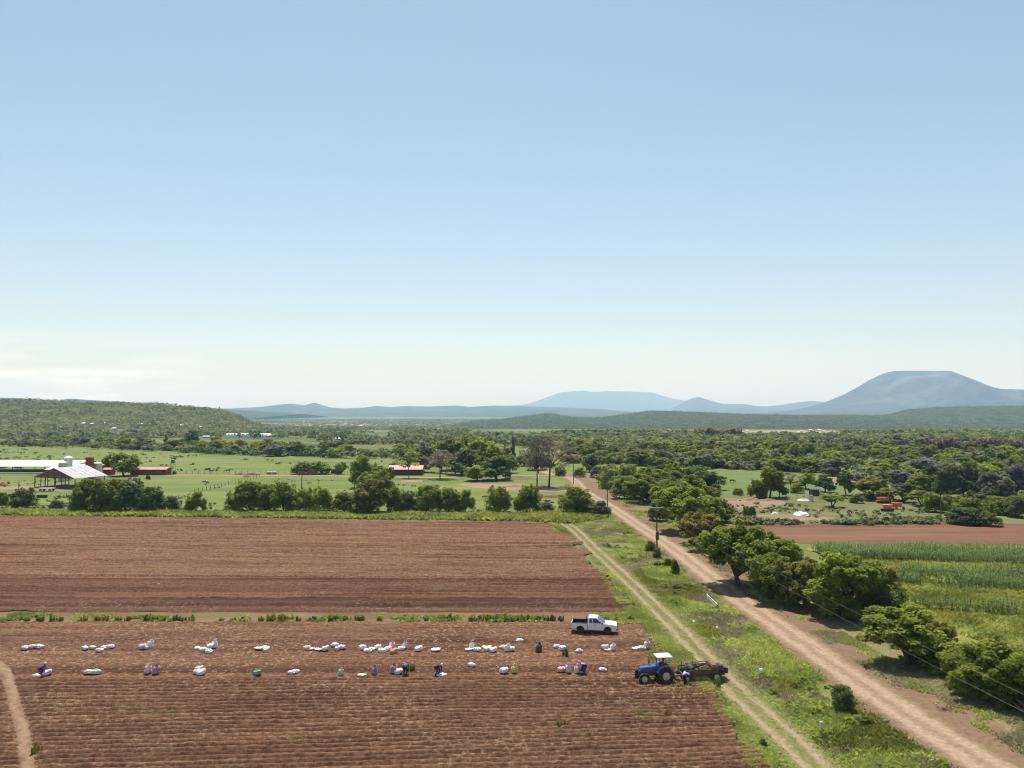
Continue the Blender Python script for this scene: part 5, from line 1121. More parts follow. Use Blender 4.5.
# ================================================================== THE TRACTOR
def tractor():
    x, y = G(666.0, 684.8); hd = R(187)
    t = thing('tractor', 'blue farm tractor with white canopy roof pulling a dark harvesting machine', 'tractor', (x - .1, y + .72, .12), hd)
    h = MB(); h.loft([(.35, -.36, .98), (2.30, -.30, .92), (2.30, .30, .92), (.35, .36, .98)], [(.35, -.34, 1.50), (2.26, -.26, 1.34), (2.26, .26, 1.34), (.35, .34, 1.50)]); h.build('bonnet', m_blue, t, bevel=.05)
    e = MB(); e.box((1.25, 0, .78), (1.9, .46, .42)); e.box((.1, 0, .72), (.9, .5, .5)); e.box((2.28, 0, .80), (.16, .5, .5)); e.build('engine_block', m_steel, t, bevel=.02)
    g = MB(); g.box((2.325, 0, 1.12), (.03, .46, .34)); g.build('grille', m_black, t)
    for s in (-1, 1):
        q = MB(); q.lathe([(.001, 0), (.075, 0), (.075, .02), (.001, .03)], (2.30, s * .2, 1.12), 12); o = q.build('headlight', m_lamp, t)
        fd = MB(); P_ = arc(0, .72, .80, 160, 20, 10); Q_ = arc(0, .72, .86, 20, 160, 10); fd.prism(P_ + Q_, s * .42, s * .95); fd.build('fender', m_blue, t)
        st = MB(); st.box((.55, s * .5, .42), (.3, .22, .04)); st.box((.55, s * .42, .58), (.05, .05, .34)); st.build('step', m_steel, t)
        wheel(t, 0, s * .74, .72, .42, .36, s, lugs=14); wheel(t, 2.02, s * .72, .50, .32, .27, s, lugs=12)
    ax = MB(); ax.tube([(0, -.7, .72), (0, .7, .72)], .11); ax.tube([(2.02, -.66, .5), (2.02, .66, .5)], .07); ax.box((2.02, 0, .58), (.25, .3, .3)); ax.build('axle', m_steel, t)
    fl = MB(); fl.box((.15, 0, .98), (.95, .78, .06)); fl.build('platform', m_steel, t)
    se = MB(); se.box((-.05, 0, 1.14), (.42, .44, .1)); se.box((-.27, 0, 1.38), (.08, .44, .42), ry=R(-10)); se.build('seat', m_black, t, bevel=.03)
    sw = MB(); sw.tube([(.52, 0, 1.3), (.40, 0, 1.52)], .02); sw.tube([(.40 + .06 * math.cos(a), .17 * math.sin(a), 1.52 + .16 * math.cos(a) * .6) for a in [2 * PI * i / 14 for i in range(15)]], .014, 6); sw.build('steering_wheel', m_black, t)
    ex = MB(); ex.tube([(1.30, -.22, 1.4), (1.30, -.22, 1.62)], .035); ex.tube([(1.30, -.22, 1.62), (1.30, -.22, 1.95)], .065); ex.tube([(1.30, -.22, 1.95), (1.30, -.22, 2.18), (1.26, -.22, 2.24)], .03); ex.build('exhaust', m_black, t)
    po = MB()
    for px_, py_ in ((-.42, -.46), (-.42, .46), (.50, -.46), (.50, .46)): po.tube([(px_, py_, 1.0), (px_ * .95, py_, 2.28)], .03, 8)
    po.build('canopy_post', m_black, t)
    ro = MB(); ro.loft([(-.72, -.66, 2.28), (.78, -.66, 2.28), (.78, .66, 2.28), (-.72, .66, 2.28)], [(-.68, -.62, 2.38), (.74, -.62, 2.38), (.74, .62, 2.38), (-.68, .62, 2.38)]); ro.build('canopy_roof', m_white, t, bevel=.04)
    hi = MB(); hi.box((-.62, 0, .55), (.5, .4, .14)); hi.tube([(-.5, -.3, .6), (-1.05, -.3, .45)], .04); hi.tube([(-.5, .3, .6), (-1.05, .3, .45)], .04); hi.build('hitch', m_steel, t)
    M = Matrix.Translation(t.location) @ Matrix.Rotation(hd, 4, 'Z'); p = M @ Vector((-.05, 0, 0))
    person('tractor driver in red shirt and dark cap sitting under the white canopy', (p.x, p.y, t.location.z), hd, 1.28, 6, [(.42, -.16, 1.48), (.42, .16, 1.48)], [(.46, -.16, .94), (.46, .16, .94)], C_RD, C_BK, C_BK, hat='cap', look=25)
    return t
TR = tractor()

# ================================================================== THE TRAILED HARVESTER
m_soilbrown = paint('soil_covered_steel', (.20, .115, .065), .9, dirt=.5, dirt_c=(.10, .055, .03), scale=4)
def harvester():
    x, y = G(702.0, 683.2)
    t = thing('harvesting_machine', 'dark trailed crop harvesting machine with brown conveyor behind the blue tractor', 'harvester', (x, y + .9, .10), R(187))
    f = MB()
    for s in (-1, 1): f.box((-.1, s * .78, .62), (4.0, .12, .14)); f.box((-.1, s * .82, 1.05), (3.6, .08, .10))
    for xx in (-2.0, -1.0, 0, 1.0, 1.8): f.box((xx, 0, .62), (.1, 1.6, .12)); [f.box((xx, s * .8, .84), (.08, .08, .42)) for s in (-1, 1)]
    f.build('frame', m_steel, t)
    d = MB(); d.tube([(1.85, -.7, .62), (2.75, -.05, .52), (3.15, 0, .50)], .06); d.tube([(1.85, .7, .62), (2.75, .05, .52), (3.15, 0, .50)], .06); d.tube([(2.4, 0, .55), (2.4, 0, .05)], .04); d.build('drawbar', m_steel, t)
    c = MB()
    for i in range(34): c.tube([(1.75 - i * .085, -.66, .30 + i * .024), (1.75 - i * .085, .66, .30 + i * .024)], .028, 6)
    c.build('conveyor', m_soilbrown, t)
    for s in (-1, 1):
        p = MB(); p.prism([(1.6, .34), (-.9, .70), (-.9, 1.22), (.2, 1.18), (1.6, .80)], s * .70, s * .74); p.build('side_panel', m_soilbrown, t)
        w = wheel(t, 1.55, s * .95, .38, .26, .19, s); w = wheel(t, -1.25, s * .98, .48, .32, .24, s)
    b = MB(); b.box((-1.22, 0, 1.05), (.62, 1.7, .66)); b.box((-1.22, 0, 1.42), (.5, 1.4, .08)); b.build('hopper', m_rust, t, bevel=.02)
    r = MB(); r.box((-1.95, 0, .95), (.62, 1.5, .50)); r.box((-1.85, .2, 1.28), (.4, .9, .14)); r.build('rear_box', m_black, t, bevel=.02)
    e = MB(); e.box((-2.45, -.2, .78), (.34, 1.2, .50)); e.tube([(-2.3, -.6, .95), (-2.62, -.6, .62)], .05); e.build('discharge_chute', m_steel, t)
    u = MB(); u.tube([(1.5, -.78, .62), (1.5, -.78, 1.45), (1.5, .78, 1.45), (1.5, .78, .62)], .045); u.tube([(1.5, 0, 1.45), (-.4, 0, 1.62), (-1.0, 0, 1.62)], .04); u.tube([(.4, -.78, 1.05), (.4, -.78, 1.42), (.4, .78, 1.42), (.4, .78, 1.05)], .04); u.build('gantry', m_steel, t)
    s_ = MB(); s_.prism([(2.0, .10), (1.55, .26), (1.55, .32), (2.05, .14)], -.62, .62); s_.build('share', m_steel, t)
    o = MB(); o.lathe([(.02, -.7), (.22, -.7), (.22, .7), (.02, .7)], (.9, 0, 1.1), 16, 'y'); o.build('roller', m_steel, t)
    h = MB(); h.tube([(2.6, .1, .6), (1.8, .35, 1.2), (.6, .3, 1.35), (-.8, .35, 1.5)], .025, 6); h.tube([(2.6, .16, .6), (1.7, .42, 1.1), (.5, .38, 1.3), (-.8, .42, 1.45)], .025, 6); h.build('hose', m_black, t)
    l = MB()
    for i in range(14): l.box((1.2 - i * .15, random.uniform(-.5, .5), .52 + i * .042 + .03), (random.uniform(.1, .22), random.uniform(.1, .2), .06), rz=random.random() * 3)
    l.build('soil_clods', m_soilbrown, t)
harvester()
person('worker in light blue shirt and dark trousers leaning onto the front of the harvesting machine', at(683.2, 686.2, .08), R(20), .80, 42, [(.52, -.10, .95), (.50, .20, .98)], ft, C_LB, C_BK, C_BK, hat='cap', look=10)

# ================================================================== SACKS
def sackmat(name, c, stripe=None, amt=.0):
    m, t, b, o = nt(name); tcn = N(t, 'ShaderNodeTexCoord'); col = mixc_(t, math_(t, 'MULTIPLY', ramp(t, noise(t, tcn.outputs['Object'], 7, 4), .45, .8), .3), tuple(c), (.42, .33, .26))
    if stripe:
        wv = N(t, 'ShaderNodeTexWave', Scale=3.2, Distortion=2.5); t.links.new(tcn.outputs['Object'], wv.inputs['Vector'])
        col = mixc_(t, math_(t, 'MULTIPLY', ramp(t, wv.outputs['Fac'], .45, .6), amt), col, tuple(stripe))
    t.links.new(col, b.inputs['Base Color']); b.inputs['Roughness'].default_value = .6; bump(t, b, noise(t, tcn.outputs['Object'], 22, 3), .5, .02); return m
SM = {'white': sackmat('sack_white', (.86, .85, .84)), 'pinkish': sackmat('sack_white_pink', (.84, .75, .77), (.68, .28, .40), .7), 'cream': sackmat('sack_cream', (.72, .66, .52)), 'pink': sackmat('sack_pink', (.70, .38, .44), (.80, .70, .72), .5),
      'purple': sackmat('sack_mauve', (.30, .17, .26), (.60, .42, .50), .6), 'yellow': sackmat('sack_yellow', (.72, .60, .20)), 'pale yellow': sackmat('sack_pale_yellow', (.74, .67, .36)), 'green': sackmat('sack_green', (.05, .24, .09), (.62, .66, .58), .6), 'orange': sackmat('sack_orange', (.75, .27, .13)), 'dark': sackmat('sack_dark', (.03, .05, .06))}
def sack_mesh(kind, seed):
    rng = np.random.RandomState(seed); nu, nv = 28, 18; U, V_ = np.meshgrid(np.linspace(0, 2 * PI, nu, endpoint=False), np.linspace(-PI / 2, PI / 2, nv))
    se = lambda w, e: np.sign(w) * np.abs(w) ** e
    cx_, cy_, cz_ = se(np.cos(V_), .6) * se(np.cos(U), .6), se(np.cos(V_), .6) * se(np.sin(U), .6), se(np.sin(V_), .8)
    nz_ = (vnoise(U * 3 + seed * 7, V_ * 3 + 20, 1.0, 100 + seed) - .5)
    nz_[:, 0] = nz_[:, -1]
    if kind == 'full':
        X, Y, Z = cx_ * .40, cy_ * .25 * (1 - .28 * np.abs(cx_) ** 3), cz_ * .20 * (1 - .5 * np.abs(cx_) ** 2.5); Z = np.where(Z < -.1, -.1, Z) + .10; Z = Z + .14 * np.clip(np.abs(cx_) - .8, 0, 1) * (1 + np.sin(U * 5))
    elif kind == 'upright':
        h = (np.sin(V_) + 1) / 2; w = np.where(h < .72, .25 + .03 * np.sin(h * 4), .25 * np.clip((.86 - h) / .14, .28, 1)); w = np.where(h > .9, .12, w) * np.where(V_ < -1.4, .8, 1)
        X, Y, Z = np.cos(U) * w, np.sin(U) * w * .85, h * .68 + .0 * U; X += .12 * h * h
    elif kind == 'flat':
        X, Y, Z = cx_ * .44, cy_ * .30, cz_ * .07; Z = np.where(Z < -.03, -.03, Z) + .05 + .10 * np.clip(nz_ + .2, 0, 1); X += .1 * nz_; Y += .14 * nz_
    else:
        X, Y, Z = cx_ * .34, cy_ * .27, cz_ * .22; Z = np.where(Z < -.14, -.14, Z) + .14; Z += .13 * np.clip(cx_, 0, 1) ** 2; X += .06 * Z
    k = 1 + .42 * nz_ + .30 * (vnoise(U * 9 + seed, V_ * 9 + 30, 1.0, 140 + seed) - .5); Vt = np.stack([X * k, Y * k, np.maximum(Z * (1 + .3 * nz_), 0)], 2).reshape(-1, 3); Vt += rng.normal(size=Vt.shape) * [.016, .016, .013] * (Vt[:, 2:] > .01)
    F_ = [(r * nu + c, r * nu + (c + 1) % nu, (r + 1) * nu + (c + 1) % nu, (r + 1) * nu + c) for r in range(nv - 1) for c in range(nu)]
    me = np_mesh('sack', Vt, np.array(F_), None, smooth=False); return me
SK = {}
def sack(px, py, kind, colour, label, group, rz=None, s=1.0, z=0.0):
    v = random.randint(0, 2); key = (kind, v, colour)
    if key not in SK:
        me = sack_mesh(kind, {'full': 0, 'upright': 3, 'flat': 6, 'slump': 9}[kind] + v); me.materials.append(SM[colour]); SK[key] = me
    o = link(bpy.data.objects.new('sack', SK[key])); x, y = G(px, py + .8); o.location = (x, y, .14 + z); o.rotation_euler = (0, 0, random.uniform(-.6, .6) if rz is None else rz)
    q = s * random.uniform(.85, 1.12) * 1.0; o.scale = (q, q, q * 1.1); return tag(o, label, 'sack', group)
FA, FB = 'sacks of the far row', 'sacks of the near row'
POS = {2: ['left of two', 'right of two'], 3: ['left of three', 'middle of three', 'right of three']}
def pile(where, grp, items, hint=None):
    n = len(items)
    for i, (px, py, kind, colour) in enumerate(items):
        cw = {'pinkish': 'pink-printed white', 'purple': 'mauve'}.get(colour, colour)
        sack(px, py, kind, colour, '%s sack, %s, %s' % (cw, hint[i] if hint else POS[n][i], where) if n > 1 else '%s single sack %s' % (cw, where), grp)
pile('at the far left end of the far row', FA, [(25, 649.5, 'full', 'pinkish'), (32, 648.5, 'full', 'pinkish'), (39.5, 648.5, 'full', 'pinkish')])
pile('in the far row, touching the pink-printed trio beside it', FA, [(85, 649.5, 'full', 'white'), (92.5, 649, 'full', 'cream')])
pile('in the far row beside a white-cream pair', FA, [(99.5, 652, 'full', 'pinkish'), (104, 649, 'full', 'white'), (110, 648.5, 'full', 'pinkish')])
pile('in the far row above two upright mauve sacks', FA, [(142, 649, 'slump', 'pinkish'), (146, 649, 'full', 'pinkish'), (150, 648, 'upright', 'white')])
pile('in the far row heap left of the cream trio', FA, [(197.5, 650, 'full', 'white'), (203, 651, 'full', 'white'), (209, 653, 'full', 'white'), (210.5, 648.5, 'slump', 'white'), (214, 648, 'upright', 'white')], ['leftmost', 'second from left', 'at the front', 'at the back', 'tallest one'])
pile('in the far row above the green sack', FA, [(259, 649.5, 'flat', 'cream'), (264.5, 649.5, 'full', 'cream'), (266, 652, 'slump', 'cream')])
pile('in the far row, left of a small pink one', FA, [(306.5, 650, 'slump', 'cream'), (310, 650, 'flat', 'cream')])
pile('between a cream pair and a round sack, far row', FA, [(318, 650.5, 'flat', 'pinkish')])
pile('in the far row, small and round, left of a loose white trio', FA, [(325, 650.5, 'slump', 'white')])
pile('lying loosely above the cream upright sack', FA, [(335, 646.5, 'full', 'white'), (337.5, 650.5, 'slump', 'pinkish'), (341.5, 649.5, 'slump', 'white')])
pile('in the longest heap of the far row', FA, [(362.5, 650, 'slump', 'white'), (367.5, 652.5, 'full', 'white'), (372, 650.5, 'full', 'white'), (378, 649.5, 'slump', 'white'), (382, 652.5, 'full', 'white'), (387.5, 651, 'slump', 'white'), (391.5, 649, 'upright', 'pinkish'), (393, 653.5, 'slump', 'orange')],
     ['left end', 'front left', 'third from left', 'back middle', 'front middle', 'just left of the upright one', 'upright at right end', 'right front corner'])
pile('above the worker in the red cap', FA, [(401, 650, 'full', 'white'), (404.5, 648.5, 'upright', 'pinkish')])
pile('in the far row between two white pairs, round', FA, [(418, 651, 'slump', 'white')])
pile('in the far row above the worker in dark clothes', FA, [(435.5, 651, 'flat', 'white')])
pile('in the far row left of the yellow sack', FA, [(469, 650.5, 'flat', 'white'), (471.5, 649.5, 'upright', 'white'), (477, 651, 'full', 'white')])
pile('beside or with the yellow sack, far row', FA, [(486.5, 648.5, 'flat', 'yellow'), (486.5, 651, 'slump', 'white'), (493, 652, 'slump', 'white')], ['lying flat on top', 'under the yellow one', 'small one at right'])
pile('in the far row below a lone white sack', FA, [(503.5, 649, 'full', 'pinkish'), (507, 651.5, 'upright', 'white'), (511, 651, 'slump', 'white')])
pile('lying alone behind the far row', FA, [(519.5, 642, 'full', 'white')])
pile('standing in the far row like a dark bundle', FA, [(538.5, 652, 'upright', 'dark')])
pile('leaning over a dark weed in the far row', FA, [(557, 648.5, 'full', 'pink'), (562, 650, 'slump', 'white')])
pile('below the pickup truck, near the worker in pink', FA, [(579, 652.5, 'full', 'pinkish')])
pile('below the front of the pickup truck', FA, [(604.5, 649.5, 'slump', 'pinkish'), (608, 651, 'flat', 'pink'), (612.5, 650.5, 'upright', 'white')])
pile('behind the tractor, at the far row end', FA, [(636, 649.5, 'flat', 'cream'), (641.5, 650, 'full', 'cream'), (646.5, 648.5, 'upright', 'cream')])
pile('held by the worker in the white headscarf', FB, [(36, 678.2, 'full', 'cream'), (46.5, 675.5, 'slump', 'pinkish')])
pile('right of the worker in the white headscarf', FB, [(88.5, 674, 'full', 'cream'), (96, 674, 'full', 'cream')])
pile('in the near row, both standing upright', FB, [(148, 673.5, 'upright', 'pinkish'), (155.5, 674, 'upright', 'purple')])
pile('between the mauve sacks and the green one', FB, [(196.5, 674, 'slump', 'cream'), (200.5, 675, 'slump', 'white'), (198.8, 671.5, 'slump', 'cream')], ['left of three', 'front of three', 'back of three'])
pile('lying in the near row, the only green one', FB, [(257, 675.5, 'slump', 'green'), ])
pile('in the near row right of the green sack', FB, [(291, 674.5, 'full', 'pinkish'), (295.5, 673.5, 'full', 'pinkish')])
pile('standing tilted left of the flat pale yellow sack', FB, [(340.5, 675.5, 'upright', 'cream')])
pile('lying flat and square in the near row', FB, [(361.5, 676.5, 'flat', 'pale yellow')])
pile('standing upright just right of the pale yellow sack', FB, [(374, 674.5, 'upright', 'purple')])
pile('left of the worker in the red cap', FB, [(393, 673.5, 'upright', 'purple'), (398, 674, 'slump', 'white')])
pile('at the hands of the worker in dark clothes', FB, [(441.5, 676.5, 'flat', 'white')])
pile('lying alone between the two rows of sacks', FB, [(471.5, 666.5, 'full', 'white')])
pile('in the near row left of the yellow upright sack', FB, [(503.5, 673, 'slump', 'white')])
pile('standing upright in the near row, the only strong yellow one', FB, [(514, 673, 'upright', 'yellow')])
pile('left of the worker in pink', FB, [(561, 672, 'slump', 'pink'), (567.5, 672.5, 'upright', 'pinkish')])
pile('under the hands of the worker in pink', FB, [(577, 673, 'upright', 'cream')])
pile('between the worker in pink and the tractor', FB, [(602.5, 671.5, 'full', 'pinkish')])

# ================================================================== FARM BUILDINGS ON THE LEFT
def at0(px, py): x, y = G(px, py); return (x, y, float(H(x, y)))
def barn():
    t = thing('open_barn', 'open-sided barn with a pale tin gable roof in front of the white tanks', 'barn', (-150.0, 257.5, 0)); t.rotation_euler[2] = R(-20)
    L_, W, e, rd = 12.0, 9.3, 3.4, 6.6
    for s in (-1, 1):
        r = MB(); a = Vector((0, 0, rd)); b_ = Vector((s * W, 0, e)); n = Vector((s * (rd - e), 0, W)).normalized() * .08
        for i in range(13):                              # tin sheets, every second one lapped over its neighbours
            y0, y1 = -.5 + i * 1.0, -.5 + (i + 1) * 1.0; dz = Vector((0, 0, .06 * (i % 2)))
            q_ = [a + Vector((0, y0, 0)) + dz, b_ + Vector((0, y0, 0)) + dz, b_ + Vector((0, y1, 0)) + dz, a + Vector((0, y1, 0)) + dz]; r.loft(q_, [q + n for q in q_])
        r.build('roof', m_tinroof, t)
    for y0, y1 in ((-.02, .06), (L_ - .4, L_ - .3)): g = MB(); g.prism([(-W + .3, e - .1), (0, rd - .1), (W - .3, e - .1)], y0, y1); g.build('gable', m_brown, t)
    for y in np.linspace(0, L_ - .5, 4):
        for s in (-1, 1): q_ = MB(); q_.box((s * (W - .4), y, e / 2), (.22, .22, e)); q_.build('post', m_steel, t)
    for x in (-6.2, -3.1, 0, 3.1, 6.2): q_ = MB(); hh_ = rd - abs(x) * (rd - e) / W - .2; q_.box((x, 0, hh_ / 2), (.18, .18, hh_)); q_.build('post', m_steel, t)
    w = MB(); w.box((W - .5, L_ / 2 + 1.5, 1.4), (.2, L_ - 4, 2.8)); w.build('side_wall', m_plast, t)
    f = MB(); f.box((0, L_ / 2, .06), (2 * W, L_, .12)); f.build('concrete_floor', m_bare, t)
m_tinroof = paint('tin_roof', (.40, .39, .39), .6, dirt=.8, dirt_c=(.25, .20, .19), scale=.5, spec=.2)
m_whiteroof = paint('white_roof', (.56, .56, .55), .6, dirt=.4, dirt_c=(.42, .40, .37), scale=.3, spec=.2)
barn()
def long_shed():
    t = thing('long_shelter', 'very long low shelter with a white roof running out of the left picture edge', 'shelter', (-230, 317, 0))
    r = MB(); r.loft([(0 - 60, 0, 2.9), (52, 0, 2.9), (52, 14, 4.6), (-60, 14, 4.6)], [(-60, 0, 3.0), (52, 0, 3.0), (52, 14, 4.7), (-60, 14, 4.7)]); r.loft([(-60, 14, 4.6), (52, 14, 4.6), (52, 27, 2.9), (-60, 27, 2.9)], [(-60, 14, 4.7), (52, 14, 4.7), (52, 27, 3.0), (-60, 27, 3.0)]); r.build('roof', m_whiteroof, t)
    for i in range(12):
        for y in (.3, 26.5):
            p = MB(); p.box((-58 + i * 9.9, y, 1.45), (.2, .2, 2.9)); p.build('post', m_steel, t)
    q = MB(); q.box((0, -1.2, .35), (100, .8, .7)); q.build('feed_trough', m_conc, t)
    t2 = thing('small_shelter', 'lower white lean-to roof between the long shelter and the open barn', 'shelter', (-171, 300, 0))
    r = MB(); r.loft([(-8, 0, 2.9), (10, 0, 2.9), (10, 10, 4.2), (-8, 10, 4.2)], [(-8, 0, 3.0), (10, 0, 3.0), (10, 10, 4.3), (-8, 10, 4.3)]); r.build('roof', m_whiteroof, t2)
    for x in (-7.5, 9.5):
        for y in (.3, 9.7): p = MB(); p.box((x, y, 1.45 + (y > 5) * .6), (.2, .2, 2.9 + (y > 5) * 1.2)); p.build('post', m_steel, t2)
long_shed()
def tank(name, label, px, Y, w, h, mat, roof_mat, cat):
    x = (px - CX) / F * Y; t = thing(name, label, cat, (x, Y, 0))
    b = MB(); b.lathe([(w / 2, 0), (w / 2, h * .9)], (0, 0, 0), 24); b.build('shell', mat, t, smooth=False)
    for q in (.3, .6): r = MB(); r.lathe([(w / 2, h * q), (w / 2 + .05, h * q), (w / 2 + .05, h * q + .12), (w / 2, h * q + .12)], (0, 0, 0), 24); r.build('hoop', mat, t)
    c = MB(); c.lathe([(w / 2 + .08, h * .9), (w / 2 + .08, h * .92), (w * .3, h * .97), (.15, h)], (0, 0, 0), 24); c.build('roof', roof_mat, t)
    l = MB(); [l.tube([(s * .2, -w / 2 - .15, 0), (s * .2, -w / 2 - .15, h * .9)], .03, 5) for s in (-1, 1)]; [l.tube([(-.2, -w / 2 - .15, .4 + i * .4), (.2, -w / 2 - .15, .4 + i * .4)], .02, 5) for i in range(int(h * .9 / .4))]; l.build('ladder', m_steel, t)
tank('silo', 'tallest white round silo behind the barn roof', 69.7, 288, 2.7, 8.9, m_tarp, m_tarp, 'silo')
tank('tank', 'cream tank left of the tallest white silo', 64.2, 284, 2.8, 7.2, m_cream, m_cream, 'tank')
tank('tank', 'wide cream tank right of the red-brown tower', 98.7, 286, 3.2, 6.9, m_cream, m_cream, 'tank')
def tower():
    x = (91 - CX) / F * 283; t = thing('brick_tower', 'square red-brown tower rising behind the right end of the barn roof', 'tower', (x, 283, 0), R(12))
    b = MB(); b.box((0, 0, 4.1), (2.2, 2.2, 8.2)); b.build('shaft', m_brick, t); c = MB(); c.box((0, 0, 8.35), (2.5, 2.5, .3)); c.box((0, 0, 8.6), (2.1, 2.1, .2)); c.build('cap', m_brick, t)
    d = MB(); d.box((0, -1.12, 1.1), (.9, .06, 2.2)); d.build('door', m_steel, t)
tower()
def house(label, px, py, w, h, d, wall, roof, doors=2, rh=.9, rz=0, name='house', cat='house', posts=0):
    x, y, z = at0(px, py); t = thing(name, label, cat, (x, y, z), rz)
    b = MB(); b.box((0, d / 2, h / 2), (w, d, h)); b.build('wall', wall, t)
    r = MB(); r.prism([(-.0, 0), (0, 0), (0, 0)], 0, 0) if 0 else None
    o_ = .45; e = [(-w / 2 - o_, -o_, h), (w / 2 + o_, -o_, h), (w / 2 + o_, d / 2, h + rh), (-w / 2 - o_, d / 2, h + rh)]; r.loft(e, [(p[0], p[1], p[2] + .08) for p in e])
    e = [(-w / 2 - o_, d / 2, h + rh), (w / 2 + o_, d / 2, h + rh), (w / 2 + o_, d + o_, h), (-w / 2 - o_, d + o_, h)]; r.loft(e, [(p[0], p[1], p[2] + .08) for p in e]); r.build('roof', roof, t)
    for s in (-1, 1): g = MB(); g.loft([(s * w / 2, 0, h), (s * w / 2, d, h), (s * w / 2, d / 2, h + rh)], [(s * (w / 2 - .1), 0, h), (s * (w / 2 - .1), d, h), (s * (w / 2 - .1), d / 2, h + rh)]); g.build('gable', wall, t)
    n = doors * 2 + 1
    for i in range(n):
        xx = -w / 2 + w * (i + .5) / n; m = MB()
        if i % 2: m.box((xx, -.03, 1.05), (.9, .08, 2.1)); m.build('door', m_wood, t)
        else: m.box((xx, -.03, 1.55), (1.1, .08, .9)); m.build('window', m_glass, t)
    for i in range(posts):
        m = MB(); xx = -w / 2 + w * i / max(1, posts - 1); m.box((xx, -2.0, 1.15), (.14, .14, 2.3)); m.build('veranda_post', m_wood, t)
    if posts: m = MB(); e = [(-w / 2 - o_, -2.4, 2.25), (w / 2 + o_, -2.4, 2.25), (w / 2 + o_, -.3, h - .06), (-w / 2 - o_, -.3, h - .06)]; m.loft(e, [(p[0], p[1], p[2] + .06) for p in e]); m.build('veranda_roof', roof, t)
    return t
house('long low farm building with faded red tin roof right of the shade tree', 148, 475.2, 14, 2.2, 5, m_brick, m_tinred, 3, .7, name='farm_building', cat='building')
house('small red-walled hut with pale roof between the cream tank and the shade tree', 107, 475.2, 3.0, 2.2, 3.5, m_brick, m_tinred, 0, .6, name='hut', cat='hut')
house('farmhouse with patchy pink and white tin roof and veranda behind a light green tree', 405.5, 475.0, 13.0, 2.4, 6, m_brown, m_tinred, 3, 1.2, name='farmhouse', posts=5)
house('brown flat-looking shed beside a small light tree on the farm track', 335.5, 473.6, 3.6, 1.7, 3, m_brown, m_rust, 0, .25, name='shed', cat='shed')
house('small dark shed between two trees beyond the lone acacia', 815.4, 496, 2.2, 1.9, 2.2, m_steel, m_steel, 0, .3, name='shed', cat='shed')
x, y, z = at0(396, 475)
def water_tower():
    x, y, z = at0(172.7, 474.6); t = thing('water_tower', 'green water tank on a slim steel stand at the end of the low farm building', 'water tank', (x, y, z))
    s = MB(); [s.tube([(a * .8, b * .8, 0), (a * .6, b * .6, 4.6)], .06, 6) for a in (-1, 1) for b in (-1, 1)]; s.box((0, 0, 4.65), (1.6, 1.6, .12))
    for a in (-1, 1): s.tube([(a * .75, -.75, .6), (-a * .62, -.62, 4.2)], .03, 5)
    s.build('stand', m_steel, t); b = MB(); b.lathe([(.7, 4.72), (.72, 5.0), (.72, 5.8), (.5, 6.05), (.2, 6.15)], k=20); b.build('tank', m_green, t, smooth=True)
    x, y, z = at0(175, 474.4); t = thing('ground_tank', 'green tank standing on the ground beside the water tower', 'water tank', (x, y - .5, z)); b = MB(); b.lathe([(.78, 0), (.8, .3), (.8, 1.2), (.55, 1.5), (.2, 1.6)], k=20); b.build('tank_shell', m_green, t, smooth=True); q = MB(); q.lathe([(.25, 1.58), (.25, 1.68), (.01, 1.7)], k=14); q.build('lid', m_black, t)
water_tower()
def trailer(label, px, py, ln, w, h, mat, top, rz=0, sides=.0, name='trailer'):
    x, y, z = at0(px, py); t = thing(name, label, 'trailer', (x, y + w / 2, z), rz)
    b = MB(); b.box((0, 0, h), (ln, w, .16)); b.build('deck', top, t); f = MB(); [f.box((0, s * w * .3, h - .18), (ln * .96, .12, .2)) for s in (-1, 1)]; f.tube([(ln / 2, 0, h - .15), (ln / 2 + 1.0, 0, h - .3)], .06); f.build('chassis', m_steel, t)
    if sides:
        s_ = MB(); [s_.box((0, s * w / 2, h + sides / 2 + .08), (ln, .06, sides)) for s in (-1, 1)]; [s_.box((s * ln / 2, 0, h + sides / 2 + .08), (.06, w, sides)) for s in (-1, 1)]; s_.build('side_boards', mat, t)
    for xx in (-ln * .32, ln * .32):
        for s in (-1, 1): wheel(t, xx, s * w * .5, .38, .22, .2, s)
trailer('flat trailer with pale deck parked in front of the open barn', 45, 491.6, 4.6, 2.0, .95, m_steel, m_conc)
trailer('rusty red trailer with side boards standing on the farm track before two bushes', 305.5, 475.4, 6.2, 2.2, .6, m_rust, m_rust, R(3), .7)
trailer('white-covered trailer among the rubble on the farm track', 271, 474.4, 3.6, 1.9, .7, m_tarp, m_tarp, R(-8), .3)
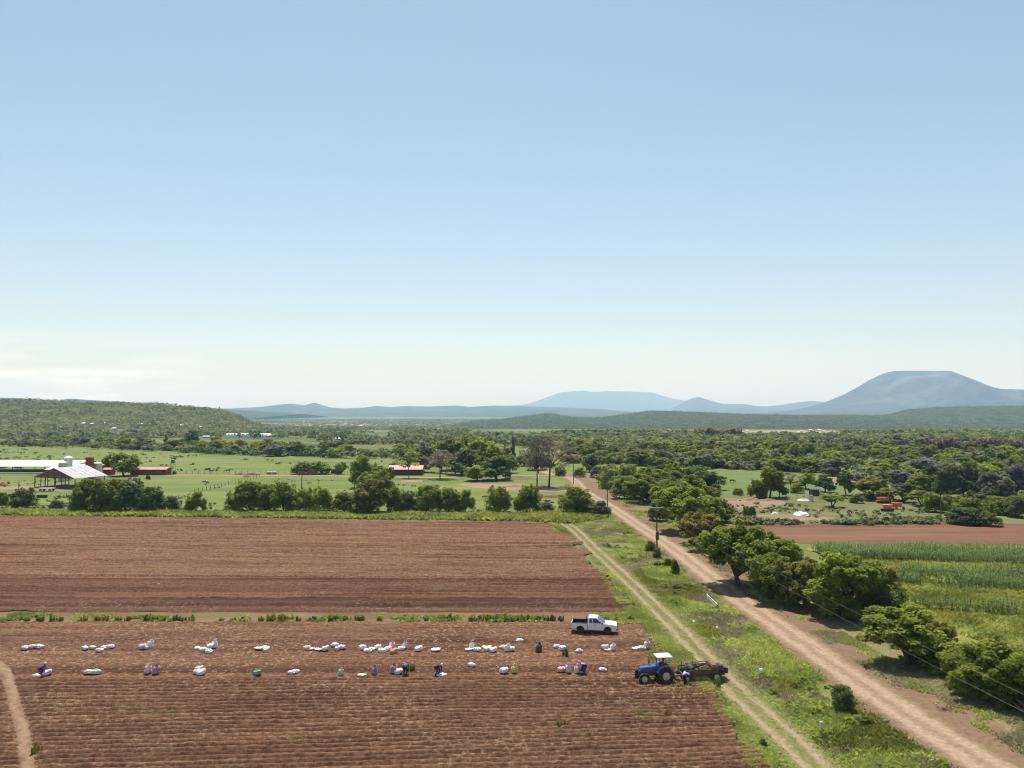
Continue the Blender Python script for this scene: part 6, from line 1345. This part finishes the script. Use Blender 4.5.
# cattle troughs, rubble, mounds
def trough(label, px, py, ln, mat):
    x, y, z = at0(px, py); t = MB(); w = .9; h = .75
    t.box((0, 0, .12), (ln, w, .1)); [t.box((0, s * w / 2, h / 2 + .1), (ln, .08, h - .1)) for s in (-1, 1)]; [t.box((s * ln / 2, 0, h / 2 + .1), (.08, w + .08, h - .1)) for s in (-1, 1)]; [t.box((s * ln * .35, 0, .04), (.25, w, .08)) for s in (-1, 1)]
    o = t.build('trough', mat, bevel=.02); o.location = (x, y + .5, z); tag(o, label, 'trough')
trough('long dark feed trough near the left picture edge, left of the lone round bush', 7, 497.3, 3.4, m_steel)
trough('dark feed trough behind the lone round bush below the flat trailer', 41, 498, 2.6, m_steel)
trough('white drinking trough peeping out behind the rounded dark hedge bush', 540.5, 497, 1.6, m_conc)
def mound(label, px, py, w, h, mat, seed, group=None, d=None, name='earth_mound', cat='mound', pw=.8):
    x, y, z = at0(px, py); k = 1 / ppm(y); w *= k; h *= k; d = d or w * .6; u, v = np.meshgrid(np.linspace(-1, 1, 30), np.linspace(-1, 1, 24)); r = np.hypot(u, v)
    Z = h * np.clip(1 - r, 0, 1) ** pw * (.55 + .9 * vnoise(u * 3 + seed, v * 3, 1, seed + 200)) + .08 * (vnoise(u * 9, v * 9 + seed, 1, seed + 300)) - .05
    i = np.arange(29 * 23); a = (i // 29) * 30 + i % 29; Fq = np.stack([a, a + 1, a + 31, a + 30], 1); V = np.stack([u.ravel() * w / 2, v.ravel() * d / 2, np.maximum(Z.ravel(), -.06)], 1)
    keep = (r.ravel()[Fq] < 1.05).any(1); V, Fq = compress(V, Fq[keep]); o = np_obj(name, V, Fq, mat); o.location = (x, y, z + .05); tag(o, label, cat, group)
mound('highest bare earth mound behind the rubbish on the right-hand grassland', 749, 500, 22, 3.6, m_bare, 1)
mound('long low earth mound left of the highest one, beside the roadside wood', 730, 500, 26, 2.2, m_bare, 2)
mound('earth mound right of the highest one, below the dark clumped tree', 768, 500.5, 18, 2.4, m_bare, 3)
mound('reddish rubble heap on the farm track, left of the white-covered trailer', 252, 475.2, 18, 2.2, m_redsoil, 4)
mound('small reddish rubble heap at the track edge, leftmost one', 240, 474.8, 12, 1.6, m_redsoil, 5)
mound('low earth heap beside the farm track below the rubble', 246, 477.2, 8, 1.4, m_redsoil, 6)
mound('reddish soil heap at the left picture edge beside the long shelter', 3, 485.8, 14, 3.0, m_redsoil, 7)
mound('long grey-brown spoil heap behind the tall bare trees', 519, 479, 40, 2.6, m_dry, 8)
mound('brown spoil heap along the dirt yard, in front of the tall bare trees', 512, 486.5, 26, 2.0, m_bare, 9)
mound('short brown spoil heap between the two tall bare trees and the hedge', 552, 497, 30, 1.6, m_redsoil, 10)
def sheet_pile(label, px, py, w, h, seed, d=None): mound(label, px, py, w, h, m_tarp, seed, d=d, name='white_sheet', cat='sheet', pw=.35)
sheet_pile('largest crumpled white sheet on the grassland below the lone acacia', 801, 515, 14, 3.2, 11, 3)
sheet_pile('small white sheet left of the largest one', 775, 514.2, 6.5, 1.8, 12)
sheet_pile('small white rubbish bag beside the yellow-green bush, right one', 751, 511.8, 3.2, 1.8, 13)
sheet_pile('small white rubbish bag beside the yellow-green bush, left one', 744.5, 511.4, 2.6, 1.6, 14)
sheet_pile('flat grey-white slab lying above the largest white sheet', 790, 509, 6, 1.0, 15)
sheet_pile('pale stone lying at the top edge of the red field', 904, 521.5, 7, 1.2, 16)
def conc_post(label, px, py, w, h, d=None, mat=None, name='concrete_post', cat='post', tilt=0):
    x, y, z = at0(px, py); m = MB(); m.loft([(-w / 2, -w / 2, -.1), (w / 2, -w / 2, -.1), (w / 2, w / 2, -.1), (-w / 2, w / 2, -.1)], [(-w * .42, -w * .42, h), (w * .42, -w * .42, h * .97), (w * .42, w * .42, h), (-w * .42, w * .42, h * 1.02)])
    o = m.build(name, mat or m_white, bevel=min(.03, w * .15)); o.location = (x, y, z); o.rotation_euler = (0, R(tilt), .4); tag(o, label, cat)
conc_post('white concrete pillar of the tank on the right-hand grassland', 811.3, 501.3, .8, 1.75, mat=m_conc)
mound('grey low concrete rubble beside the white pillar on the grassland', 803, 500.5, 12, 2.0, m_conc, 17, name='rubble_heap', cat='rubble')
conc_post('white marker post standing in the verge weeds behind the end of the harvesting machine', 761, 677, .34, .78)
conc_post('cream marker post with dark foot in the verge left of the dark upright bush', 820.5, 732.5, .26, .85, mat=m_cream, tilt=6)
conc_post('small whitish post in the verge right of the white block', 717.8, 631.5, .28, .55, tilt=-12)
mound('white stone in the verge grass between track and road', 736, 653.8, 5, 3.6, m_tarp, 18, name='white_stone', cat='stone')
mound('white block with a dark hollow beside it at the edge of the track', 694, 623.2, 5, 3.4, m_tarp, 19, name='white_block', cat='stone')
mound('tiny white stone in the verge above the white block', 684.5, 609.5, 2.4, 1.8, m_tarp, 20, name='white_stone', cat='stone')
mound('light small stone lying on the upper ploughed field', 158.5, 585.5, 3, 1.8, m_tarp, 21, name='white_stone', cat='stone')
def railing():
    a, b = Vector(at0(707.2, 600.5)), Vector(at0(718, 611)); t = thing('railing', 'white pipe railing beside the road in tall weeds', 'railing', a); d = b - a
    r = MB(); r.tube([(0, 0, .78), (d.x, d.y, .78)], .045); r.tube([(0, 0, .48), (d.x, d.y, .48)], .04); r.build('rail', m_white, t)
    for q in (0, 1): p = MB(); p.tube([(d.x * q, d.y * q, -.1), (d.x * q, d.y * q, .95)], .06); p.build('post', m_wood if q else m_white, t)
railing()
# ================================================================== POWER POLES AND WIRES
def pole(label, x, y, h, arms=1, trafo=False, rz=0, lean=0):
    t = thing('power_pole', label, 'pole', (x, y, float(H(x, y))), rz); t.rotation_euler[1] = R(lean)
    p = MB(); p.tube([(0, 0, -.3), (0, 0, h * .5), (0, 0, h)], [.15, .13, .10], 10); p.build('pole_shaft', m_wood, t)
    for i in range(arms):
        z = h - .35 - i * 1.1; c = MB(); c.box((0, -.13, z), (2.3, .12, .14)); c.tube([(-.7, -.14, z), (0, -.12, z - .6)], .025, 5); c.tube([(.7, -.14, z), (0, -.12, z - .6)], .025, 5); c.build('crossarm', m_wood if not trafo else m_rim, t)
        for q in (-1.05, 0, 1.05): n = MB(); n.lathe([(.03, z + .07), (.07, z + .12), (.05, z + .18), (.07, z + .22), (.02, z + .28)], (q, -.13, 0), 10); n.build('insulator', m_conc, t)
    if trafo:
        b = MB(); b.lathe([(.01, h * .33), (.26, h * .33), (.28, h * .36), (.28, h * .47), (.2, h * .49), (.01, h * .5)], (0, -.42, 0), 14); b.build('switch_box', m_steel, t)
p1 = G(657, 556); p2 = G(607.3, 511); p3 = G(573.5, 484)
pole('nearest power pole beside the dirt road with crossarm and dark box', *p1, 8.7, 1, True)
pole('middle power pole standing between field corner and dirt road', *p2, 8.8, 1)
pole('farthest roadside power pole at the bend of the dirt road', *p3, 8.6, 1)
pole('leaning wooden pole with two crossarms in the middle of the hedge', *G(301, 503), 9.6, 2, rz=R(20), lean=1.5)
pole('bare thin pole behind the hedge next to the light green tree', *G(354.4, 490), 8.6, 0)
pole('dark power pole at the end of the red field on the right', *G(941, 520.5), 6.4, 0)
pole('pale tall mast behind the two tall bare trees', *G(538.5, 474), 15.5, 0)
pole('short wooden post in the yard before the open barn', *G(18.8, 488.8), 2.6, 0)
P4 = (31.5, 24.0)
pole('power pole close to the camera, outside the picture at lower right', *P4, 8.6, 1)
m_wire = paint('wire', (.30, .29, .28), .5, .3, dirt=.1)
for i, q in enumerate((-1.05, 1.05)):
    for a, b, hl in ((p1, P4, ('wire from the nearest power pole to the lower right, upper strand', 'wire from the nearest power pole to the lower right, lower strand')), (p2, p1, ('left wire between the middle and the nearest power pole', 'right wire between the middle and the nearest power pole')), (p3, p2, ('left wire between the farthest and the middle power pole', 'right wire between the farthest and the middle power pole'))):
        pts = [(a[0] + (b[0] - a[0]) * s + q, a[1] + (b[1] - a[1]) * s - .13, 8.55 - (1.1 if b is P4 else .7) * 4 * s * (1 - s)) for s in np.linspace(0, 1, 25)]
        m = MB(); m.tube(pts, .0045, 5); tag(m.build('wire', m_wire), hl[i], 'wire')
# ================================================================== CATTLE
m_cow, t, b, o = nt('cow_hide'); tcn = N(t, 'ShaderNodeTexCoord'); t.links.new(mixc_(t, ramp(t, noise(t, tcn.outputs['Object'], 1.6, 2), .47, .53), (.20, .085, .04), (.70, .62, .52)), b.inputs['Base Color']); b.inputs['Roughness'].default_value = .8
m_cowb = paint('brown_hide', (.20, .095, .05), .8, dirt=.1)
def cow(label, px, py, rz, mat, graze=True):
    x, y, z = at0(px, py); t = thing('cow', label, 'cow', (x, y, z + .02), rz, 'cattle grazing on the left pasture'); V_ = Vector
    n = {'hip': (V_((-.62, 0, 1.12)), (.25, .27)), 'belly': (V_((-.1, 0, 1.02)), (.31, .31)), 'chest': (V_((.5, 0, 1.08)), (.27, .32)), 'neck': (V_((.95, 0, 1.02 if graze else 1.35)), .17)}
    E = [('hip', 'belly'), ('belly', 'chest'), ('chest', 'neck')]
    hz_ = .45 if graze else 1.5; n['poll'] = (V_((1.22, 0, hz_ + .12)), .13); n['muzzle'] = (V_((1.42, 0, hz_ - .2)), .085); E += [('neck', 'poll'), ('poll', 'muzzle')]
    n['tail0'] = (V_((-.86, 0, 1.2)), .04); n['tail1'] = (V_((-.92, 0, .6)), .025); E += [('hip', 'tail0'), ('tail0', 'tail1')]
    for s, k in ((-1, 'r'), (1, 'l')):
        for nm, x0, kx, kz, hx, hz in (('f', .5, .52, .48, .50, .26), ('b', -.62, -.50, .70, -.72, .45)):
            n[nm + 'a' + k] = (V_((x0, s * .2, .85)), .13); n[nm + 'b' + k] = (V_((kx, s * .21, kz)), .085 if nm == 'b' else .065); n[nm + 'c' + k] = (V_((hx, s * .21, hz)), .055); n[nm + 'd' + k] = (V_((hx + .04, s * .21, .05)), .055)
            E += [('chest' if nm == 'f' else 'hip', nm + 'a' + k), (nm + 'a' + k, nm + 'b' + k), (nm + 'b' + k, nm + 'c' + k), (nm + 'c' + k, nm + 'd' + k)]
        n['ear' + k] = (V_((1.2, s * .2, hz_ + .14)), .045); E.append(('poll', 'ear' + k))
    skin('body', n, E, mat, t)
    for s in (-1, 1): h = MB(); h.tube([(1.18, s * .1, hz_ + .22), (1.2, s * .2, hz_ + .32), (1.26, s * .2, hz_ + .42)], [.03, .022, .008], 6); h.build('horn', m_conc, t)
cow('pale brown-and-white cow grazing nearest to the hedge on the left pasture', 205.5, 484, R(175), m_cow)
cow('brown cow standing on the pasture just beyond the farm track', 211, 473.2, R(20), m_cowb, False)
cow('brown cow at the right beyond the farm track, near the rubble', 227.5, 472.4, R(185), m_cowb)
cow('dark cow on the far right-hand green field', 732, 483, R(10), paint('dark_hide', (.03, .025, .02), .8))
PX(148, 480, 5, 5, 'bush', 'dark', 'tiny dark bush standing on the pasture before the low farm building', lod=1)
# ================================================================== ORANGE FIELD MACHINES
def orange_machine(label, px, py, rz, kind):
    x, y, z = at0(px, py); t = thing('orange_implement', label, 'farm implement', (x, y, z), rz)
    f = MB(); f.box((0, 0, .8), (3.0, .14, .14)); f.box((0, 1.2, .8), (3.0, .14, .14)); [f.box((q, .6, .8), (.14, 1.3, .14)) for q in (-1.4, 0, 1.4)]; f.tube([(-.6, 0, .8), (0, -.2, 1.7), (.6, 0, .8)], .06); f.build('frame', m_orange, t)
    for i in range(6):
        q = -1.3 + i * .52; m = MB()
        if kind: m.lathe([(.01, -.03), (.34, .02), (.34, .04), (.01, .05)], (q, .6, .36), 16, 'y'); m.build('disc', m_steel, t)
        else: m.tube([(q, 1.2, .8), (q, 1.5, .5), (q, 1.2, .1)], .04, 6); m.build('tine', m_orange, t)
    h = MB(); h.loft([(-1.0, .3, .95), (1.0, .3, .95), (1.0, .9, .95), (-1.0, .9, .95)], [(-1.3, .1, 1.7), (1.3, .1, 1.7), (1.3, 1.1, 1.7), (-1.3, 1.1, 1.7)]); h.build('hopper', m_orange, t, bevel=.03)
    for s in (-1, 1): wheel(t, s * 1.55, .6, .36, .2, .2, 1)
orange_machine('left orange farm implement with discs parked below the grey dome-shaped tree', 889, 511.6, R(12), 1)
orange_machine('right orange farm implement with tines parked behind the other orange one', 897, 509.6, R(-25), 0)
orange_machine('reddish farm implement in the shade of the olive tree behind the orange ones', 885, 503.6, R(5), 1)
# ================================================================== FAR HOUSES, GREENHOUSES, VILLAGE
m_far_w = paint('far_white', (.78, .77, .74), .8, dirt=.15); m_far_p = paint('far_pink', (.60, .40, .34), .8, dirt=.2); m_far_g = paint('far_grey', (.45, .44, .42), .8, dirt=.2); m_far_wall = paint('far_wall', (.50, .42, .34), .9, dirt=.2)
def far_house(px, py, w, h, roof, label, group=None, d=None, lift=0, name='house', cat='house'):
    x, y, z = at0(px, py); k = 1 / ppm(y); w *= k; h *= k; d = d or max(6, w * .6); m = MB()
    if lift:
        Dl, x0 = 1450, None; y = lift; x = (px - CX) / F * y; z = float(CAMH + y * math.tan(R(PITCH) - math.atan((py - CY) / F))); w = w * k ** -1 * y / F; h = h * k ** -1 * y / F; d = max(6, w * .6)
    wall_h = h * .6; m.box((0, d / 2, wall_h / 2 - 1), (w, d, wall_h + 2)); m.mi = 1
    e = [(-w / 2 - .4, -.4, wall_h), (w / 2 + .4, -.4, wall_h), (w / 2 + .4, d / 2, h), (-w / 2 - .4, d / 2, h)]; m.loft(e, [(p[0], p[1], p[2] + .15) for p in e])
    e = [(-w / 2 - .4, d / 2, h), (w / 2 + .4, d / 2, h), (w / 2 + .4, d + .4, wall_h), (-w / 2 - .4, d + .4, wall_h)]; m.loft(e, [(p[0], p[1], p[2] + .15) for p in e])
    m.mi = 2; n = max(2, int(w / 4))
    for i in range(n): m.box((-w / 2 + w * (i + .5) / n, -.05, wall_h * .45), (.9, .1, min(1.6, wall_h * .6)))
    o = m.build(name, [m_far_wall, roof, m_glass]); o.location = (x, y, z); tag(o, label, cat, group)
W_, P_, G_ = m_far_w, m_far_p, m_far_g
for a in [
 (92, 436.6, 13, 2.6, W_, 'long flat white-roofed building at the foot of the left hill'), (111, 435.6, 7, 3.4, W_, 'white house behind the dark round tree at the foot of the left hill'), (118, 436, 7, 2.6, G_, 'grey house right of the white one at the foot of the left hill'),
 (152, 437.6, 12, 2.6, W_, 'bright white long roof left of the shelter belt tree, below the left hill'), (207, 438, 9, 2.2, G_, 'grey roof beyond the orange-gold tree'),
 (271, 437.4, 7, 3.0, W_, 'white gabled building right of the white greenhouses'), (277, 437.2, 5, 2.4, G_, 'grey gabled building just right of the white gabled one'),
 (325, 440, 7, 2.6, W_, 'white roof beyond the dark shelter trees, left of its pair'), (338.5, 440, 7, 2.2, W_, 'white roof beyond the dark shelter trees, right of its pair'),
 (399, 438.6, 9, 3.0, W_, 'bright white shed in the distant dry meadow'), (435, 439.4, 5, 1.8, G_, 'small grey roof at the right end of the distant dry meadow'),
 (466, 439.4, 8, 2.8, W_, 'white roof above the dark grove, leftmost of the village roofs'), (487, 437.4, 5, 2.4, P_, 'pale pink house beside a dark far tree'), (495, 439, 12, 2.6, W_, 'long white roof right of the dark far tree'), (503, 438.6, 7, 3.2, P_, 'pinkish-grey gabled house in the distant village'),
 (524, 440.4, 9, 1.8, W_, 'flat white roof right of the cypress'), (531, 439.4, 9, 3.4, G_, 'grey gabled barn behind the flat white roof right of the cypress'), (540, 440.4, 8, 1.8, W_, 'white low roof beside the tall mast'), (549, 440, 7, 2.4, G_, 'grey roof behind the tall grey-brown tree'),
 (574, 440.4, 11, 2.6, W_, 'bright white building above the dark round roadside tree'), (582, 440.6, 5, 1.8, W_, 'small white roof just right of the bright white building'), (642, 446.6, 8, 2.8, W_, 'white house in the wood, left of a small one beside the golden tree'), (654, 446.4, 4, 2.6, W_, 'little white house in the wood right of the golden tree'),
 (716, 448.6, 3.4, 3.0, W_, 'tiny white building deep in the wood between two golden trees'), (938, 461, 12, 2.2, G_, 'long pale roof just above the mauve trees'), (951.6, 466.6, 5, 2.6, W_, 'small bright white roof between the two mauve crowns'), (766, 456, 6, 2.4, G_, 'grey roof in the wood right of the golden trees'),
]: far_house(*a)
for i, (px, w) in enumerate(((232, 16), (247, 17), (259, 9))):
    x, y, z = at0(px, 437.6); k = 1 / ppm(y); m = MB(); n = 5; wd = w * k
    for j in range(n):
        m.prism([(-wd / 2 + wd * (j + c) / n, zz) for c, zz in ((0.02, 0), (.02, 2.2), (.2, 3.2), (.5, 3.7), (.8, 3.2), (.98, 2.2), (.98, 0))], 0, 26)
    m.v = [(q[0], q[1], q[2] * 1.1) for q in m.v]
    o = m.build('greenhouse', m_tarp); o.location = (x, y, z); tag(o, ('leftmost row of white tunnel greenhouses before the dark green crop', 'middle row of white tunnel greenhouses before the dark green crop', 'shortest row of white tunnel greenhouses at the right')[i], 'greenhouse')
VG = 'distant village houses'
rv = np.random.RandomState(9)
VM = [(271, 'above the gabled white building'), (283, 'right of the gabled buildings'), (291, 'at the top of the wood'), (301, 'where the houses stand closest'), (310, 'above the rusty trailer'), (322, 'above the left white roof'), (330, 'between the two white roofs'), (339, 'above the right white roof'), (347, 'right of the white roofs'), (354, 'above the bare thin pole'), (364, 'above the dark-topped tree'), (378, 'above the light hedge tree'), (392, 'above the bright white shed'), (440, 'at the right end of the rise'), (451, 'beyond the right end of the rise')]
RM = [(643, 'above the white house'), (660, 'left of the larger golden tree'), (684, 'above the larger golden tree'), (705, 'above the smaller golden tree'), (722, 'above the hazy clump'), (745, 'right of the hazy clump'), (770, 'above the clumped tree'), (795, 'above the leafless tree'), (815, 'above the small dark shed'), (832, 'above the lone acacia'), (850, 'under the flank of the big mesa'), (870, 'below the left slope of the mesa'), (890, 'above the orange machines'), (910, 'below the left corner of the mesa top'), (930, 'above the left gum block'), (950, 'below the right corner of the mesa top'), (968, 'between the gum blocks'), (990, 'above the right gum block')]
for px, py in ((270, 430), (276, 430), (283, 428.5), (291.5, 429.5), (299, 430.5), (303, 426.5), (310, 429), (322, 427), (328, 426.2), (334, 426.5), (341, 426), (346, 425.6), (352, 426.4), (360, 426.6), (368, 426), (378, 426.8), (390, 426.4), (450, 431), (440, 430)):
    c = rv.randint(4); far_house(px, py, rv.uniform(2.4, 4.6), rv.uniform(1.2, 2.0), (W_, P_, P_, G_)[c], '%s far house on the reddish rise, %s' % (('white', 'pinkish', 'pinkish', 'grey')[c], near(px, VM)), 'village on the low reddish rise')
for i in range(40):
    px = rv.uniform(640, 1010); py = rv.uniform(430.5, 434)
    c = rv.randint(4); far_house(px, py, rv.uniform(2, 3.6), rv.uniform(1.1, 1.8), (W_, P_, P_, G_)[c], 'tiny %s house below the long ridge, %s' % (('white', 'pinkish', 'pinkish', 'grey')[c], near(px, RM)), 'settlement at the foot of the long ridge')
def on_lefthill(px, py):                              # where the line of sight meets the left hill
    X, Yd, Z = LH; dx, dv = (px - CX) / F, (CY - py) / F; d = np.array([dx, cp - sp * dv, sp + cp * dv])
    PXv = CX + F * X / Yd; PYv = CY + F * np.tan(R(PITCH) - np.arctan((Z - CAMH) / Yd)); k = np.argmin((PXv - px) ** 2 + (PYv - py) ** 2 + (Yd > 1460) * 1e6); return float(Yd.ravel()[k])
for px, py, w, lab in ((83.5, 424.4, 3.2, 'white house on the hill slope, left of two close ones'), (103.5, 424.4, 3.0, 'white house on the hill slope above the long flat roof'), (92, 424.8, 2.4, 'tiny pale house on the hill slope between two white ones'), (114, 429.4, 3.2, 'white house low on the hill slope near the dark round tree'), (141, 425, 2.4, 'tiny pale house in the middle of the hill slope'), (200.5, 428.2, 2.2, 'lone white house low on the right part of the hill slope'), (181, 426.4, 3.0, 'pale house beside a bare patch on the hill slope'), (59, 428.4, 3.6, 'pale house beside the pale patch on the left hill slope')):
    far_house(px, py, w, 1.7, W_, lab, None, None, on_lefthill(px, py))

# ================================================================== FENCE ON THE LEFT PASTURE
def fence(label, a, b, n):
    A_, B_ = Vector(at0(*a)), Vector(at0(*b)); t = thing('wire_fence', label, 'fence', A_); d = B_ - A_
    for i in range(n): m = MB(); p = d * (i / (n - 1)); m.tube([(p.x, p.y, -.2), (p.x, p.y, 1.35)], .07, 6); m.build('post', m_wood, t)
    for z in (.5, .9, 1.3): m = MB(); m.tube([(0, 0, z), (d.x, d.y, z)], .012, 4); m.build('strand', m_wire, t)
fence('thin wire fence running obliquely over the pasture from the hedge to the farm track', (190, 494.5), (262, 477), 22)
fence('long wire fence along the far side of the farm track across the pasture', (180, 473.6), (385, 474.4), 34)
fence('wire fence in the grass between the hedge and the open barn', (60, 497.5), (185, 500), 20)
